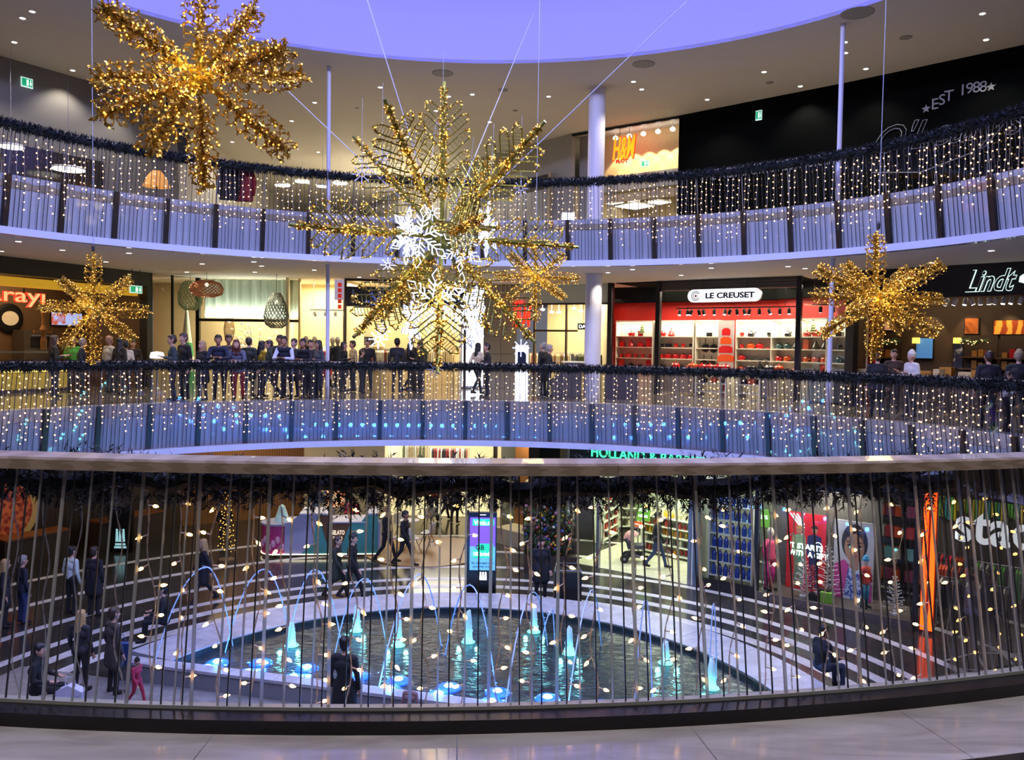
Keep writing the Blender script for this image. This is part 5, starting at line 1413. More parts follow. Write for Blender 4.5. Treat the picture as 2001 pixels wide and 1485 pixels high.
for px in (1866, 1786):
    u0, u1, z0, z1 = BI.rect(px, 660, px + 14, 671); o = MB(BI.M).box(u0, u1, z0, z1, .1, .14).build('shelf_lamp', mat('yellow_strip2', 'ffe070', .5, emit=2.0, ecol='ffd050')); tag(o, 'short yellow light bar over the ' + ('product panel' if px == 1866 else 'blue panel'), 'light bar')
# wall shelves with boxes
def choc_shelf(x0, x1, ys, label, seed):
    u0, u1 = BI.uz(x0, 690)[0], BI.uz(x1, 690)[0]; t = thing('shelf_unit', label, 'shelf unit', BI.w((u0 + u1) / 2, 0, .2)); rg = random.Random(seed)
    MB(BI.M).box(u0, u1, .0, BI.uz(x0, 655)[1], .02, .05).build('back_board', M_brownd, t)
    for y in ys:
        z = BI.uz((x0 + x1) / 2, y)[1]; MB(BI.M).box(u0, u1, z - .04, z, .05, .45).build('shelf_board', mat('walnut', '6a4a2a', .45), t)
        n = int((u1 - u0) / .2)
        for k in range(n):
            if rg.random() < .15: continue
            m = rg.choice([M_goldt, M_enam, mat('box_cream', 'd8c49a', .5), M_goldt, mat('box_brown', '7a4a22', .5)]); uu = u0 + .1 + (u1 - u0 - .2) * (k + .5) / n; hh = rg.uniform(.14, .3)
            o = MB(BI.M).box(uu - .07, uu + .07, z + .002, z + hh, .12, .3).box(uu - .072, uu + .072, z + hh * .7, z + hh * .78, .118, .302).build('chocolate_box', m)
            tag(o, {M_goldt: 'gold', M_enam: 'red'}.get(m, 'brown and cream') + ' chocolate box on the wall shelves', 'box', 'chocolate boxes on the wall shelves')
choc_shelf(1885, 1950, (697, 720), 'walnut shelves with gift boxes under the amber picture', 1); choc_shelf(1955, 2060, (700, 722), 'walnut shelves under the wide orange picture', 2); choc_shelf(1722, 1762, (698, 722), 'walnut shelves behind the gold snowflake', 3)
rg = random.Random(77)
for x0, x1, lab in ((1885, 1935, 'small lit fir garland on the shelf under the amber picture'), (1722, 1762, 'small lit fir garland on the shelf behind the gold snowflake')):
    u0, u1 = BI.uz(x0, 668)[0], BI.uz(x1, 668)[0]; z = BI.uz((x0 + x1) / 2, 668)[1]; mb = MB(BI.M); pts = [V((u0 + (u1 - u0) * i / 12, z + .05 * math.sin(i * .8), .3)) for i in range(13)]
    mb.tube(pts, .04, 5)
    for i in range(160):
        p = rg.choice(pts); d = V((rg.gauss(0, 1), rg.gauss(0, 1), rg.gauss(0, 1))).normalized(); w = d.cross(V((.3, .5, .2))).normalized() * .012
        p = p + V((rg.uniform(-.1, .1), 0, 0)); mb._add([p - w, p + w, p + d * .12], [(0, 1, 2)])
    t = thing('shelf_garland', lab, 'garland', BI.w((u0 + u1) / 2, z, .3)); mb.build('foliage', mat('garland_green', '3e5a34', .6), t); lb = MB(BI.M)
    for i in range(16): lb.ball(pts[rg.randrange(13)] + V((rg.uniform(-.1, .1), rg.uniform(-.07, .07), .07)), .014, 5, 3)
    b = lb.build('lamps', M_bulb, t); b['kind'] = 'stuff'
# counter and pale rock-shaped panel
CI = Plane((10.1, 24.7), (13.6, 20.9), -.3)
t = thing('shop_counter', 'dark brown counter along the chocolate shop front', 'counter', CI.w(2.4, 0, -.4))
MB(CI.M).box(.6, 6.0, 0, .9, -.7, 0).build('body', M_brownd, t); MB(CI.M).box(.55, 6.05, .9, .95, -.75, .05).build('top', mat('walnut', '6a4a2a'), t)
for i, px in enumerate((1680, 1740, 1755, 1802, 1830, 1842, 1880, 1905)):
    u = CI.uz(px, 715)[0]; o = MB(CI.M).box(u - .16, u + .16, .952, 1.12 + .06 * (i % 3), -.5, -.2).box(u - .165, u + .165, 1.05, 1.07, -.505, -.195).build('chocolate_box', M_goldt if i % 2 else mat('box_cream', 'd8c49a'))
    tag(o, ('gold' if i % 2 else 'cream') + ' chocolate box on the counter of the chocolate shop', 'box', 'chocolate boxes on the counter')
u0, u1, z0, z1 = BI.rect(1660, 615, 1712, 720)
o = MB(BI.M).prism([(u0, .9), (u0 + .05, 1.2), (u0 + .25, 1.75), (u0 + .55, 2.3), (u1 - .1, 3.2), (u1, 3.2), (u1 - .15, 1.8), (u1 - .3, .9)], .08, base=.06).build('relief_panel', mat('pale_relief', '9aa08c', .6, noise=(6, .06)))
tag(o, 'tall pale grey leaning relief panel behind the gold snowflake', 'wall panel')

# ------------------------------------------------------------------ upper gallery: fashion shop, restaurant lettering, pendant lamps
WU = Plane((2.2, 32.4), (5.85, 29.7)); zU = Z_UP
M_cone = mat('washed_wall', 'd8c08c', .7)
t = back_room('wall_upper_shop', WU, 1.2, zU + 2.0, Z_CEIL, M_cone, 'warm washed wall of the upper fashion shop', 0, WU.len, False)
MB(WU.M).box(0, WU.len, zU + 2.35, zU + 2.95, -1.2, -.9).build('lintel', mat('lintel_grey', '9a9c92', .6), t)
back_room('wall_upper_shop_deep', WU, 7.0, zU, zU + 3.2, mat('shop_deep', 'b9a680', .7), 'deep back wall of the upper fashion shop', -1, WU.len + 1)
MB(WU.M).box(0, .5, zU, Z_CEIL, -1.0, -.6).build('pier', M_greywall, t); MB(WU.M).box(0, WU.len, Z_CEIL - .1, Z_CEIL - .02, -.1, .0).build('ceiling_rail', M_black_metal, t)
for px, py in ((1185, 264), (1212, 259), (1240, 254), (1269, 249), (1298, 243)):
    u = WU.uz(px, py)[0]; p = WU.w(u, Z_CEIL - .25, -.7)
    l = thing('washer_lamp', 'round spot washing the warm wall above the upper shop sign', 'spot lamp', p, 'wall washers of the upper shop')
    MB().ball(p, (.1, .1, .08), 10, 6).build('lens', M_glow_white, l); MB().tube([p, p + V((0, 0, .25))], .02, 6).build('stem', M_trim, l)
    add_light('lamp', 'SPOT', p + V((0, 0, -.13)), 160, (1, .82, .5), .04, aim=WU.w(u, Z_CEIL - 2.2, -1.05), spot=75, parent=l, blend=.25)
u, z = WU.uz(1217, 288); t = sign('shop_sign', 'orange-red hanging letter sign before the warm wall of the upper fashion shop', WU.w(u, z, -.1))
text_on(WU, 'H&M', u, z, -.1, .85, mat('sign_amber', 'ffb020', .4, emit=1.5, ecol='ff9a18'), t, width=.95, shear=.25, bold=.02); text_on(WU, 'H&M', u, z, -.13, .92, M_red, t, width=1.02, shear=.25, bold=.04, name='lettering_edge')
text_on(WU, 'MAN', *WU.uz(1212, 314), -.1, .16, M_red, t, bold=.02)
for f in (-.2, .2): MB(WU.M).box(u + f - .008, u + f + .008, z + .4, Z_CEIL, -.12, -.11).build('hanger', M_black_metal, t)
exit_sign(WU, (1232, 305, 1247, 317), -.85, 'green exit sign under the lintel of the upper fashion shop')
PLt = mat('square_light_white', 'ffffff', .5, emit=3.2, ecol='fffaf0', sample=True)
for k, (x0, y0, x1, y1, lab) in enumerate(((1172, 374, 1290, 392, 'large white square light panel high in the upper shop'), (1172, 386, 1220, 404, 'white light panel low in the upper shop beside the column'), (1265, 388, 1312, 402, 'white light panel low in the upper shop by the black wall'), (1200, 396, 1280, 408, 'lowest white light panel of the upper shop'))):
    Y = (34, 35.5, 34.5, 37)[k]
    p0, p1 = at_y(x0, (y0 + y1) / 2, Y), at_y(x1, (y0 + y1) / 2, Y); zc_ = p0.z; s_ = (p1.x - p0.x)
    t = thing('square_lamp', lab, 'light panel', ((p0.x + p1.x) / 2, Y, zc_)); t.rotation_euler = (0, 0, .6)
    MB().box(-s_ * .35, s_ * .35, -s_ * .35, s_ * .35, 0, .06).build('frame', M_trim, t, world=False); MB().box(-s_ * .34, s_ * .34, -s_ * .34, s_ * .34, -.02, 0).build('diffuser', PLt, t, world=False)
    MB().tube([(0, 0, .06), (0, 0, max(.1, zU + 3.2 - zc_))], .01, 5).build('suspension', M_steel, t, world=False)
for i, (px, py) in enumerate(((1190, 325), (1196, 325), (1283, 314), (1288, 321), (1142, 323), (1265, 332), (1197, 353), (1228, 358), (1140, 398))):
    p = at_y(px, py, 33.0); l = thing('ceiling_spot', 'small lit spotlight at the mouth of the upper fashion shop', 'spot lamp', p, 'spots of the upper fashion shop')
    MB().ball(p, .07, 8, 5).build('lens', M_glow_white, l); MB().tube([p, p + V((0, 0, .2))], .02, 5).build('stem', M_black_metal, l)
c = at_y(1113, 410, 31.8); t = thing('display_case', 'white display case with a red lower half in the upper shop', 'display', (c.x, c.y, zU))
MB().cbox((0, 0, .35), (.5, .4, .7)).build('base', mat('case_red', 'b82420', .5, emit=.3), t, world=False); MB().cbox((-.05, 0, 1.05), (.5, .4, .7)).build('light_top', mat('case_white', 'ffffff', .5, emit=1.6, ecol='f0f8ff'), t, world=False)
area_in(WU, 1.8, zU + 3.1, -3.5, 140, (1, .88, .66), 3, 4)
# faint lettering on the black wall
M_faint = mat('faint_lettering', '8f8f8a', .6); M_script = mat('faint_script', '85858a', .6, emit=.05)
u, z = UB1.uz(1500, 327); uw = UB1.uz(1638, 327)[0] - UB1.uz(1362, 327)[0]
t = sign('painted_lettering', 'faint capital lettering low on the black restaurant wall', UB1.w(u, z, .01)); text_on(UB1, 'THE NO1 SPORTS RESTAURANT', u, z, .005, .36, M_faint, t, width=uw)
t = sign('painted_lettering', 'small arched lettering with stars on the black restaurant wall', UB2.w(2, 8, .01))
chars = 'EST 1988'; uA_, zA_ = UB2.uz(1822, 205); uB_, zB_ = UB2.uz(1925, 170)
for i, ch in enumerate(chars):
    if ch == ' ': continue
    f = i / 7; px = 1828 + 94 * f; py = 203 - 34 * f - 8 * math.sin(PI * f) * 1.0
    u, z = UB2.uz(px, py); text_on(UB2, ch, u, z, .005, .3, M_faint, t, name='letter')
for px, py in ((1810, 213), (1937, 170)):
    u, z = UB2.uz(px, py); mb = MB(UB2.M); mb.prism([(u + (.13 if k % 2 == 0 else .055) * math.cos(PI / 2 + k * PI / 5), z + (.13 if k % 2 == 0 else .055) * math.sin(PI / 2 + k * PI / 5)) for k in range(10)], .02, base=.005); mb.build('star', M_faint, t)
t = sign('painted_lettering', 'large outlined script lettering behind the light curtain on the black wall', UB2.w(3, 6.5, .01))
u, z = UB2.uz(1850, 262); text_on(UB2, "O'Learys", u, z, .006, 1.1, M_script, t, width=UB2.uz(1990, 262)[0] - UB2.uz(1700, 262)[0], shear=.4, bold=.012); text_on(UB2, "O'Learys", u, z, .028, 1.06, M_blackwall, t, width=(UB2.uz(1990, 262)[0] - UB2.uz(1700, 262)[0]) * .985, shear=.4, bold=-.008, name='lettering_face')
u, z = UB2.uz(1800, 318); MB(UB2.M).tube([(u - 1.4, z - .1, .02), (u, z - .28, .02), (u + 1.4, z + .1, .02)], .015, 4).build('underline', M_script, t)
# pendant discs of the upper corridor
for i, (px, py, w, Y, lab) in enumerate(((22, 287, 46, 24.0, 'flat glowing disc pendant at the taupe upper wall'), (134, 331, 60, 25.5, 'flat glowing disc pendant beside the taupe upper wall'), (414, 371, 26, 36, 'small flat glowing disc pendant beyond the hanging red jacket'), (552, 362, 30, 36, 'flat glowing disc pendant low in the upper corridor'),
                                (591, 355, 29, 38, 'flat glowing disc pendant among others in the upper corridor'), (630, 364, 24, 35, 'flat glowing disc pendant beside the slim post'), (664, 358, 29, 37, 'flat glowing disc pendant deepest in the upper corridor'), (785, 358, 10, 40, 'tiny glowing pendant at the grey wall'))):
    p = at_y(px, py, Y); r = w * Y / FPX / 2
    t = thing('disc_pendant', lab, 'pendant lamp', p); MB().lathe([(r * .98, 0), (r, .03), (r * .95, .06), (.05, .08)], p, 24).build('shade', M_trim, t); MB().lathe([(0, -.02), (r * .96, -.02), (r * .98, 0)], p, 24).build('diffuser', PLt, t); MB().tube([p + V((0, 0, .08)), V((p.x, p.y, Z_CEIL))], .006, 4).build('cord', M_cable, t)
# dark restaurant window with an orange shade on the upper left
WQ = Plane((-13.5, 27.3), (-12.5, 30.7)); 
o = MB(UWL.M).box(.1, UWL.len - .1, zU, zU + 2.1, .0, .03).build('window_6', mat('dark_window', '2c241c', .15)); struct(o, 'dark restaurant window in the taupe upper wall', 'window')
c = at_y(306, 365, 26.5); t = thing('lamp_shade', 'orange half-cone lamp shade beside the upper railing', 'lamp', c); MB().lathe([(.42, 0), (.3, .3), (.14, .5), (.02, .52)], c, 18).build('shade', mat('orange_shade', 'd8954a', .6, emit=.8, ecol='e09848'), t); MB().tube([c, V((c.x, c.y, zU))], .03, 6).build('stand', M_dark, t)
c = at_y(352, 240, 27.5)
t = thing('ceiling_speaker', 'black wedge loudspeaker mounted high by the upper corridor', 'loudspeaker', c); MB().prism([(-.9, .5), (.1, -.1), (.25, -.5), (.25, -1.2), (-.05, -1.2), (-.1, -.6), (-.7, .25)], .3, 'y', 0).build('body', M_dark, t, world=False); MB().tube([(-.5, .15, .3), (-.5, .15, 1.2)], .03, 6).build('bracket', M_dark, t, world=False)
# ------------------------------------------------------------------ lower court: pool and fountain
ZL = Z_LO
M_rim = pattern('pool_white_stone', 'noise', '9a9aa0', 'b4b4ba', 3, rough=.35); M_rimface = mat('pool_grey_face', '7c7c82', .4, noise=(2, .05))
M_water = pattern('dark_water', 'noise', '161d1f', '303a3c', 2.2, rough=.16, bump=.9, dist=8, stretch=(1, 1.6, 1))
a0, a1 = R(-3.7), R(155.4)
t = thing('fountain_pool', 'round fountain pool with a broad white stone rim in the lower court', 'pool', (PC.x, PC.y, ZL))
RT = ZL + .4; N = 14
for k in range(N):
    b0 = a0 + (a1 - a0) * k / N; b1 = a0 + (a1 - a0) * (k + 1) / N; g = .0006
    disc_ring(MB(), 6.5, 7.7, ZL, RT, b0 + g, b1 - g, 6).build('rim_slab', M_rim, t)
A_ = V((PC.x + 6.5 * math.cos(a1), PC.y + 6.5 * math.sin(a1), 0)); B_ = V((PC.x + 6.5 * math.cos(a0), PC.y + 6.5 * math.sin(a0), 0))
d = (B_ - A_).normalized(); nn = V((d.y, -d.x, 0))
if nn.y > 0: nn = -nn
mb = MB(); q0, q1 = A_ - d * 1.3, B_ + d * 1.3
mb.prism([(p.x, p.y) for p in (q0, q1, q1 + nn * .3, q0 + nn * .3)], RT - .06 - ZL, base=ZL).build('front_wall', M_rimface, t)
for k in range(8):
    p0 = q0.lerp(q1, k / 8) + d * .004; p1 = q0.lerp(q1, (k + 1) / 8) - d * .004
    MB().prism([(p.x, p.y) for p in (p0, p1, p1 + nn * .32, p0 + nn * .32)], .058, base=RT - .058).build('coping', M_rim, t)
pts = [(PC.x + 6.5 * math.cos(a0 + (a1 - a0) * k / 48), PC.y + 6.5 * math.sin(a0 + (a1 - a0) * k / 48)) for k in range(49)]
MB().prism(pts, .05, base=RT - .17).build('water', M_water, t)
disc_ring(MB(), 6.44, 6.5, ZL, RT - .02, a0, a1, 60).build('inner_edge', M_dark, t)
# paving in front of the pool wall
pv = [q0 - d * 2.2 + nn * .3, q1 + nn * .3, q1 + nn * 6, q0 - d * 2.2 + nn * 6]
o = MB().prism([(p.x, p.y) for p in pv], .012, base=ZL - .006).build('floor_paving', pattern('grey_paving', 'noise', '6e6c6a', '858381', 4, rough=.35)); struct(o, 'light grey paving before the pool wall', 'floor')
WZ = RT - .12
M_blue = mat('blue_pool_lamp', 'bfe0ff', .3, emit=9, ecol='7aa8ff'); M_cyan = mat('cyan_pool_lamp', 'c0fff4', .3, emit=2.2, ecol='30e8e0')
M_foam = mat('foam_water', 'd8f4f4', .4, noise=(25, .1)); M_jet = mat('water_jet', 'cfe4ff', .25)
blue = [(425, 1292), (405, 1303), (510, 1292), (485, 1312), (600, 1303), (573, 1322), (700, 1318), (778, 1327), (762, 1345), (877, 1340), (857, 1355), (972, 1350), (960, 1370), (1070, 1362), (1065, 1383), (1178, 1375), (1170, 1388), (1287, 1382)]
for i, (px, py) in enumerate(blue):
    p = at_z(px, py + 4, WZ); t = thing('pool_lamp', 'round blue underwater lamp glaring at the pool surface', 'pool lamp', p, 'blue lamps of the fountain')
    MB().lathe([(.1, -.04), (.12, .0), (.1, .02)], p, 12).build('ring', M_steel, t); MB().lathe([(.25, .0), (.22, .03), (.1, .045)], p, 14).build('halo_disc', mat('painted_blue_halo', '2a50ff', .3, emit=2.2, ecol=(.012, .1, 1.0)), t, smooth=True); MB().lathe([(.105, .04), (.07, .075), (0, .085)], p, 12).build('lens', M_blue, t, smooth=True)  # wide deep-blue disc paints the lamp's halo as a glowing surface
    mb = MB(); rg = random.Random(i)
    for k in range(9): a = rg.random() * 6.28; rr = rg.uniform(.1, .26); mb.ball(p + V((rr * math.cos(a), rr * math.sin(a), .01)), (rg.uniform(.025, .05), rg.uniform(.02, .04), .02), 7, 4)
    b = mb.build('splash', M_foam, t, smooth=True); b['kind'] = 'stuff'
    if i % 2 == 0: add_light('lamp', 'POINT', p + V((0, 0, .15)), 55, (.05, .25, 1), .08, parent=t)
cyan = [(570, 1262, .55), (697, 1233, .62), (778, 1262, .75), (915, 1255, .75), (1043, 1235, .6), (1112, 1278, .62), (1300, 1296, .5), (1390, 1345, .62)]
for i, (px, py, h) in enumerate(cyan):
    p = at_z(px, py, WZ); t = thing('foam_jet', 'short frothy water column lit turquoise from below', 'fountain jet', p, 'turquoise foam jets of the fountain')
    rg = random.Random(i + 60); mb = MB()
    mb.lathe([(.13, 0), (.1, .08), (.085, h * .35), (.075, h * .7), (.05, h * .95), (0, h)], p, 12)
    for k in range(26): z = rg.random(); a = rg.random() * 6.28; rr = .09 * (1.25 - z); mb.ball(p + V((rr * math.cos(a), rr * math.sin(a), z * h)), rg.uniform(.02, .035), 6, 4)
    mb.build('foam', M_foam, t, smooth=True); MB().lathe([(0, .02), (.16, .012)], p, 14).build('lens', M_cyan, t)
    for sx in (-1, 1): add_light('lamp', 'POINT', p + V((sx * .2, -.22, .06)), 5, (.2, .85, .92), .05, parent=t)
arcs = [((300, 1300), (396, 1112), (455, 1215)), ((440, 1195), (515, 1113), (570, 1225)), ((560, 1200), (615, 1113), (668, 1215)), ((655, 1230), (712, 1131), (755, 1215)), ((740, 1345), (815, 1128), (862, 1230)), ((870, 1280), (921, 1143), (968, 1340)),
        ((985, 1395), (1037, 1163), (1070, 1260)), ((1110, 1380), (1157, 1163), (1175, 1255)), ((1240, 1385), (1262, 1172), (1275, 1380)), ((1385, 1340), (1393, 1180), (1400, 1330)), ((1055, 1265), (1079, 1195), (1084, 1250))]
for i, (l, pk, r_) in enumerate(arcs):
    pl_ = at_z(l[0], max(l[1], 1275), WZ); pr_ = at_z(r_[0], max(r_[1], 1262), WZ); pm = at_y(pk[0], pk[1], (pl_.y + pr_.y) / 2)
    H = pm.z - WZ; pts = []
    xm = pm.x
    for k in range(25):
        s_ = k / 24; x = pl_.x + (pr_.x - pl_.x) * s_; y = pl_.y + (pr_.y - pl_.y) * s_
        f = (x - pl_.x) / max(xm - pl_.x, .01) if x < xm else (pr_.x - x) / max(pr_.x - xm, .01)
        pts.append(V((x, y, WZ + H * (1 - (1 - f) ** 2))))
    t = thing('water_arc', 'thin arching water jet of the fountain, lit blue', 'fountain jet', pl_, 'arching jets of the fountain')
    MB().tube(pts, .014, 5).build('stream', M_jet, t); mb = MB(); rg = random.Random(i)
    for k in range(20): mb.ball(pts[rg.randrange(25)] + V((rg.gauss(0, .02), 0, rg.gauss(0, .02))), rg.uniform(.01, .02), 5, 3)
    b = mb.build('droplets', M_jet, t); b['kind'] = 'stuff'

# planter with white edge near the pool
e0, e1, e2, e3 = at_z(110, 1358, ZL + .42), at_z(470, 1408, ZL + .42), at_z(470, 1470, ZL + .42), at_z(60, 1420, ZL + .42)
t = thing('planter_bench', 'low white-edged planter bench beside the pool paving', 'bench', ((e0.x + e2.x) / 2, (e0.y + e2.y) / 2, ZL))
c_ = (e0 + e1 + e2 + e3) / 4; inn = [p.lerp(c_, .25) for p in (e0, e1, e2, e3)]
MB().prism([(p.x, p.y) for p in (e0, e1, e2, e3)], .36, base=ZL).build('body', M_rim, t)
oo = (e0, e1, e2, e3)
for k in range(4):
    a, b = oo[k], oo[(k + 1) % 4]; c2, d2 = inn[(k + 1) % 4], inn[k]; MB().prism([(p.x, p.y) for p in (a, b, c2, d2)], .05, base=ZL + .361).build('edge', M_rim, t)
MB().prism([(p.x, p.y) for p in inn], .02, base=ZL + .361).build('soil', pattern('dark_soil', 'noise', '15140f', '2a2a1c', 12, rough=.9), t)

# ------------------------------------------------------------------ totem
c = at_z(941, 1168, ZL + .002); c = V((c.x, 22.2, ZL)); c.x = at_y(941, 1168, 22.2).x
t = thing('info_totem', 'tall black advertising totem with a purple and blue screen at the pool rim', 'totem', c)
TP = Plane((c.x - .5, c.y), (c.x + .5, c.y - .0)); 
def tw(px, py): return TP.uz(px, py)
u0, z0 = tw(911, 1168); u1, z1 = tw(971, 1002)
MB(TP.M).box(u0, u1, ZL, z1, -.16, 0).build('body', mat('totem_black', '101012', .25), t)
s0, s1, sz0, sz1 = TP.rect(918, 1011, 968, 1114)
M_tp, M_tb = mat('screen_purple', '8a62d8', .4, emit=1.0, ecol='7a4ed0'), mat('screen_sky', '78b8ec', .4, emit=1.0, ecol='60acea'); zm = sz0 + (sz1 - sz0) * .45
disp = MB(TP.M).box(s0, s1, zm, sz1, 0, .01).build('display_top', M_tp, t); MB(TP.M).box(s0, s1, sz0, zm, 0, .01).build('display_bottom', M_tb, t)
M_tg = mat('screen_green', '3ad8a0', .4, emit=.9, ecol='22d090'); w = s1 - s0; uc_ = (s0 + s1) / 2
def ctext(body, px, py, h, m, wd=None): u, z = tw(px, py); text_on(TP, body, u, z, .016, h, m, t, width=wd)
MB(TP.M).box(s0 + .1 * w, s1 - .06 * w, *[tw(943, y)[1] for y in (1027, 1014)], .01, .016).build('green_block', M_tg, t)
M_ink = mat('screen_ink', '10122a', .5); ctext('Vimla.se', 944, 1021, .12, M_wt, .42 * w / .6)
MB(TP.M).box(s0 + .3 * w, s1 - .08 * w, *[tw(943, y)[1] for y in (1075, 1062)], .01, .016).build('green_block', M_tg, t); MB(TP.M).box(s0 + .12 * w, s1 - .08 * w, *[tw(943, y)[1] for y in (1090, 1075)], .01, .016).build('green_block', M_tg, t)
ctext('GB', 938, 1069, .13, M_ink); ctext('100 kr/mån', 943, 1082, .11, M_wt, .7 * w)
ctext('Byt, inbindingstid nu vill', 943, 1100, .055, M_ink, .85 * w); ctext('prova fritt i 2 mån', 943, 1107, .055, M_ink, .75 * w)
for sx in (-.07, .0, .07): 
    u, z = tw(944, 1124); MB(TP.M).prism([(u + sx - .03, z - .09), (u + sx + .03, z - .09), (u + sx + .02, z + .09), (u + sx - .02, z + .09)], .006, base=.0).build('emblem_bar', M_wt, t)
u, z = tw(944, 1131); MB(TP.M).box(u - .1, u + .1, z - .03, z - .01, 0, .006).build('emblem_line', M_wt, t); u, z = tw(944, 1006); MB(TP.M).box(u - .08, u + .08, z - .01, z + .01, 0, .006).build('emblem_line', M_wt, t)
# distant sign with the same three-bar emblem
c = at_z(235, 1085, ZL); t = thing('info_totem', 'dark totem with a pale three-bar emblem by the lower cafe', 'totem', (at_y(235, 1100, 27).x, 27, ZL)); TQ = Plane((t.location.x - .5, 27), (t.location.x + .5, 27)); u, z = TQ.uz(235, 1048)
MB(TQ.M).box(u - .4, u + .4, ZL, z + 1.0, -.15, 0).build('body', mat('totem_black', '101012'), t)
M_pem = mat('pale_emblem', 'a8dce4', .4, emit=.8, ecol='a0d8e0')
for sx in (-.11, 0, .11): MB(TQ.M).prism([(u + sx - .05, z - .18), (u + sx + .05, z - .18), (u + sx + .03, z + .25), (u + sx - .03, z + .25)], .006, base=0).build('emblem_bar', M_pem, t)
MB(TQ.M).box(u - .2, u + .2, z - .4, z - .33, 0, .006).build('emblem_line', M_pem, t); MB(TQ.M).box(u - .17, u + .17, z - .3, z - .23, 0, .006).build('emblem_line', M_pem, t)

# ------------------------------------------------------------------ ice-cream kiosk
KP = Plane((-8.45, 26.5), (-4.3, 26.9)); ku = lambda px, py=1060: KP.uz(px, py)[0]; kz = lambda py, px=620: KP.uz(px, py)[1]
kt = thing('ice_cream_kiosk', 'ice-cream kiosk with a rounded pink end, teal panels and a brown V', 'kiosk', KP.w(2, ZL, -.6))
M_pink, M_lil, M_teal = mat('kiosk_pink', 'c23a78', .4), mat('kiosk_lilac', 'a9a8c0', .4), mat('kiosk_teal', '4f9a8c', .4, noise=(3, .06)); M_kb = mat('kiosk_brown', '6a4a2c', .5)
ztop, zlow, zp = kz(1006), kz(1022), kz(1028)
r = .55; ua_ = ku(505) + r
mb = MB(); 
mb.lathe([(r, ZL + .12), (r, zp)], KP.w(ua_, 0, -r), 24).build('rounded_end', M_pink, kt); MB().lathe([(r + .03, zp), (r + .03, zp + .06), (0, zp + .06)], KP.w(ua_, 0, -r), 24).build('end_top', M_lil, kt)
for k in range(9):
    a = PI * (1.15 + .75 * k / 9); p = KP.w(ua_, ZL + .35 + .12 * (k % 3), -r); MB().ball(p + V((math.cos(a) * r, math.sin(a) * r, 0)), (.09, .09, .13), 8, 5).build('petal_print', mat('petal_pink', 'e0a0b8', .5), kt)
MB(KP.M).box(ku(555), ku(742), ZL + .12, zlow, -1.1, -.06).build('core', M_lil, kt)
MB(KP.M).prism([(ku(556), ZL + .12), (ku(625), ZL + .12), (ku(625), ztop), (ku(585), ztop), (ku(556), zp)], .06, base=-.06).build('lilac_panel', M_lil, kt)
MB(KP.M).prism([(ku(588), ZL + .12), (ku(648), ZL + .12), (ku(620), ztop - .02), (ku(612), ZL + .5)], .07, base=-.06).build('teal_panel', M_teal, kt)
MB(KP.M).prism([(ku(645), ZL + .12), (ku(660), ZL + .12), (ku(684), kz(1023)), (ku(650), kz(1023)), (ku(640), ztop), (ku(622), ztop)], .08, base=-.06).build('brown_v', M_kb, kt)
MB(KP.M).prism([(ku(661), ZL + .12), (ku(738), ZL + .12), (ku(738), ztop), (ku(716), ztop), (ku(704), kz(1023)), (ku(684), kz(1023))], .07, base=-.06).build('teal_panel', M_teal, kt)
for x0, x1 in ((585, 640), (716, 738)): MB(KP.M).box(ku(x0), ku(x1), ztop, ztop + .05, -1.1, .03).build('counter_top', M_wt2 if False else M_white, kt)
MB(KP.M).box(ku(640), ku(716), zlow - .0, zlow + .04, -1.1, .03).build('counter_top', M_white, kt)
u, z = KP.uz(660, 1040); text_on(KP, 'GELATO', u, z, .03, .14, mat('kiosk_letters', 'fff2d8', .4, emit=1.2, ecol='ffeccc'), kt, width=.45); text_on(KP, 'TO GO', u, z - .2, .03, .12, mat('kiosk_letters', 'fff2d8'), kt, width=.3)
M_ledw = mat('kiosk_led', 'fff4d8', .4, emit=3.0, ecol='fff0cc')
MB(KP.M).box(ua_, ku(742), ZL + .1, ZL + .125, -.06, .03).build('led_strip', M_ledw, kt); MB().tube([KP.w(ua_, ZL + .11, -r) + V((math.cos(a_) * (r + .02), math.sin(a_) * (r + .02), 0)) for a_ in [PI * (1.0 + .55 * k / 10) for k in range(11)]], .014, 5).build('led_strip', M_ledw, kt)
MB(KP.M).box(ua_, ku(742), ZL, ZL + .1, -1.0, -.1).build('plinth', M_dark, kt)
MB().lathe([(.25, zp + .06), (.22, zp + .2), (.1, zp + .55), (.02, zp + .62)], KP.w(ua_ + .1, 0, -r), 14).build('cone_ornament', mat('pale_ice', 'b8dcd8', .3, emit=.15), kt)
t = thing('menu_board', 'orange and cream lit menu board behind the kiosk', 'menu board', KP.w(ku(640), ZL, -1.3)); MB(KP.M).box(ku(625), ku(665), ztop, ztop + .55, -1.4, -1.3).build('board', pattern('menu_orange', 'noise', 'd8641c', 'ffe0a8', 5, emit=.9), t); MB(KP.M).box(ku(640), ku(644), ZL, ztop, -1.38, -1.32).build('post', M_steel, t)
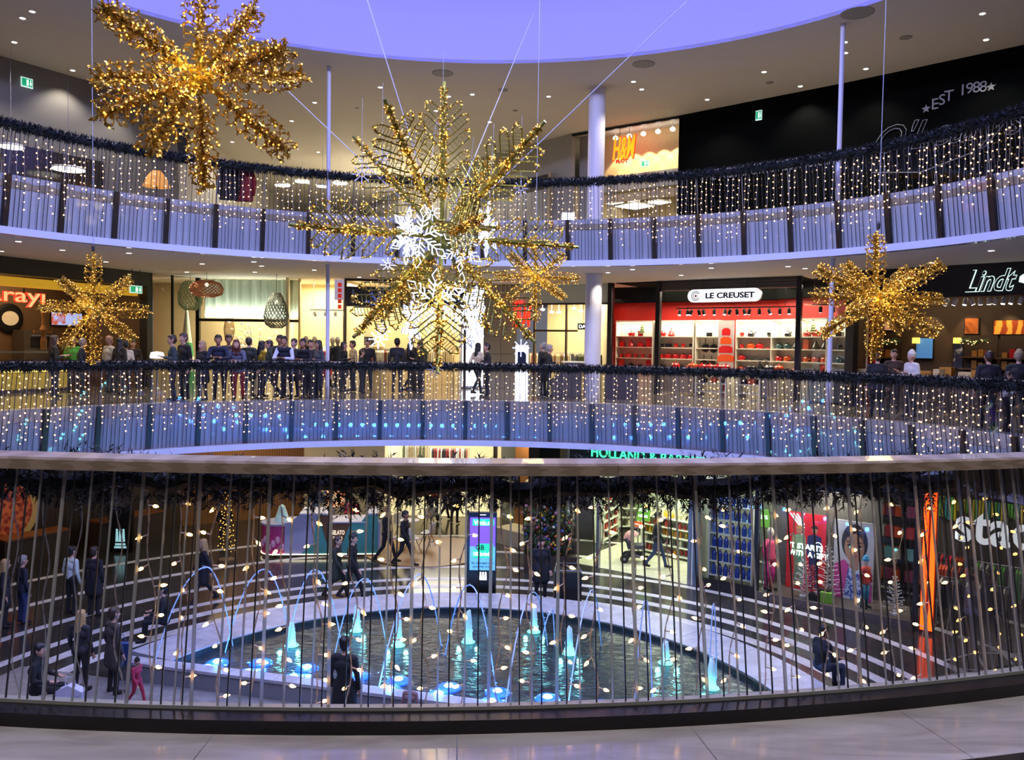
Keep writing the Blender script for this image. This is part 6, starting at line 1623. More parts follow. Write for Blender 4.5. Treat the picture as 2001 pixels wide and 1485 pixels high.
# chairs on a round wooden floor
cp = at_z(812, 1085, ZL)
o = MB().lathe([(2.1, 0), (2.1, .03), (0, .03)], (cp.x + .3, cp.y + .6, ZL), 40).build('wooden_platform', pattern('wood_disc', 'wave', '8a6238', '9c7446', 3, rough=.4, stretch=(8, 1, 1))); tag(o, 'round wooden floor disc under the white chairs', 'platform')
def shell_chair(p, rz, label, m=None):
    m = m or mat('chair_white', 'd8d6cc', .35); t = thing('shell_chair', label, 'chair', p); t.rotation_euler = (0, 0, rz)
    mb = MB(); vs = []; n = 10; k = 8
    prof = [(-.24, .44), (-.2, .42), (-.05, .41), (.1, .42), (.2, .46), (.25, .6), (.28, .78), (.3, .86)]
    for y, z in prof:
        for i in range(n + 1):
            s_ = -1 + 2 * i / n; wd = .25 if z < .8 else .2
            vs.append((s_ * wd, y - (.08 * s_ * s_ if z > .5 else 0), z + .07 * s_ * s_ * (1 if z < .5 else .2)))
    fs = [(j * (n + 1) + i, j * (n + 1) + i + 1, (j + 1) * (n + 1) + i + 1, (j + 1) * (n + 1) + i) for j in range(k - 1) for i in range(n)]
    o = mb._add(vs, fs).build('shell', m, t, smooth=True, world=False); md = o.modifiers.new('thickness', 'SOLIDIFY'); md.thickness = .015
    for sx, sy in ((-1, -1), (1, -1), (1, 1), (-1, 1)): MB().tube([(sx * .1, sy * .08, .41), (sx * .22, sy * .22, 0)], [.016, .012], 6).build('leg', mat('beech', '8a6a44', .5), t, world=False)
    return t
for px, py, rz, lab in ((806, 1078, 2.2, 'white shell chair facing the cafe table'), (835, 1066, -1.9, 'white shell chair at the edge of the wooden disc'), (786, 1050, .6, 'white shell chair behind the walking pair'), (838, 1032, -2.6, 'white shell chair behind the cafe table')):
    p = at_z(px, py, ZL + .03); shell_chair(p, rz, lab)
p = at_z(800, 1056, ZL + .03); t = thing('cafe_table', 'small round white cafe table between the shell chairs', 'table', p); MB().lathe([(.35, .71), (.36, .74), (0, .74)], p, 24).build('top', M_white, t); MB().lathe([(.25, 0), (.03, .04), (.03, .71)], p, 14).build('stem', M_steel, t)

# ------------------------------------------------------------------ lower shops
LZ = Z_LOCEIL
M_hbfloor = pattern('cream_shop_floor', 'noise', 'b9b79a', 'cfcdb2', 3, rough=.25); M_hbwall = mat('shop_white_green', 'dfe4cc', .6)
HB = Plane((2.0, 26.6), (5.5, 24.1))
t = S('wall_health_shop', 'bright white interior walls of the health shop', 'wall', HB.w(2, ZL, -5)); 
MB(HB.M).box(-1.5, 8.5, ZL, LZ, -7.2, -7).build('back_panel', M_hbwall, t)
lp = Plane((1.9, 26.7), (2.2, 34)); MB(lp.M).box(0, lp.len, ZL, LZ, -.1, 0).build('side_panel', M_hbwall, t); rp_ = Plane((5.5, 24.1), (9.6, 30)); MB(rp_.M).box(0, rp_.len, ZL, LZ, -.1, 0).build('side_panel', M_hbwall, t)
o = MB(HB.M).box(.05, HB.len - .05, ZL - .02, ZL + .012, -7, .0).build('floor_health_shop', M_hbfloor); struct(o, 'cream floor of the bright health shop', 'floor')
area_in(HB, 1.5, LZ - .05, -1.6, 260, (.95, 1, .8), 3, 2.2); area_in(HB, 3.2, LZ - .05, -4.6, 300, (.95, 1, .8), 4, 3)
t = S('window_7', 'dark frame and glass around the health shop entrance', 'shop front', HB.w(2, ZL, 0))
ul, ur = HB.uz(1168, 1050)[0], HB.uz(1348, 1050)[0]
zhead = HB.uz(1230, 916)[1]
MB(HB.M).box(-.1, HB.len, -2.15, LZ, -.15, .0).build('header', mat('forest_header', '2c3a34', .4), t)
for u in (.0, ul, ur, HB.len): MB(HB.M).box(u - .05, u + .05, ZL, -2.15, -.12, .02).build('mullion', M_steel, t)
for a, b in ((0, ul), (ur, HB.len)): MB(HB.M).quad((a, ZL, -.05), (b, ZL, -.05), (b, -2.15, -.05), (a, -2.15, -.05)).build('pane', M_pane, t)
u, z = HB.uz(1232, 889); t = sign('shop_sign', 'green glowing serif letters over the health shop entrance', HB.w(u, z, .02))
text_on(HB, 'HOLLAND & BARRETT', HB.uz(1270, 889)[0], z, .02, .34, mat('neon_green', '7affd0', .4, emit=1.8, ecol='40e8a8'), t, width=HB.uz(1390, 889)[0] - HB.uz(1152, 889)[0], bold=.012)
# gondola shelves with bottles
GC = [mat('bottle_' + c, c, .35) for c in ('b03a2c', 'c8801c', 'd8d0b0', '4a7a3a', '3a2a1c', 'e0b838', '7a2a4a', '2c5a7a')]
btl = [MB().lathe([(.045, 0), (.05, .02), (.05, .13), (.025, .17), (.025, .2), (0, .2)], n=8).mesh('bottle', m) for m in GC]
def gondola(c, rz, W_, H_, label, seed, cols, levels=5, place='', top=None):
    t = thing('shop_gondola', label, 'shelf unit', c); t.rotation_euler = (0, 0, rz); rg = random.Random(seed)
    MB().box(-W_ / 2, W_ / 2, -.03, .03, 0, H_).build('back_board', M_hbwall, t, world=False)
    for sx in (-1, 1): MB().box(sx * W_ / 2 - .02, sx * W_ / 2 + .02, -.38, .03, 0, H_).build('side_board', M_hbwall, t, world=False)
    for k in range(levels):
        z = .12 + k * (H_ - .25) / levels; MB().box(-W_ / 2 + .02, W_ / 2 - .02, -.38, -.03, z - .03, z).build('shelf_board', M_hbwall, t, world=False)
        n = int(W_ / .17)
        for i in range(n):
            x = -W_ / 2 + .1 + (W_ - .2) * i / max(n - 1, 1); m_ = btl[cols[(k * 3 + rg.randrange(2)) % len(cols)]]
            q = V((x, -.2 + rg.uniform(-.08, .08), z + .002)); q.rotate(Euler((0, 0, rz)))
            o = inst('bottle', m_, None, V(c) + q, (0, 0, 0), rg.uniform(.9, 1.3)); tag(o, f'small bottle standing on the {place}', 'bottle', f'bottles on the {place}')
    if top: MB().box(-W_ / 2, W_ / 2, -.4, .03, H_, H_ + .4).build('top_sign', top, t, world=False)
    return t
M_gs = mat('green_sale_sign', '6aa83a', .5, emit=.35, ecol='6ab03a')
gondola(at_z(1310, 1085, ZL + .012), -.75, 1.9, 1.75, 'white shelf of red and orange bottles in the health shop', 1, (0, 1, 5, 2, 4), 5, 'red and orange health shop shelf')
gondola(at_z(1345, 1078, ZL + .012), -1.2, .7, 1.9, 'end shelf with an orange panel in the health shop', 2, (1, 5), 4, 'orange-panelled end shelf')
gondola(at_z(1222, 1030, ZL + .012) , .1, 1.8, 2.0, 'shelf of pale and dark jars deep in the health shop', 3, (2, 4, 6), 5, 'deep shelf of jars')
gondola(at_z(1176, 1052, ZL + .012), 1.1, 1.6, 1.9, 'shelf of dark products just inside the health shop glass', 4, (4, 0, 7), 5, 'dark product shelf inside the glass')
u, z = HB.uz(1255, 1005); GP = Plane((2.0, 26.6), (5.5, 24.1), -2.2)
def sale(px0, py0, px1, py1, pl, n, label, words, m=M_gs):
    u0, u1, z0, z1 = pl.rect(px0, py0, px1, py1); t = sign('sale_sign', label, pl.w((u0 + u1) / 2, z0, n)); MB(pl.M).box(u0, u1, z0, z1, n - .03, n).build('board', m, t)
    for k, wd in enumerate(words): text_on(pl, wd, (u0 + u1) / 2, z1 - (z1 - z0) * (k + .7) / (len(words) + .6), n, (z1 - z0) * .22, M_paper, t, width=(u1 - u0) * .7)
    MB(pl.M).box((u0 + u1) / 2 - .02, (u0 + u1) / 2 + .02, ZL, z0, n - .03, n - .01).build('post', M_steel, t)
sale(1244, 988, 1270, 1018, GP, 0, 'green sale board with white words above the gondola', ['25%', 'rabatt'])
sale(1284, 988, 1308, 1008, GP, -1.5, 'pale green hanging board deep in the health shop', ['20%'], mat('sale_pale', 'cfe0b0', .5, emit=.3))
sale(1482, 995, 1504, 1030, Plane((5.5, 24.1), (7.0, 23.0), -.9), 0, 'narrow green sale board in the blue bottle window', ['25%'])
sale(1242, 1018, 1262, 1028, GP, .2, 'small orange price board below the green sale board', ['2 for 1'], mat('sale_orange', 'd8541c', .5, emit=.35))
# window with blue water bottles
WBW = Plane((5.5, 24.1), (7.0, 23.0))
t = S('window_8', 'glass shop window with stacked blue water bottles', 'shop front', WBW.w(.9, ZL, 0))
for u in (0.05, WBW.len): MB(WBW.M).box(u - .06, u + .06, ZL, LZ, -.12, .03).build('mullion', mat('blue_grey_frame', '5f7a8c', .4, .3), t)
MB(WBW.M).quad((.1, ZL, 0), (WBW.len - .05, ZL, 0), (WBW.len - .05, LZ, 0), (.1, LZ, 0)).build('pane', M_pane, t); MB(WBW.M).box(0, WBW.len, ZL, ZL + .3, -.1, .02).build('plinth', M_dark, t)
M_bb = mat('blue_bottle', '2c4aa0', .2); M_bb2 = mat('pale_blue_bottle', '6a8ac0', .2)
bb = [MB().lathe([(.07, 0), (.075, .04), (.075, .22), (.03, .3), (.03, .33), (0, .33)], n=9).mesh('water_bottle', m) for m in (M_bb, M_bb2)]
t = thing('bottle_rack', 'tall white rack for blue water bottles in the shop window', 'shelf unit', WBW.w(.95, ZL, -.6)); ZR = [ZL + .35 + .42 * k for k in range(6)]
for z in ZR: MB(WBW.M).box(.3, 1.6, z - .03, z, -.85, -.35).build('shelf_board', M_hbwall, t)
for u in (.3, 1.6): MB(WBW.M).box(u - .02, u + .02, ZL, ZR[-1] + .4, -.85, -.35).build('side_board', M_hbwall, t)
for j, z in enumerate(ZR):
    for k in range(7):
        o = inst('water_bottle', bb[(j + k) % 2 if j > 2 else 0], None, WBW.w(.42 + .18 * k, z + .002, -.48), (0, 0, 0)); tag(o, ('pale blue' if (j > 2 and (j + k) % 2) else 'deep blue') + ' water bottle on the white window rack', 'bottle', 'blue bottles in the shop window')
add_light('window_lamp', 'AREA', WBW.w(.9, LZ - .1, -.5), 60, (.85, .95, 1), 1.2, .5)

# sports shop ------------------------------------------------------------
WS = Plane((7.0, 23.0), (10.3, 20.5)); BS = Plane((7.0, 23.0), (10.3, 20.5), -1.3)
t = S('wall_sports', 'grey display wall of the sports shop window', 'wall', WS.w(2, ZL, -1.3)); MB(BS.M).box(0, 3.0, ZL, LZ, -.1, 0).build('back_panel', mat('sports_grey', '5e5a52', .6), t)
MB(WS.M).box(0, WS.len, ZL, ZL + .22, -1.3, .05).build('plinth', mat('plinth_taupe', '5a5048', .5), t); MB(WS.M).box(-.1, WS.len + .1, -2.1, LZ, -.2, .02).build('header', M_dark, t)
for u in (0, WS.len): MB(WS.M).box(u - .06, u + .06, ZL, LZ, -.1, .05).build('pillar', M_dark, t)
MB(WS.M).quad((.06, ZL + .2, 0), (WS.len - .06, ZL + .2, 0), (WS.len - .06, -2.1, 0), (.06, -2.1, 0)).build('pane', M_pane, t)
add_light('window_lamp', 'AREA', WS.w(1.4, -2.2, -.5), 90, (1, .93, .85), 2.6, .5)
PR = Plane((7.0, 23.0), (10.3, 20.5), -.95)
u0, u1, z0, z1 = PR.rect(1537, 1003, 1613, 1140); t = thing('poster', 'red shop poster with white words and two printed figures', 'poster', PR.w((u0 + u1) / 2, z0, 0))
M_pred = mat('poster_red', 'c41e22', .5, emit=.12, ecol='c41e22'); MB(PR.M).box(u0, u1, ZL + .23, z1, -.03, 0).build('board', M_pred, t)
def fig(pl, uc, zb, h, top, bot, skin, hair, n, par):
    MB(pl.M).prism([(uc - .11 * h / 1.7, zb), (uc - .02, zb), (uc, zb + h * .42), (uc + .02, zb), (uc + .11 * h / 1.7, zb), (uc + .13 * h / 1.7, zb + h * .5), (uc - .13 * h / 1.7, zb + h * .5)], .003, base=n).build('printed_trousers', bot, par)
    MB(pl.M).prism([(uc - .14 * h / 1.7, zb + h * .48), (uc + .14 * h / 1.7, zb + h * .48), (uc + .2 * h / 1.7, zb + h * .55), (uc + .18 * h / 1.7, zb + h * .83), (uc, zb + h * .87), (uc - .18 * h / 1.7, zb + h * .83), (uc - .2 * h / 1.7, zb + h * .55)], .004, base=n).build('printed_jacket', top, par)
    MB(pl.M).prism([(uc + .08 * math.cos(k * PI / 6), zb + h * .93 + .11 * math.sin(k * PI / 6)) for k in range(12)], .005, base=n).build('printed_face', skin, par)
    MB(pl.M).prism([(uc + .1 * math.cos(k * PI / 6), zb + h * .955 + .1 * math.sin(k * PI / 6)) for k in range(7)], .006, base=n).build('printed_hair', hair, par)
M_psk = mat('print_skin', 'b07a58', .6); M_phr = mat('print_hair', '2c1c16', .6); M_phb = mat('print_blond', 'b89050', .6)
fig(PR, u0 + .35, ZL + .3, 1.75, mat('print_green', '7fa070', .6), mat('print_green2', '68946a', .6), M_psk, M_phb, .001, t); fig(PR, u0 + .78, ZL + .3, 1.8, mat('print_navy', '2a2c58', .6), mat('print_navy', '2a2c58'), M_psk, M_phr, .001, t)
text_on(PR, 'IT STARTS', u0 + .55, PR.uz(1560, 1066)[1], .008, .16, M_paper, t, width=.95, bold=.03); text_on(PR, 'WITH A GIFT', u0 + .62, PR.uz(1560, 1080)[1], .008, .16, M_paper, t, width=1.1, bold=.03)
for k in range(3): MB(PR.M).prism([(u0 + .05 + .1 * k, z1 - .04), (u0 + .1 + .1 * k, z1 - .04), (u0 + .5, z1 - .5 + .09 * k), (u0 + .47, z1 - .54 + .09 * k)], .003, base=.001).build('stripe', M_paper, t)
MB(PR.M).tube([(u1 - .2 + .12 * math.cos(k * .5), PR.uz(1600, 1072)[1] + .17 * math.sin(k * .5), .004) for k in range(14)], .012, 4).build('ribbon_line', M_paper, t)
u0, u1, z0, z1 = PR.rect(1630, 1018, 1708, 1170); t = thing('poster', 'large portrait poster of a child in a pink jacket on pale ground', 'poster', PR.w((u0 + u1) / 2, z0, .05)); zb = ZL + .23; w = u1 - u0; h = z1 - zb; cx = (u0 + u1) / 2 + .02
MB(PR.M).box(u0, u1, zb, z1, .02, .05).build('board', mat('poster_grey', 'bdbbb8', .5, emit=.06), t)
def oval(cx_, cz_, rx, rz_, n=20): return [(cx_ + rx * math.cos(2 * PI * k / n), cz_ + rz_ * math.sin(2 * PI * k / n)) for k in range(n)]
M_hr2 = mat('print_hair2', '241c18', .6); M_sk2 = mat('print_skin2', 'b98a68', .6); M_jk = mat('print_pink', 'd04a90', .6)
lay = [('printed_hair', oval(cx, zb + h * .73, w * .33, h * .24), M_hr2, .052), ('printed_neck', [(cx - .12, zb + h * .3), (cx + .12, zb + h * .3), (cx + .1, zb + h * .55), (cx - .1, zb + h * .55)], M_sk2, .053), ('printed_face', oval(cx, zb + h * .67, w * .25, h * .2), M_sk2, .056),
       ('printed_fringe', [(cx - w * .27, zb + h * .68), (cx - w * .24, zb + h * .84), (cx, zb + h * .92), (cx + w * .24, zb + h * .84), (cx + w * .27, zb + h * .68), (cx + w * .2, zb + h * .78), (cx + .02, zb + h * .85), (cx - w * .2, zb + h * .78)], M_hr2, .059),
       ('printed_jacket', [(u0 + .02, zb), (u0 + w * .3, zb), (cx - .12, zb + h * .43), (cx - w * .24, zb + h * .5), (u0 + .02, zb + h * .42)], M_jk, .056), ('printed_jacket', [(u1 - .02, zb), (u1 - w * .14, zb), (cx + .15, zb + h * .4), (cx + w * .24, zb + h * .46), (u1 - .02, zb + h * .36)], M_jk, .056),
       ('printed_shirt', [(u0 + w * .26, zb), (u1 - w * .14, zb), (cx + .17, zb + h * .4), (cx, zb + h * .36), (cx - .14, zb + h * .42)], pattern('print_batik', 'noise', '2a4a90', 'd0d8e8', 7, dist=4, thr=(.42, .55)), .058)]
for sx in (-1, 1): lay += [('printed_eye', oval(cx + sx * .13 * w, zb + h * .69, .045 * w, .018 * h, 12), M_hr2, .0625), ('printed_brow', [(cx + sx * .06 * w, zb + h * .725), (cx + sx * .2 * w, zb + h * .735), (cx + sx * .2 * w, zb + h * .745), (cx + sx * .06 * w, zb + h * .738)], M_hr2, .0625)]
lay += [('printed_nose', [(cx - .035 * w, zb + h * .615), (cx + .035 * w, zb + h * .615), (cx + .01, zb + h * .65), (cx - .01, zb + h * .65)], mat('print_skin3', '946a4e', .6), .0625), ('printed_mouth', oval(cx, zb + h * .56, .085 * w, .013 * h, 12), mat('print_lip', '9a5048', .6), .0625)]
for nm, po, m, n in lay: MB(PR.M).prism(po, .003, base=n).build(nm, m, t)
# display dummies
def dummy(px, Y, top, bot, label, head=None, hat=None, sc=1.0, rz=0.0):
    p = floor_at(px, Y, ZL + .22); t = mannequin(p, top, bot, label, rz, sc)
    if hat: MB().lathe([(.115, 1.68), (.12, 1.74), (.07, 1.85), (0, 1.87)], n=12).build('knit_hat', hat, t, world=False)
    return t
fp = WS.w(WS.uz(1516, 1100)[0], 0, -.5); dummy(1516, fp.y, mat('sports_coral', 'd8486a', .6), mat('sports_pink', 'd0267a', .6), 'display dummy in coral top and magenta trousers beside the red poster', rz=.5)
fp = WS.w(WS.uz(1688, 1110)[0], 0, -.4); dummy(1706, fp.y, mat('sports_red', 'c83a2c', .6), mat('sports_teal', '2a7a94', .6), 'child-size dummy in red and teal with a blue hat before the portrait poster', hat=mat('hat_blue', '3a9ac0', .6), sc=.76, rz=.5)
def wire_tree(p, h, label, m, seed):
    t = thing('white_tree', label, 'decoration', p); p = V(p); mb = MB(); rg = random.Random(seed); mb.tube([p, p + V((0, 0, h))], [.02, .008], 5)
    for i in range(46):
        z = h * (.08 + .9 * i / 46); r_ = .3 * h * (1 - z / h) + .03; a = i * 2.4; q = p + V((0, 0, z)); mb.tube([q, q + V((r_ * math.cos(a), r_ * math.sin(a), .06))], .007, 4); mb.ball(q + V((r_ * math.cos(a), r_ * math.sin(a), .06)), .02, 5, 3)
    mb.build('branches', m, t); MB().lathe([(.1, 0), (.1, .04)], p, 10).build('foot', m, t); return t
M_snow = mat('snow_white', 'e0dcd8', .6); M_rtree = mat('red_tree', 'b03030', .6)
for px, py, h, m, w in ((1562, 1165, 1.1, M_snow, 'white wire tree beside the magenta dummy'), (1605, 1150, 1.5, M_snow, 'tall white wire tree before the red poster'), (1580, 1155, .9, M_rtree, 'small red wire tree between white ones'), (1742, 1195, 1.0, M_snow, 'white wire tree past the portrait poster')):
    u = WS.uz(px, py)[0]; wire_tree(WS.w(u, ZL + .221, -.3 - .25 * (px % 2)), h, w, m, px)
for i, (px, py, c_, w_) in enumerate(((1588, 1165, '1c1c1e', 'black'), (1600, 1150, 'e0dccc', 'white'), (1612, 1160, '8ac83a', 'lime green'), (1604, 1175, '3a2a2c', 'dark brown'))):
    u = WS.uz(px, py)[0]; o = MB(WS.M).box(u - .16, u + .16, ZL + .221, ZL + .4 + .05 * i, -.35 - .1 * (i % 2), -.12 - .1 * (i % 2)).box(u - .165, u + .165, ZL + .36, ZL + .375, -.355 - .1 * (i % 2), -.115 - .1 * (i % 2)).build('shoe_box', mat('shoebox_' + c_, c_, .5)); tag(o, w_ + ' shoe box on the sports window plinth', 'box')
# neon, open shop front and big letters
t = thing('neon_bar', 'upright pair of orange neon tubes at the sports shop corner', 'neon light', WS.w(WS.len + .12, ZL, .1)); NPx = Plane((10.0, 20.73), (10.6, 20.28), .1)
un = NPx.uz(1814, 1110)[0]
MB(NPx.M).box(un - .17, un + .17, ZL, LZ, -.1, -.02).build('housing', mat('neon_housing', '5a1408', .5), t)
for sx in (-.085, .085): MB(NPx.M).box(un + sx - .055, un + sx + .055, ZL + .1, LZ - .05, -.02, .03).build('tube', mat('neon_orange', 'ff6a10', .4, emit=3.5, ecol='ff4e08', sample=True), t)
WT = Plane((10.6, 20.3), (14.2, 17.2)); BT = Plane((10.6, 20.3), (14.2, 17.2), -4.0)
t = S('wall_sports_deep', 'dark back wall of the sports shop', 'wall', WT.w(2, ZL, -4)); MB(BT.M).box(-2.5, 7, ZL, LZ, -.1, 0).build('back_panel', mat('sports_back', '4a4640', .6), t); MB(WT.M).box(-.1, 6, -1.9, LZ, -.3, 0).build('header', M_dark, t)
MB(BS.M).box(3.0, 7.6, ZL, LZ, -2.4, -2.3).build('back_panel', mat('sports_back', '4a4640'), t)
area_in(WT, 1.8, LZ - .05, -1.8, 150, (1, .95, .85), 3.4, 2.4)
BSn = Plane((10.6, 20.3), (14.2, 17.2), -.45)
t = sign('shop_sign', 'huge white glowing letters hanging in the sports shop opening', BSn.w(1.6, -3.2, 0))
ua_, za_ = BSn.uz(1868, 1028); ub_, _ = BSn.uz(2003, 1040); M_big = mat('big_white_letters', 'ffffff', .4, emit=2.4, ecol='f4f8ff', sample=True)
text_on(BSn, 'stadium', ua_ + (ub_ - ua_) * 1.12, BSn.uz(1935, 1030)[1], 0, .92, M_big, t, width=(ub_ - ua_) * 2.25, shear=0, bold=.022)
for k in (0.3, 2.2): MB(BSn.M).box(ua_ + k - .01, ua_ + k + .01, -2.9, LZ, -.02, 0).build('hanger', M_black_metal, t)
SC_ = {'y': (9, 7, 4)}; bright = [mat('sport_' + c, c, .7) for c in ('d8c020', '2a8a8a', 'd0481c', '5ab03a', '202226', '2c4a9a', 'c02a3a', 'b8b4ac')]
CLOTH.extend(bright)
for i, (px, py, cols, lab, W_, H_) in enumerate(((1925, 1000, (10, 11, 13), 'high wall rack of yellow and teal sportswear', 2.6, 3.2), (1985, 1060, (13, 17, 14), 'rack of green and grey sportswear under the big letters', 1.5, 1.4), (1900, 1080, (12, 14, 14), 'rack of black and orange sportswear behind the letters', 1.4, 1.4), (1868, 1110, (12, 14, 16), 'rack of red and black sportswear beside the neon bar', 1.1, 1.4), (1950, 1120, (14, 14, 17), 'rack of black jackets near the sports shop entrance', 1.6, 1.3))):
    u = BT.uz(px, py)[0]; n_ = (.35, 1.3, 2.2, .95, 3.2)[i]
    rack(BT.w(u, ZL, n_), cols, lab, W_, H_, math.atan2(BT.u.y, BT.u.x), 40 + i)
for i, (px, w_) in enumerate(((1738, 'under the orange cartons'), (1798, 'beside the neon bar'))):
    BX = Plane((7.0, 23.0), (10.3, 20.5), -2.9); u = BX.uz(px, 1000)[0]; t = thing('carton_shelf', f'dark shelf in the sports shop {w_}', 'shelf unit', BX.w(u, ZL, 0))
    for k in range(5): MB(BX.M).box(u - .37, u + .37, ZL + .4 + .62 * k, ZL + .44 + .62 * k, -.4, 0).build('shelf_board', M_dark, t)
    for s_ in (-.37, .37): MB(BX.M).box(u + s_ - .02, u + s_ + .02, ZL, ZL + 3.4, -.4, 0).build('side_board', M_dark, t)
    for k in range(5):
        for j in range(3):
            c_ = ('d8541c', '8a3a5a', 'd8541c', '6aa0a8', 'd8d0c0', 'b02a2a')[(k * 2 + j + i) % 6]
            o = MB(BX.M).box(u - .36 + .25 * j, u - .14 + .25 * j, ZL + .442 + .62 * k, ZL + .75 + .62 * k, -.35, -.03).box(u - .363 + .25 * j, u - .137 + .25 * j, ZL + .66 + .62 * k, ZL + .68 + .62 * k, -.353, -.027).build('carton', mat('carton_' + c_, c_, .6)); tag(o, {'d8541c': 'orange', '8a3a5a': 'plum', '6aa0a8': 'pale teal', 'd8d0c0': 'cream', 'b02a2a': 'red'}[c_] + ' carton on the dark shelves of the sports shop', 'box', 'cartons in the sports shop')
# hopscotch lines on the floor
hp = [[(1850, 1290), (1905, 1275), (2010, 1278)], [(1862, 1305), (1930, 1312), (2010, 1300)], [(1890, 1328), (1960, 1335), (2010, 1322)], [(1905, 1275), (1930, 1312), (1890, 1328)], [(1960, 1277), (1985, 1304), (1960, 1335)]]
for i, pl_ in enumerate(hp):
    P3 = [at_z(x, y, ZL + .006) for x, y in pl_]; mb = MB()
    for a, b in zip(P3[:-1], P3[1:]):
        d_ = (b - a).normalized(); s_ = V((-d_.y, d_.x, 0)) * .035; mb._add([a - s_, b - s_, b + s_, a + s_], [(0, 1, 2, 3)])
    mb.build('painted_line', M_inlay, fl)

# florist, window with mannequin, planter box, left cafe, back shops -------
FW = Plane((-.55, 29.2), (.65, 28.0)); t = S('window_9', 'lit shop window with wooden back and white plinth', 'shop front', FW.w(.8, ZL, 0))
MB(FW.M).box(0, FW.len, ZL, ZL + .55, -1, 0).build('plinth', M_cream, t); MB(FW.M).box(0, FW.len, ZL + .55, LZ, -1.1, -1).build('wood_back', pattern('window_wood', 'wave', '8a5a2c', 'a87240', 2, stretch=(3, 3, .4)), t); MB(FW.M).box(FW.len, FW.len + .5, ZL, LZ, -1, .05).build('pillar', M_dark, t); MB(FW.M).box(-.06, 0, ZL, LZ, -.1, .05).build('mullion', M_dark, t)
MB(FW.M).quad((0, ZL, 0), (FW.len, ZL, 0), (FW.len, LZ, 0), (0, LZ, 0)).build('pane', M_pane, t); add_light('window_lamp', 'AREA', FW.w(.8, LZ - .1, -.5), 60, (1, .85, .6), 1.4, .7)
mannequin(FW.w(1.15, ZL + .551, -.5), M_dark, M_dark, 'dark-dressed mannequin with a red scarf on a white plinth', .4); p = FW.w(1.15, ZL + .55 + 1.44, -.5)
o = MB().lathe([(.09, 0), (.11, .03), (.1, .09), (.07, .1)], p, 12).build('scarf', M_enam); tag(o, 'red scarf round the neck of the window mannequin', 'scarf')
FL = [mat('leaf_' + c, c, .7) for c in ('33502c', '44633a', '5a7a44')]; FC = [mat('flower_' + c, c, .6) for c in ('c8561c', 'd8b030', 'd8d4c8', 'b03048', '3a4a9a', 'c07a9a')]
t = thing('flower_stand', 'florist stand heaped with greenery and bright flowers', 'flower stand', floor_at(1098, 25.9, ZL)); rg = random.Random(5); b0 = V(t.location)
for k in range(3): MB().box(b0.x - 1.1, b0.x + .55, b0.y - .6 + .4 * k, b0.y - .2 + .4 * k, ZL, ZL + .5 + .4 * k).build('step', M_brownd, t)
mbs = [MB() for _ in FL]; mcs = [MB() for _ in FC]
for i in range(420):
    k = rg.randrange(3); c_ = V((b0.x + rg.uniform(-1.1, .55), b0.y - .6 + .4 * k + rg.uniform(0, .4), ZL + .5 + .4 * k + rg.uniform(0, .45))); d_ = V((rg.gauss(0, 1), rg.gauss(0, 1), rg.uniform(.2, 1.4))).normalized(); w_ = d_.cross(V((.2, .3, .9))).normalized() * .05
    mbs[rg.randrange(3)]._add([c_, c_ + d_ * .12 - w_, c_ + d_ * .25, c_ + d_ * .12 + w_], [(0, 1, 2, 3)])
    if i % 3 == 0: mcs[rg.randrange(6)].ball(c_ + d_ * .2, rg.uniform(.03, .055), 6, 4)
for m_, mb in zip(FL, mbs): o = mb.build('greenery', m_, t); o['kind'] = 'stuff'
for m_, mb in zip(FC, mcs): o = mb.build('blossoms', m_, t); o['kind'] = 'stuff'
c_ = V((at_y(1108, 1170, 22.6).x, 22.6, ZL)); t = thing('planter_box', 'dark box planter with a wire rim behind the pool', 'planter', c_); MB().cbox((0, 0, .42), (.75, .6, .84)).build('box', M_dark, t, world=False); MB().tube([(-.37, -.3, .9), (.37, -.3, .9), (.3, .3, .95), (-.3, .3, .95)], .012, 5, closed=True).build('rim', M_steel, t, world=False); MB().tube([(-.37, -.3, .84), (-.37, -.3, .9)], .012, 5).build('rim_post', M_steel, t, world=False)
# back walls
LW = Plane((-17.5, 22), (-12.5, 31)); t = S('wall_lower_cafe', 'dark brown wall of the lower cafe', 'wall', LW.w(5, ZL, 0)); MB(LW.M).box(-2, LW.len, ZL, LZ, -.15, 0).build('panel', pattern('cafe_wood', 'wave', '2c1f14', '3c2a1a', 2, stretch=(2, 2, .3)), t)
u0, u1, z0, z1 = LW.rect(-60, 930, 62, 1072); t = thing('food_picture', 'round picture of pizza toppings on the dark cafe wall', 'picture', LW.w((u0 + u1) / 2, z0, .02)); rpm = Matrix((LW.u, V((0, 0, 1)), LW.n)).transposed(); cz_ = (z0 + z1) / 2; rr = (z1 - z0) / 2
MB().lathe([(rr, 0), (rr, .04), (0, .04)], LW.w((u0 + u1) / 2, cz_, .01), 32, rot=rpm).build('rim', mat('dough', 'c8a464', .6, emit=.12), t); MB().lathe([(rr * .82, .041), (0, .05)], LW.w((u0 + u1) / 2, cz_, .01), 32, rot=rpm).build('topping', pattern('topping', 'voronoi', '8a2418', 'c8683c', 6, emit=.15), t)
for i, (px, py, w_, lab) in enumerate(((30, 1040, 1.0, 'long wooden cafe counter under the round picture'), (215, 1000, 1.2, 'wooden cafe counter with a warm top light'))):
    u, z = LW.uz(px, py); t = thing('cafe_counter', lab, 'counter', LW.w(u, ZL, 1.0)); MB(LW.M).box(u - w_, u + w_, ZL, ZL + 1.0, .6, 1.2).build('body', M_brownd, t); MB(LW.M).box(u - w_, u + w_, ZL + 1.0, ZL + 1.06, .55, 1.25).build('top', mat('counter_orange', '8a5224', .4), t)
add_light('cafe_lamp', 'AREA', LW.w(3, LZ - .1, 1.6), 40, (1, .65, .3), 3, 1)
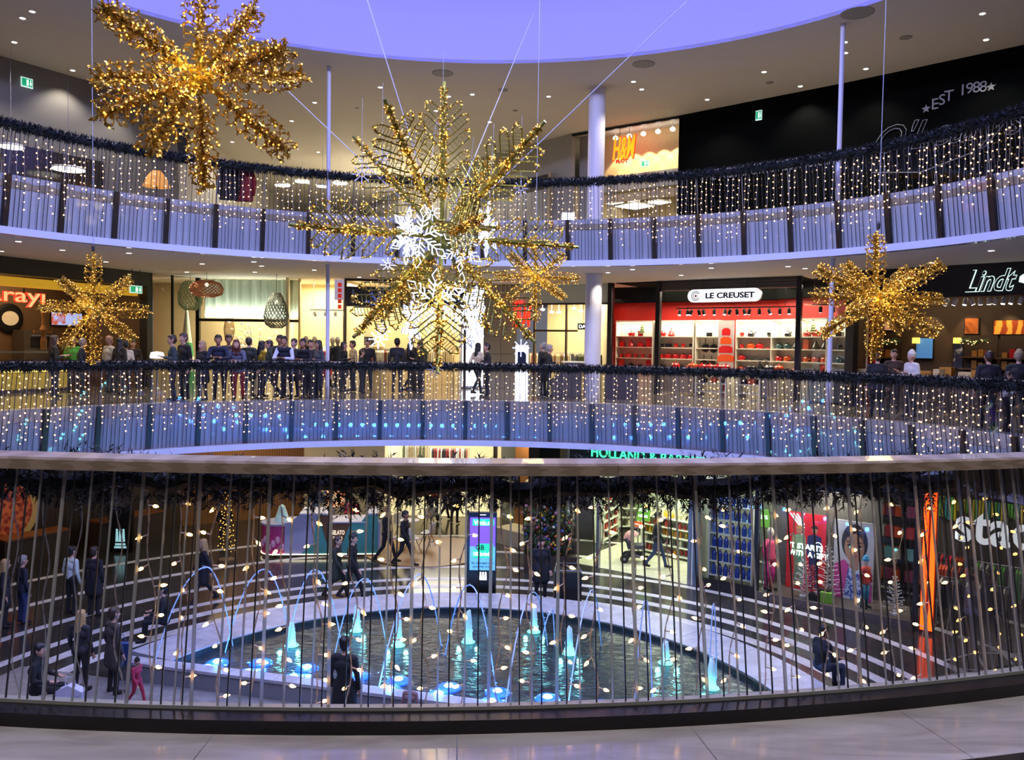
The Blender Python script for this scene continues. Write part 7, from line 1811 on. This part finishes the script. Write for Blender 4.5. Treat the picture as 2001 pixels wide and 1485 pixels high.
bk = [((-12.5, 31), (-8.5, 33.5), pattern('back_wood', 'wave', '7a5228', '94683a', 2, stretch=(2, 2, .3)), 'wooden shop wall behind the kiosk'), ((-8.5, 33.5), (-5.2, 33.6), M_cream, 'cream shop wall behind the kiosk'), ((-.4, 33.4), (2.0, 28.5), mat('green_grey_wall', '6f756a', .6), 'grey-green wall beside the health shop')]
for i, (p0, p1, m_, lab) in enumerate(bk):
    pl_ = Plane(p0, p1); o = MB(pl_.M).box(0, pl_.len, ZL, LZ, -.15, 0).build(f'wall_lower_{i + 1}', m_); struct(o, lab, 'wall')
CS = Plane((-5.2, 33.6), (-.4, 33.4)); t = S('wall_lower_store', 'bright interior of the store beyond the cafe chairs', 'wall', CS.w(2.4, ZL, -4)); MB(CS.M).box(-.5, CS.len + .5, ZL, LZ, -6.15, -6).build('back_panel', M_cream, t)
for u in (-.1, CS.len): MB(CS.M).box(u, u + .1, ZL, LZ, -6, 0).build('side_panel', M_cream, t)
o = MB(CS.M).box(0, CS.len, ZL - .02, ZL + .01, -6, 0).build('floor_store', M_hbfloor); struct(o, 'cream floor of the bright lower store', 'floor'); area_in(CS, 2.4, LZ - .05, -2.4, 380, (1, .93, .8), 4, 4)
for i, (px, Y, cols, lab) in enumerate(((700, 36, (3, 5, 6), 'rack of red and cream clothes in the bright lower store'), (880, 37, (3, 14, 6), 'rack of bright knitwear in the bright lower store'), (800, 38, (6, 5, 7), 'rack of pale clothes in the bright lower store'))): rack(floor_at(px, Y, ZL + .01), cols, lab, 1.8, 2.4, 0, 70 + i)
add_light('kiosk_lamp', 'AREA', (-6.5, 28.5, LZ - .05), 130, (1, .9, .75), 5, 3); add_light('back_lamp', 'AREA', (-10, 31, LZ - .05), 60, (1, .75, .45), 3, 1.5)
# gold-lit slender tree ornament standing by the kiosk
c_ = V((at_y(443, 1090, 26).x, 26, ZL)); t = thing('light_tree', 'slender tree wrapped in tiny gold lights beside the kiosk', 'decoration', c_); mb = MB(); lb = MB(); rg = random.Random(9); mb.tube([c_, c_ + V((0, 0, 2.6))], [.05, .02], 6); mb.lathe([(.25, 0), (.25, .1)], c_, 14)
for i in range(60):
    z = .3 + 2.3 * i / 60; r_ = .28 * (1 - i / 75); a = i * 2.4; q = c_ + V((0, 0, z)); e = q + V((r_ * math.cos(a), r_ * math.sin(a), .08)); mb.tube([q, e], .008, 4); lb.ball(e, .018, 5, 3); lb.ball(q.lerp(e, .5), .014, 5, 3)
mb.build('branches', M_branch, t); b = lb.build('lights', M_amber, t); b['kind'] = 'stuff'
# white statue-like display figure by the kiosk
# lamps in the lower ceiling
for i in range(16):
    th = R(-80 + 160 * i / 15); p = ell(th, 2.0 + (i % 2) * 1.6, LZ); t = thing('downlight', 'small round recessed downlight over the lower court walkway', 'ceiling lamp', p, 'downlights over the lower court'); inst('trim', dl_me[0], t); inst('lamp_disc', dl_me[1], t)
    add_light('lamp', 'SPOT', p - V((0, 0, .05)), 45, (1, .9, .76), .06, aim=p - V((0, 0, 3)), spot=110, parent=t)
# ------------------------------------------------------------------ people
def body_parts(pose, hair, coat):
    """capsules (p0, p1, r0, r1, region); the figure looks towards -y, feet at the origin"""
    C = []; add = lambda p, q, r0, r1, g: C.append((V(p), V(q), r0, r1, g))
    sit = pose == 'sit'; lean = pose == 'lean'; walk = pose == 'walk'
    hz = .52 if sit else .93
    hip = V((0, .1 if lean else 0, hz)); ch = V((0, -.06 if lean else (.02 if sit else 0), hz + .35)); sh = V((0, -.15 if lean else (-.02 if sit else .0), hz + .48)); nk = sh + V((0, -.02, .07)); hd = sh + V((0, -.09 if lean else -.03, .21))
    add(hip + V((-.08, 0, 0)), hip + V((.08, 0, 0)), .115, .115, 'bot'); add(hip + V((0, 0, .06)), ch, .125, .13, 'top'); add(ch + V((-.07, 0, -.02)), ch + V((.07, 0, -.02)), .125, .125, 'top'); add(sh + V((-.15, 0, -.02)), sh + V((.15, 0, -.02)), .075, .075, 'top')
    add(sh, nk + V((0, -.01, .05)), .055, .05, 'skin')
    add(hd + V((0, .01, .03)), hd + V((0, -.012, -.02)), .096, .083, 'skin'); add(hd + V((0, -.04, -.06)), hd + V((0, -.05, -.08)), .05, .04, 'skin'); add(hd + V((0, -.1, -.01)), hd + V((0, -.108, -.03)), .014, .018, 'skin')
    for s in (-1, 1): add(hd + V((s * .088, .015, -.01)), hd + V((s * .09, .02, .02)), .02, .02, 'skin')
    add(hd + V((0, .03, .06)), hd + V((0, .02, .04)), .102, .1, 'hair'); add(hd + V((0, .055, .0)), hd + V((0, .05, -.03)), .085, .07, 'hair'); add(hd + V((0, -.04, .085)), hd + V((0, .0, .09)), .06, .07, 'hair')
    if hair == 'long':
        add(hd + V((0, .06, -.05)), hd + V((0, .1, -.28)), .09, .075, 'hair')
        for s in (-1, 1): add(hd + V((s * .075, .02, .0)), hd + V((s * .09, .03, -.2)), .045, .035, 'hair')
    if hair == 'hat': add(hd + V((0, .02, .07)), hd + V((0, .02, .13)), .11, .07, 'hair')
    if hair == 'hood':
        add(hd + V((0, .09, -.12)), hd + V((0, .05, -.17)), .1, .11, 'top')
    sw = .22
    for s in (-1, 1):
        S_ = sh + V((s * .19, 0, -.02))
        if lean: E = S_ + V((s * .07, -.13, -.25)); H = V((s * .09 + (.02 if s > 0 else 0), E.y - .25, 1.16))
        elif pose == 'hold': E = S_ + V((s * .05, .02, -.28)); H = E + V((-s * .1, -.23, .06))
        elif sit: E = S_ + V((s * .06, -.02, -.27)); H = E + V((-s * .08, -.24, -.03))
        elif walk: E = S_ + V((s * .05, s * .1 + .03, -.27)); H = E + V((0, s * .1 - .08, -.23))
        else: E = S_ + V((s * .06, .02, -.28)); H = E + V((s * .005, -.07, -.24))
        add(S_, E, .062, .052, 'slv'); add(E, H, .05, .037, 'slv'); d = (H - E).normalized(); add(H, H + d * .07, .03, .033, 'skin'); C.append(('hand', H + d * .09, d, s, 'skin'))
        hp = hip + V((s * .095, 0, -.02))
        if sit: K = V((s * .12, -.42, .5)); A = V((s * .12, -.45, .09))
        elif walk: K = hip + V((s * .1, -.16 if s > 0 else .06, -.41)); A = V((s * .1, -.27 if s > 0 else .36, .09 if s > 0 else .13))
        else: K = hip + V((s * .11, -.02, -.43)); A = V((s * .12, hip.y + .02, .09))
        add(hp, K, .095, .065, 'bot'); add(K, A, .062, .047, 'bot'); add(A + V((0, .02, -.03)), A + V((s * .02, -.15, -.045)), .045, .038, 'shoe')
    if coat == 'long':
        lo = .62 if not sit else .5
        for s in (-1, 0, 1): add(hip + V((s * .07, 0, .02)), V((s * .1, hip.y - (.25 if sit else 0), lo)), .125, .14, 'top')
    elif coat == 'jacket':
        add(hip + V((-.07, 0, -.02)), hip + V((.07, 0, -.02)), .135, .135, 'top')
    elif coat == 'dress':
        for s in (-1, 1): add(hip + V((s * .05, 0, 0)), V((s * .1, hip.y, .5)), .12, .15, 'top')
    return C, hd
REG = {'skin': 0, 'hair': 1, 'top': 2, 'bot': 3, 'shoe': 4, 'slv': 7}
BODY = {}
def body_mesh(pose, hair, coat):
    key = (pose, hair, coat)
    if key in BODY: return BODY[key]
    C, hd = body_parts(pose, hair, coat); caps = [c for c in C if c[0] != 'hand']; mb = MB()
    for p, q, r0, r1, g in caps:
        d = q - p; L = d.length
        rot = (d.normalized() if L > 1e-6 else V((0, 0, 1))).to_track_quat('Z', 'Y').to_matrix()
        pr = [(r0 * math.cos(a), -r0 * -math.sin(a)) for a in [R(x) for x in (-90, -60, -30, 0)]] + [(r1 * math.cos(R(x)), L + r1 * math.sin(R(x))) for x in (0, 30, 60, 90)]
        pr = [(max(a, 1e-4), z) for a, z in pr]; mb.lathe(pr, p, 12, rot=rot)
    me = mb.mesh('person', MATS['painted_white']); o = bpy.data.objects.new('tmp', me); COL.objects.link(o)
    m = o.modifiers.new('r', 'REMESH'); m.mode = 'VOXEL'; m.voxel_size = .017
    sm = o.modifiers.new('s', 'SMOOTH'); sm.iterations = 3; sm.factor = .5
    dg = bpy.context.evaluated_depsgraph_get(); me2 = bpy.data.meshes.new_from_object(o.evaluated_get(dg))
    bpy.data.objects.remove(o); bpy.data.meshes.remove(me)
    vs = [v.co.copy() for v in me2.vertices]; out = MB(); out.v = vs
    def dist(x, c):
        p, q, r0, r1, g = c; d = q - p; l2 = d.length_squared; t = max(0, min(1, (x - p).dot(d) / l2)) if l2 > 1e-9 else 0
        return (x - (p + d * t)).length - (r0 + (r1 - r0) * t)
    for pgn in me2.polygons:
        x = pgn.center; best = min(caps, key=lambda c: dist(x, c)); g = best[4]
        if g == 'hair' and hair != 'hat' and x.y < hd.y - .055 and x.z < hd.z + .065 and abs(x.x) < .075: g = 'skin'
        out.f.append(list(pgn.vertices)); out.mi.append(REG[g])
    bpy.data.meshes.remove(me2)
    for c in C:
        if c[0] != 'hand': continue
        _, p, d, s, g = c; out.cur = 0
        side = d.cross(V((0, 1, 0))) if abs(d.y) < .8 else d.cross(V((0, 0, 1))); side.normalize(); nrm = side.cross(d)
        out.ball(p - d * .005, (.034, .02, .045), 8, 5, rot=Matrix((side, nrm, d)).transposed())
        for k, ln in enumerate((.06, .068, .062, .05)):
            b = p + d * .03 + side * (.024 - .016 * k); out.tube([b, b + d * ln * .55 + nrm * .006, b + d * ln * .85 + nrm * .022], [.0085, .008, .006], 5)
        b = p + side * (.03 if s > 0 else -.03) * (1 if d.z < -.5 else -1); sg = 1 if (b - p).dot(side) > 0 else -1
        out.tube([b - d * .01, b + side * sg * .018 + d * .025, b + side * sg * .02 + d * .05], [.011, .009, .007], 5)
    out.cur = 5
    for s in (-1, 1): out.ball(hd + V((s * .034, -.088, .012)), (.012, .008, .008), 6, 4)
    out.cur = 6; out.ball(hd + V((0, -.1, -.062)), (.024, .008, .006), 6, 4)
    me = out.mesh('person', [M_white] * 8); me.polygons.foreach_set('use_smooth', [True] * len(me.polygons))
    BODY[key] = me; return me
SKIN = [mat('skin_light', 'c99a80', .55), mat('skin_tan', 'a8775a', .55), mat('skin_brown', '7a5138', .55)]
HAIR = {k: mat('hair_' + k, v, .5) for k, v in {'black': '15110f', 'brown': '3a261a', 'blond': 'b08c58', 'grey': '8a8680', 'white': 'cfcac2', 'auburn': '5a2a1c', 'bald': 'b98a70'}.items()}
M_eye = mat('eye_dark', '1a1412', .3); M_lip = mat('lip_rose', '9a5a50', .5)
CC = lambda c: mat('wear_' + c, c, .8, noise=(30, .08))
def person(p, label, pose='stand', hair='short', coat='jacket', top='1c1c20', bot='1a1c22', hc='brown', skin=0, rz=0.0, h=1.74, shoe='141214', group=None, slv=None):
    me = body_mesh(pose, hair, coat); o = inst('person', me, None, (p[0], p[1], p[2]), (0, 0, rz), h / 1.74)
    ms = [SKIN[skin], HAIR[hc] if hc in HAIR else CC(hc), CC(top), CC(bot), CC(shoe), M_eye, M_lip, CC(slv or top)]
    for i, m in enumerate(ms): o.material_slots[i].link = 'OBJECT'; o.material_slots[i].material = m
    return tag(o, label, 'person', group)
def rail_pt(px, back=.42):
    """standing place behind the far middle railing on the line of sight of column px"""
    d = ray(px, 690); lo, hi = 12.0, 32.0
    x = d.x / d.y
    for _ in range(40):
        m = (lo + hi) / 2; q = ((x * m - CX) / EA) ** 2 + ((m - CY) / EB) ** 2
        if q < 1: lo = m
        else: hi = m
    Y = lo + back; return V((x * Y, Y, 0))
FACE = 0.0
P_ = person
P_(rail_pt(338, .5), 'man in a grey-green sweater turned sideways at the middle gallery railing', 'hold', 'short', 'jacket', '2e3a3c', '22242a', 'brown', 0, -1.1, 1.80)
P_(rail_pt(360, 1.1), 'tall man in a black jacket standing behind the grey-green sweater', 'stand', 'short', 'jacket', '131315', '16171c', 'brown', 0, -.6, 1.86)
P_(rail_pt(396, .5), 'curly blond woman in a black coat with pale scarf at the middle gallery railing', 'hold', 'long', 'long', '151417', '17181d', 'blond', 0, -.5, 1.66)
P_(rail_pt(428, .42), 'man in a navy hoodie leaning on the middle gallery railing', 'lean', 'short', 'jacket', '1a2036', '15161c', 'black', 1, .25, 1.82)
P_(rail_pt(447, 1.3), 'man in a dark brown jacket standing behind the leaning hoodie', 'stand', 'short', 'jacket', '2a1c18', '1a1818', 'black', 1, .3, 1.84)
P_(rail_pt(465, .42), 'auburn-haired woman in a grey cardigan, white top and red trousers', 'lean', 'long', 'jacket', '5a5c72', 'a02028', 'auburn', 0, 0.1, 1.70, '141214')
P_(rail_pt(486, 1.6), 'man in a dark green coat seen from behind in the crowd', 'stand', 'short', 'long', '20261e', '1c1c20', 'brown', 0, 3.0, 1.78)
P_(rail_pt(511, 1.5), 'dark-haired woman in a yellow jacket in the crowd', 'stand', 'long', 'jacket', 'a08420', '22232a', 'black', 0, 2.4, 1.68)
P_(rail_pt(527, .75), 'woman in a green parka with a fur hood at the middle gallery railing', 'walk', 'hood', 'jacket', '3a4030', '1b1c22', 'brown', 0, -1.2, 1.70)
P_(rail_pt(547, 1.0), 'tall dark-haired man behind the man in the padded vest', 'stand', 'short', 'jacket', '181a20', '17181c', 'black', 1, .2, 1.86)
P_(rail_pt(559, .42), 'bearded man in a navy vest with white sleeves leaning on the railing', 'lean', 'short', 'jacket', '161a2a', '191b24', 'black', 1, .0, 1.82, slv='c6c8d4')
P_(rail_pt(575, 1.2), 'light-haired person in a brown coat behind the vest man', 'stand', 'short', 'long', '33261e', '1a1a1e', 'brown', 0, -.4, 1.76)
P_(rail_pt(597, .42), 'young man in a black jacket over a grey shirt leaning on the railing', 'lean', 'short', 'jacket', '121216', '17181e', 'black', 1, -.1, 1.76)
P_(rail_pt(623, .95), 'woman with tied hair in a grey top at the slim post', 'hold', 'long', 'jacket', '3c3e46', '1c1c22', 'black', 1, -.8, 1.72)
P_(rail_pt(607, 1.7), 'person in a dark coat half hidden behind the young man', 'stand', 'short', 'long', '1d1b1f', '1a1a1e', 'black', 0, .5, 1.74)
P_(rail_pt(634, 1.6), 'small child in a bright red jacket by the slim post', 'stand', 'hat', 'jacket', 'c02026', '2a2c34', 'c02026', 0, .3, 1.35)
P_(floor_at(671, 27.8), 'long-haired woman in a black coat beyond the railing', 'hold', 'long', 'long', '141316', '17171b', 'black', 0, 1.3, 1.70)
P_(floor_at(690, 28.4), 'person in a beige jacket before the clothing shop', 'stand', 'short', 'jacket', 'b09a70', '2a2a30', 'brown', 0, -1.0, 1.74)
P_(floor_at(718, 28.2), 'man in a black short-sleeved shirt facing the well', 'stand', 'short', 'none', '121214', '1a1b20', 'brown', 0, .05, 1.80)
P_(floor_at(706, 27.5), 'stooping person in a dark grey jacket before the clothing shop', 'hold', 'short', 'jacket', '202126', '1a1b20', 'brown', 0, 1.9, 1.45)
P_(floor_at(776, 27.9), 'man in a dark blue jacket seen from behind', 'stand', 'short', 'jacket', '1a1d28', '17181e', 'black', 1, 2.9, 1.84)
P_(floor_at(801, 28.6), 'woman in a black jacket walking with the man in dark blue', 'walk', 'long', 'jacket', '131214', '16161a', 'black', 0, 2.3, 1.68)
P_(floor_at(822, 27.9), 'slim woman in a dark dress looking at her phone', 'hold', 'short', 'dress', '1c1814', '241c18', 'brown', 0, -1.4, 1.72)
P_(floor_at(934, 27.6), 'woman in a cream coat with long dark hair before the white light panel', 'walk', 'long', 'jacket', 'cdbfa4', '1a1a1e', 'black', 0, 2.4, 1.72)
P_(floor_at(953, 26.6), 'dark-clad person with raised hand before the white light panel', 'hold', 'short', 'jacket', '141416', '18181c', 'black', 0, -1.4, 1.72)
P_(floor_at(1062, 27.0), 'elderly man in a long black coat by the slanted info desk', 'stand', 'short', 'long', '121215', '141418', 'grey', 0, -2.2, 1.78)
P_(floor_at(1073, 26.6), 'grey-haired person in a dark jacket bending to the info desk', 'hold', 'short', 'jacket', '15161c', '16171c', 'grey', 0, 1.5, 1.70)
# bakery
for px, Y, lab, kw in ((105, 23.2, 'long-haired woman in a black top before the bakery counter', dict(pose='hold', hair='long', coat='jacket', top='15130f', bot='1a1816', hc='brown', rz=2.4, h=1.74)),
                       (143, 25.2, 'bakery worker in a green shirt and pale cap', dict(pose='hold', hair='hat', coat='none', top='4f9a2a', bot='2a2a26', hc='d8c080', rz=.6, h=1.72)),
                       (160, 24.4, 'person in a navy jacket queueing at the bakery', dict(pose='stand', coat='jacket', top='161a26', bot='18181c', hc='grey', rz=2.0, h=1.68)),
                       (213, 25.4, 'bald man in a white shirt at the bakery', dict(pose='stand', coat='none', top='c8bfa8', bot='24242a', hc='bald', skin=1, rz=2.6, h=1.76)),
                       (234, 24.6, 'dark-haired woman in a dark coat at the bakery', dict(pose='stand', hair='long', coat='jacket', top='1c1512', bot='1a181a', hc='black', rz=2.8, h=1.70)),
                       (246, 25.2, 'person in a white blouse beside the dark-haired woman', dict(pose='hold', hair='short', coat='none', top='c4bcae', bot='22222a', hc='black', rz=-2.2, h=1.62)),
                       (260, 26.6, 'person in a brown jacket deep in the bakery', dict(pose='stand', coat='jacket', top='2a1d14', bot='1c1816', hc='black', rz=.4, h=1.66))):
    p = floor_at(px, Y); P_(p, lab, **kw)
# chocolate shop
for px, Y, lab, kw in ((1716, 20.4, 'person in a black coat standing under the gold snowflake', dict(pose='stand', coat='long', top='0f0f12', bot='14162a', hc='black', rz=2.8, h=1.62)),
                       (1783, 20.6, 'chocolate shop worker with a white cap and white jacket', dict(pose='hold', hair='hat', coat='none', top='cfcac4', bot='1c1c20', hc='white', rz=-1.3, h=1.66)),
                       (1934, 17.9, 'customer in a black jacket with thin white stripes', dict(pose='stand', coat='jacket', top='15151a', bot='15151a', hc='brown', rz=2.9, h=1.68)),
                       (1992, 18.6, 'customer in a black coat with a pale cap', dict(pose='stand', hair='hat', coat='jacket', top='101014', bot='141418', hc='8a7a60', rz=2.5, h=1.70)),
                       (1972, 17.4, 'child in a pale jacket between the two customers', dict(pose='hold', coat='none', top='b8b4ac', bot='24242a', hc='brown', rz=.9, h=1.25)),
                       (1748, 22.0, 'shop assistant in dark brown behind the counter', dict(pose='hold', coat='none', top='3a261a', bot='241a14', hc='black', rz=-.6, h=1.70))):
    P_(floor_at(px, Y), lab, **kw)
# jackets hung on the upper railing
for px, c, lab in ((443, '1a1216', 'dark jacket hung on the inner side of the upper railing'), (473, '8a1c22', 'red jacket hung on the inner side of the upper railing')):
    b = rail_pt(px, -.05); b = V((b.x, b.y + .12, Z_UP)); t = thing('hung_jacket', lab, 'jacket', b)
    mb = MB(); vs = []
    for z, w, dpt in ((1.06, .16, .07), (1.0, .24, .1), (.75, .25, .12), (.4, .27, .13), (.16, .26, .12)): vs += [(w * math.cos(k * PI / 5), dpt * math.sin(k * PI / 5), z) for k in range(10)]
    mb._add(vs, [(j * 10 + k, j * 10 + (k + 1) % 10, (j + 1) * 10 + (k + 1) % 10, (j + 1) * 10 + k) for j in range(4) for k in range(10)] + [tuple(range(10)), tuple(range(49, 39, -1))]); mb.build('body', CC(c), t, smooth=True, world=False)
    for s in (-1, 1): MB().tube([(s * .2, 0, 1.0), (s * .29, .02, .7), (s * .27, -.02, .32)], [.075, .065, .05], 8).build('sleeve', CC(c), t, smooth=True, world=False)
# lower court
ZL = Z_LO
def low(px, py, z=ZL): return at_z(px, py, z)
P_(low(398, 1178), 'blond woman in a dark coat walking past the pool', 'walk', 'long', 'long', '15151c', '16161c', 'blond', 0, -1.1, 1.72)
P_(low(658, 1168), 'person in a dark green coat walking behind the pool', 'walk', 'short', 'long', '2a2c20', '1c1c1c', 'brown', 0, 1.4, 1.70)
P_(low(688, 1170), 'man in a black jacket walking behind the pool', 'walk', 'short', 'jacket', '101014', '121216', 'black', 0, 1.4, 1.80)
P_(low(755, 1098), 'blond woman in black walking past the cafe chairs', 'walk', 'long', 'jacket', '121214', '141418', 'blond', 0, 1.3, 1.78)
P_(low(790, 1106), 'dark-haired person in black walking past the cafe chairs', 'walk', 'short', 'jacket', '15151a', '15161c', 'black', 1, 1.3, 1.76)
P_(at_z(848, 1018, ZL + .01), 'person in an orange-red top in the bright lower store', 'stand', 'short', 'none', 'a83a1c', '16161a', 'brown', 0, .3, 1.75)
P_(at_z(868, 1016, ZL + .01), 'person in grey in the bright lower store', 'walk', 'short', 'jacket', '4a4a4c', '18181c', 'black', 0, 2.2, 1.75)
P_(at_z(888, 1022, ZL + .01), 'person in a long black coat at the bright lower store', 'stand', 'short', 'long', '141416', '141416', 'brown', 0, 2.8, 1.75)
P_(low(1056, 1176), 'man in a black coat and dark cap with a white scarf behind the pool', 'stand', 'hat', 'long', '0f1018', '11121a', '16130f', 0, .2, 1.80)
P_(at_z(1283, 1110, ZL + .012), 'man in a black jacket and jeans behind the pushchair', 'walk', 'short', 'jacket', '121214', '2a3a5a', 'black', 0, 1.3, 1.80)
P_(low(672, 1440), 'man in a long black coat standing by the pool wall', 'stand', 'short', 'long', '0e0f14', '101118', 'black', 0, 2.9, 1.80)
P_(at_z(1603, 1348, ZL + .0) + V((0, .0, -.02)), 'man in a black sweater and jeans sitting on the pool rim', 'sit', 'short', 'none', '10121a', '33405a', 'black', 1, 1.9, 1.80)
P_(low(140, 1200), 'person in a white shirt standing with the back turned', 'stand', 'short', 'none', 'c4cfc8', '17171c', 'black', 0, 2.7, 1.74)
P_(low(184, 1203), 'person in a dark navy coat beside the white shirt', 'stand', 'short', 'long', '14141e', '17171e', 'brown', 0, 2.9, 1.76)
P_(low(44, 1218), 'grey-haired person in a navy jacket and blue jeans', 'stand', 'short', 'jacket', '1a1c2c', '22305a', 'grey', 0, 2.5, 1.68)
P_(low(10, 1226), 'blond person in a dark coat beside the grey-haired one', 'stand', 'long', 'long', '1c1c20', '1a1a1e', 'blond', 0, 2.0, 1.66)
P_(low(158, 1350), 'blond person with a patterned dark backpack jacket', 'stand', 'long', 'jacket', '26262c', '15151a', 'blond', 0, 2.9, 1.62)
P_(low(222, 1355), 'person in a brown-grey coat with a blue bag', 'stand', 'short', 'long', '3c3632', '17171b', 'brown', 0, 2.5, 1.72)
P_(low(322, 1250), 'person in black sitting on the pool rim', 'sit', 'short', 'jacket', '101014', '17181e', 'black', 0, -1.3, 1.72)
P_(low(75, 1395), 'person in a black coat with a fur collar sitting on the planter bench', 'sit', 'hood', 'jacket', '141214', '16161a', 'black', 0, 1.6, 1.74)
P_(low(268, 1378), 'toddler in a pink-red snowsuit by the pool wall', 'walk', 'hat', 'jacket', 'b02a48', 'b02a48', '2a1c18', 0, 1.2, .92, 'b02a48')
P_(low(801, 1440), 'small child with light brown hair and striped top by the pool wall', 'stand', 'short', 'none', '8a6a6a', '3a3a44', 'blond', 0, 2.9, 1.0)
P_(low(1893, 1265), 'person in a pale lilac shirt under a dark jacket at the sports shop', 'walk', 'short', 'jacket', '8a8098', '1a1a20', 'black', 0, .8, 1.74)
P_(low(1925, 1262), 'dark-haired person in a black jacket at the sports shop', 'walk', 'long', 'jacket', '1c1818', '17171c', 'brown', 0, .9, 1.74)
P_(floor_at(618, 30.2, ZL), 'person in a light blue shirt behind the kiosk counter', 'hold', 'short', 'none', '6a8ab0', '20222a', 'brown', 0, .2, 1.80)
P_(floor_at(440, 29.0, ZL), 'dark-dressed person seated deep in the lower cafe', 'sit', 'short', 'jacket', '1a1414', '1a1818', 'brown', 1, .3, 1.74)
P_(floor_at(690, 28.6, ZL), 'kiosk worker in a magenta shirt', 'hold', 'short', 'none', 'b02a5a', '1c1c22', 'black', 1, .1, 1.72)
# pushchair
c = at_z(1240, 1098, ZL + .012); t = thing('pushchair', 'baby pushchair with a dusty pink hood in the health shop entrance', 'pushchair', c); t.rotation_euler = (0, 0, 1.3); M_wheel = mat('rubber_black', '151515', .7)
for x, y, r_ in ((-.27, -.38, .09), (.27, -.38, .09), (-.28, .3, .14), (.28, .3, .14)):
    w_ = MB().lathe([(r_ * .55, -.02), (r_, -.02), (r_, .02), (r_ * .55, .02)], (x, y, r_), 16, rot=Matrix.Rotation(R(90), 3, 'Y')).build('wheel', M_wheel, t, world=False); MB().lathe([(r_ * .2, -.025), (r_ * .55, -.01), (r_ * .2, .025)], (x, y, r_), 10, rot=Matrix.Rotation(R(90), 3, 'Y')).build('hubcap', M_steel, w_, world=False)
for s in (-1, 1): MB().tube([(s * .27, -.38, .1), (s * .26, .1, .5), (s * .26, .55, 1.05)], .014, 6).build('frame_tube', M_black_metal, t, world=False); MB().tube([(s * .28, .3, .14), (s * .26, .0, .55)], .014, 6).build('frame_tube', M_black_metal, t, world=False)
MB().tube([(-.26, .55, 1.05), (.26, .55, 1.05)], .018, 8).build('handle', M_black_metal, t, world=False); MB().prism([(-.35, .5), (.2, .45), (.3, .8), (.22, .82), (.1, .58), (-.35, .62)], .46, 'x', -.23).build('seat', mat('pram_grey', '4a4a4c', .8), t, world=False); MB().box(-.22, .22, -.25, .25, .2, .32).build('basket', mat('pram_basket', '333336', .8), t, world=False)
mb = MB(); vs = []
for j in range(6):
    a = R(10 + 26 * j)
    for k in range(9): b = R(-90 + 22.5 * k); vs.append((.25 * math.sin(b), .1 + .32 * math.cos(a) * math.cos(b) * .9, .72 + .34 * math.sin(a) * (.35 + .65 * math.cos(b))))
mb._add(vs, [(j * 9 + k, j * 9 + k + 1, (j + 1) * 9 + k + 1, (j + 1) * 9 + k) for j in range(5) for k in range(8)]).build('hood', mat('dusty_pink', 'c08a84', .8), t, smooth=True, world=False)
# bags by the planter
c = low(138, 1400); t = thing('shopping_bag', 'white and lilac shopping bag with a red base by the planter bench', 'bag', c); MB().prism([(-.2, .14), (.2, .14), (.26, .5), (.0, .62), (-.26, .5)], .18, 'y', -.09).build('bag_body', mat('bag_white', 'c4c2d2', .6), t, world=False); MB().box(-.2, .2, -.095, .095, 0, .139).build('bag_base', mat('bag_red', 'b02432', .6), t, world=False); MB().tube([(-.1, 0, .55), (-.08, 0, .75), (.08, 0, .75), (.1, 0, .55)], .01, 5).build('handle', M_white, t, world=False)
c = low(240, 1330); t = thing('shopping_bag', 'blue carrier bag hanging at the side of the brown-grey coat', 'bag', c); MB().prism([(-.16, .35), (.16, .35), (.18, .8), (-.18, .8)], .12, 'y', -.06).build('bag_body', mat('bag_blue', '2c4a86', .5), t, world=False); MB().tube([(-.08, 0, .8), (0, 0, 1.0), (.08, 0, .8)], .008, 5).build('handle', mat('bag_blue', '2c4a86'), t, world=False)
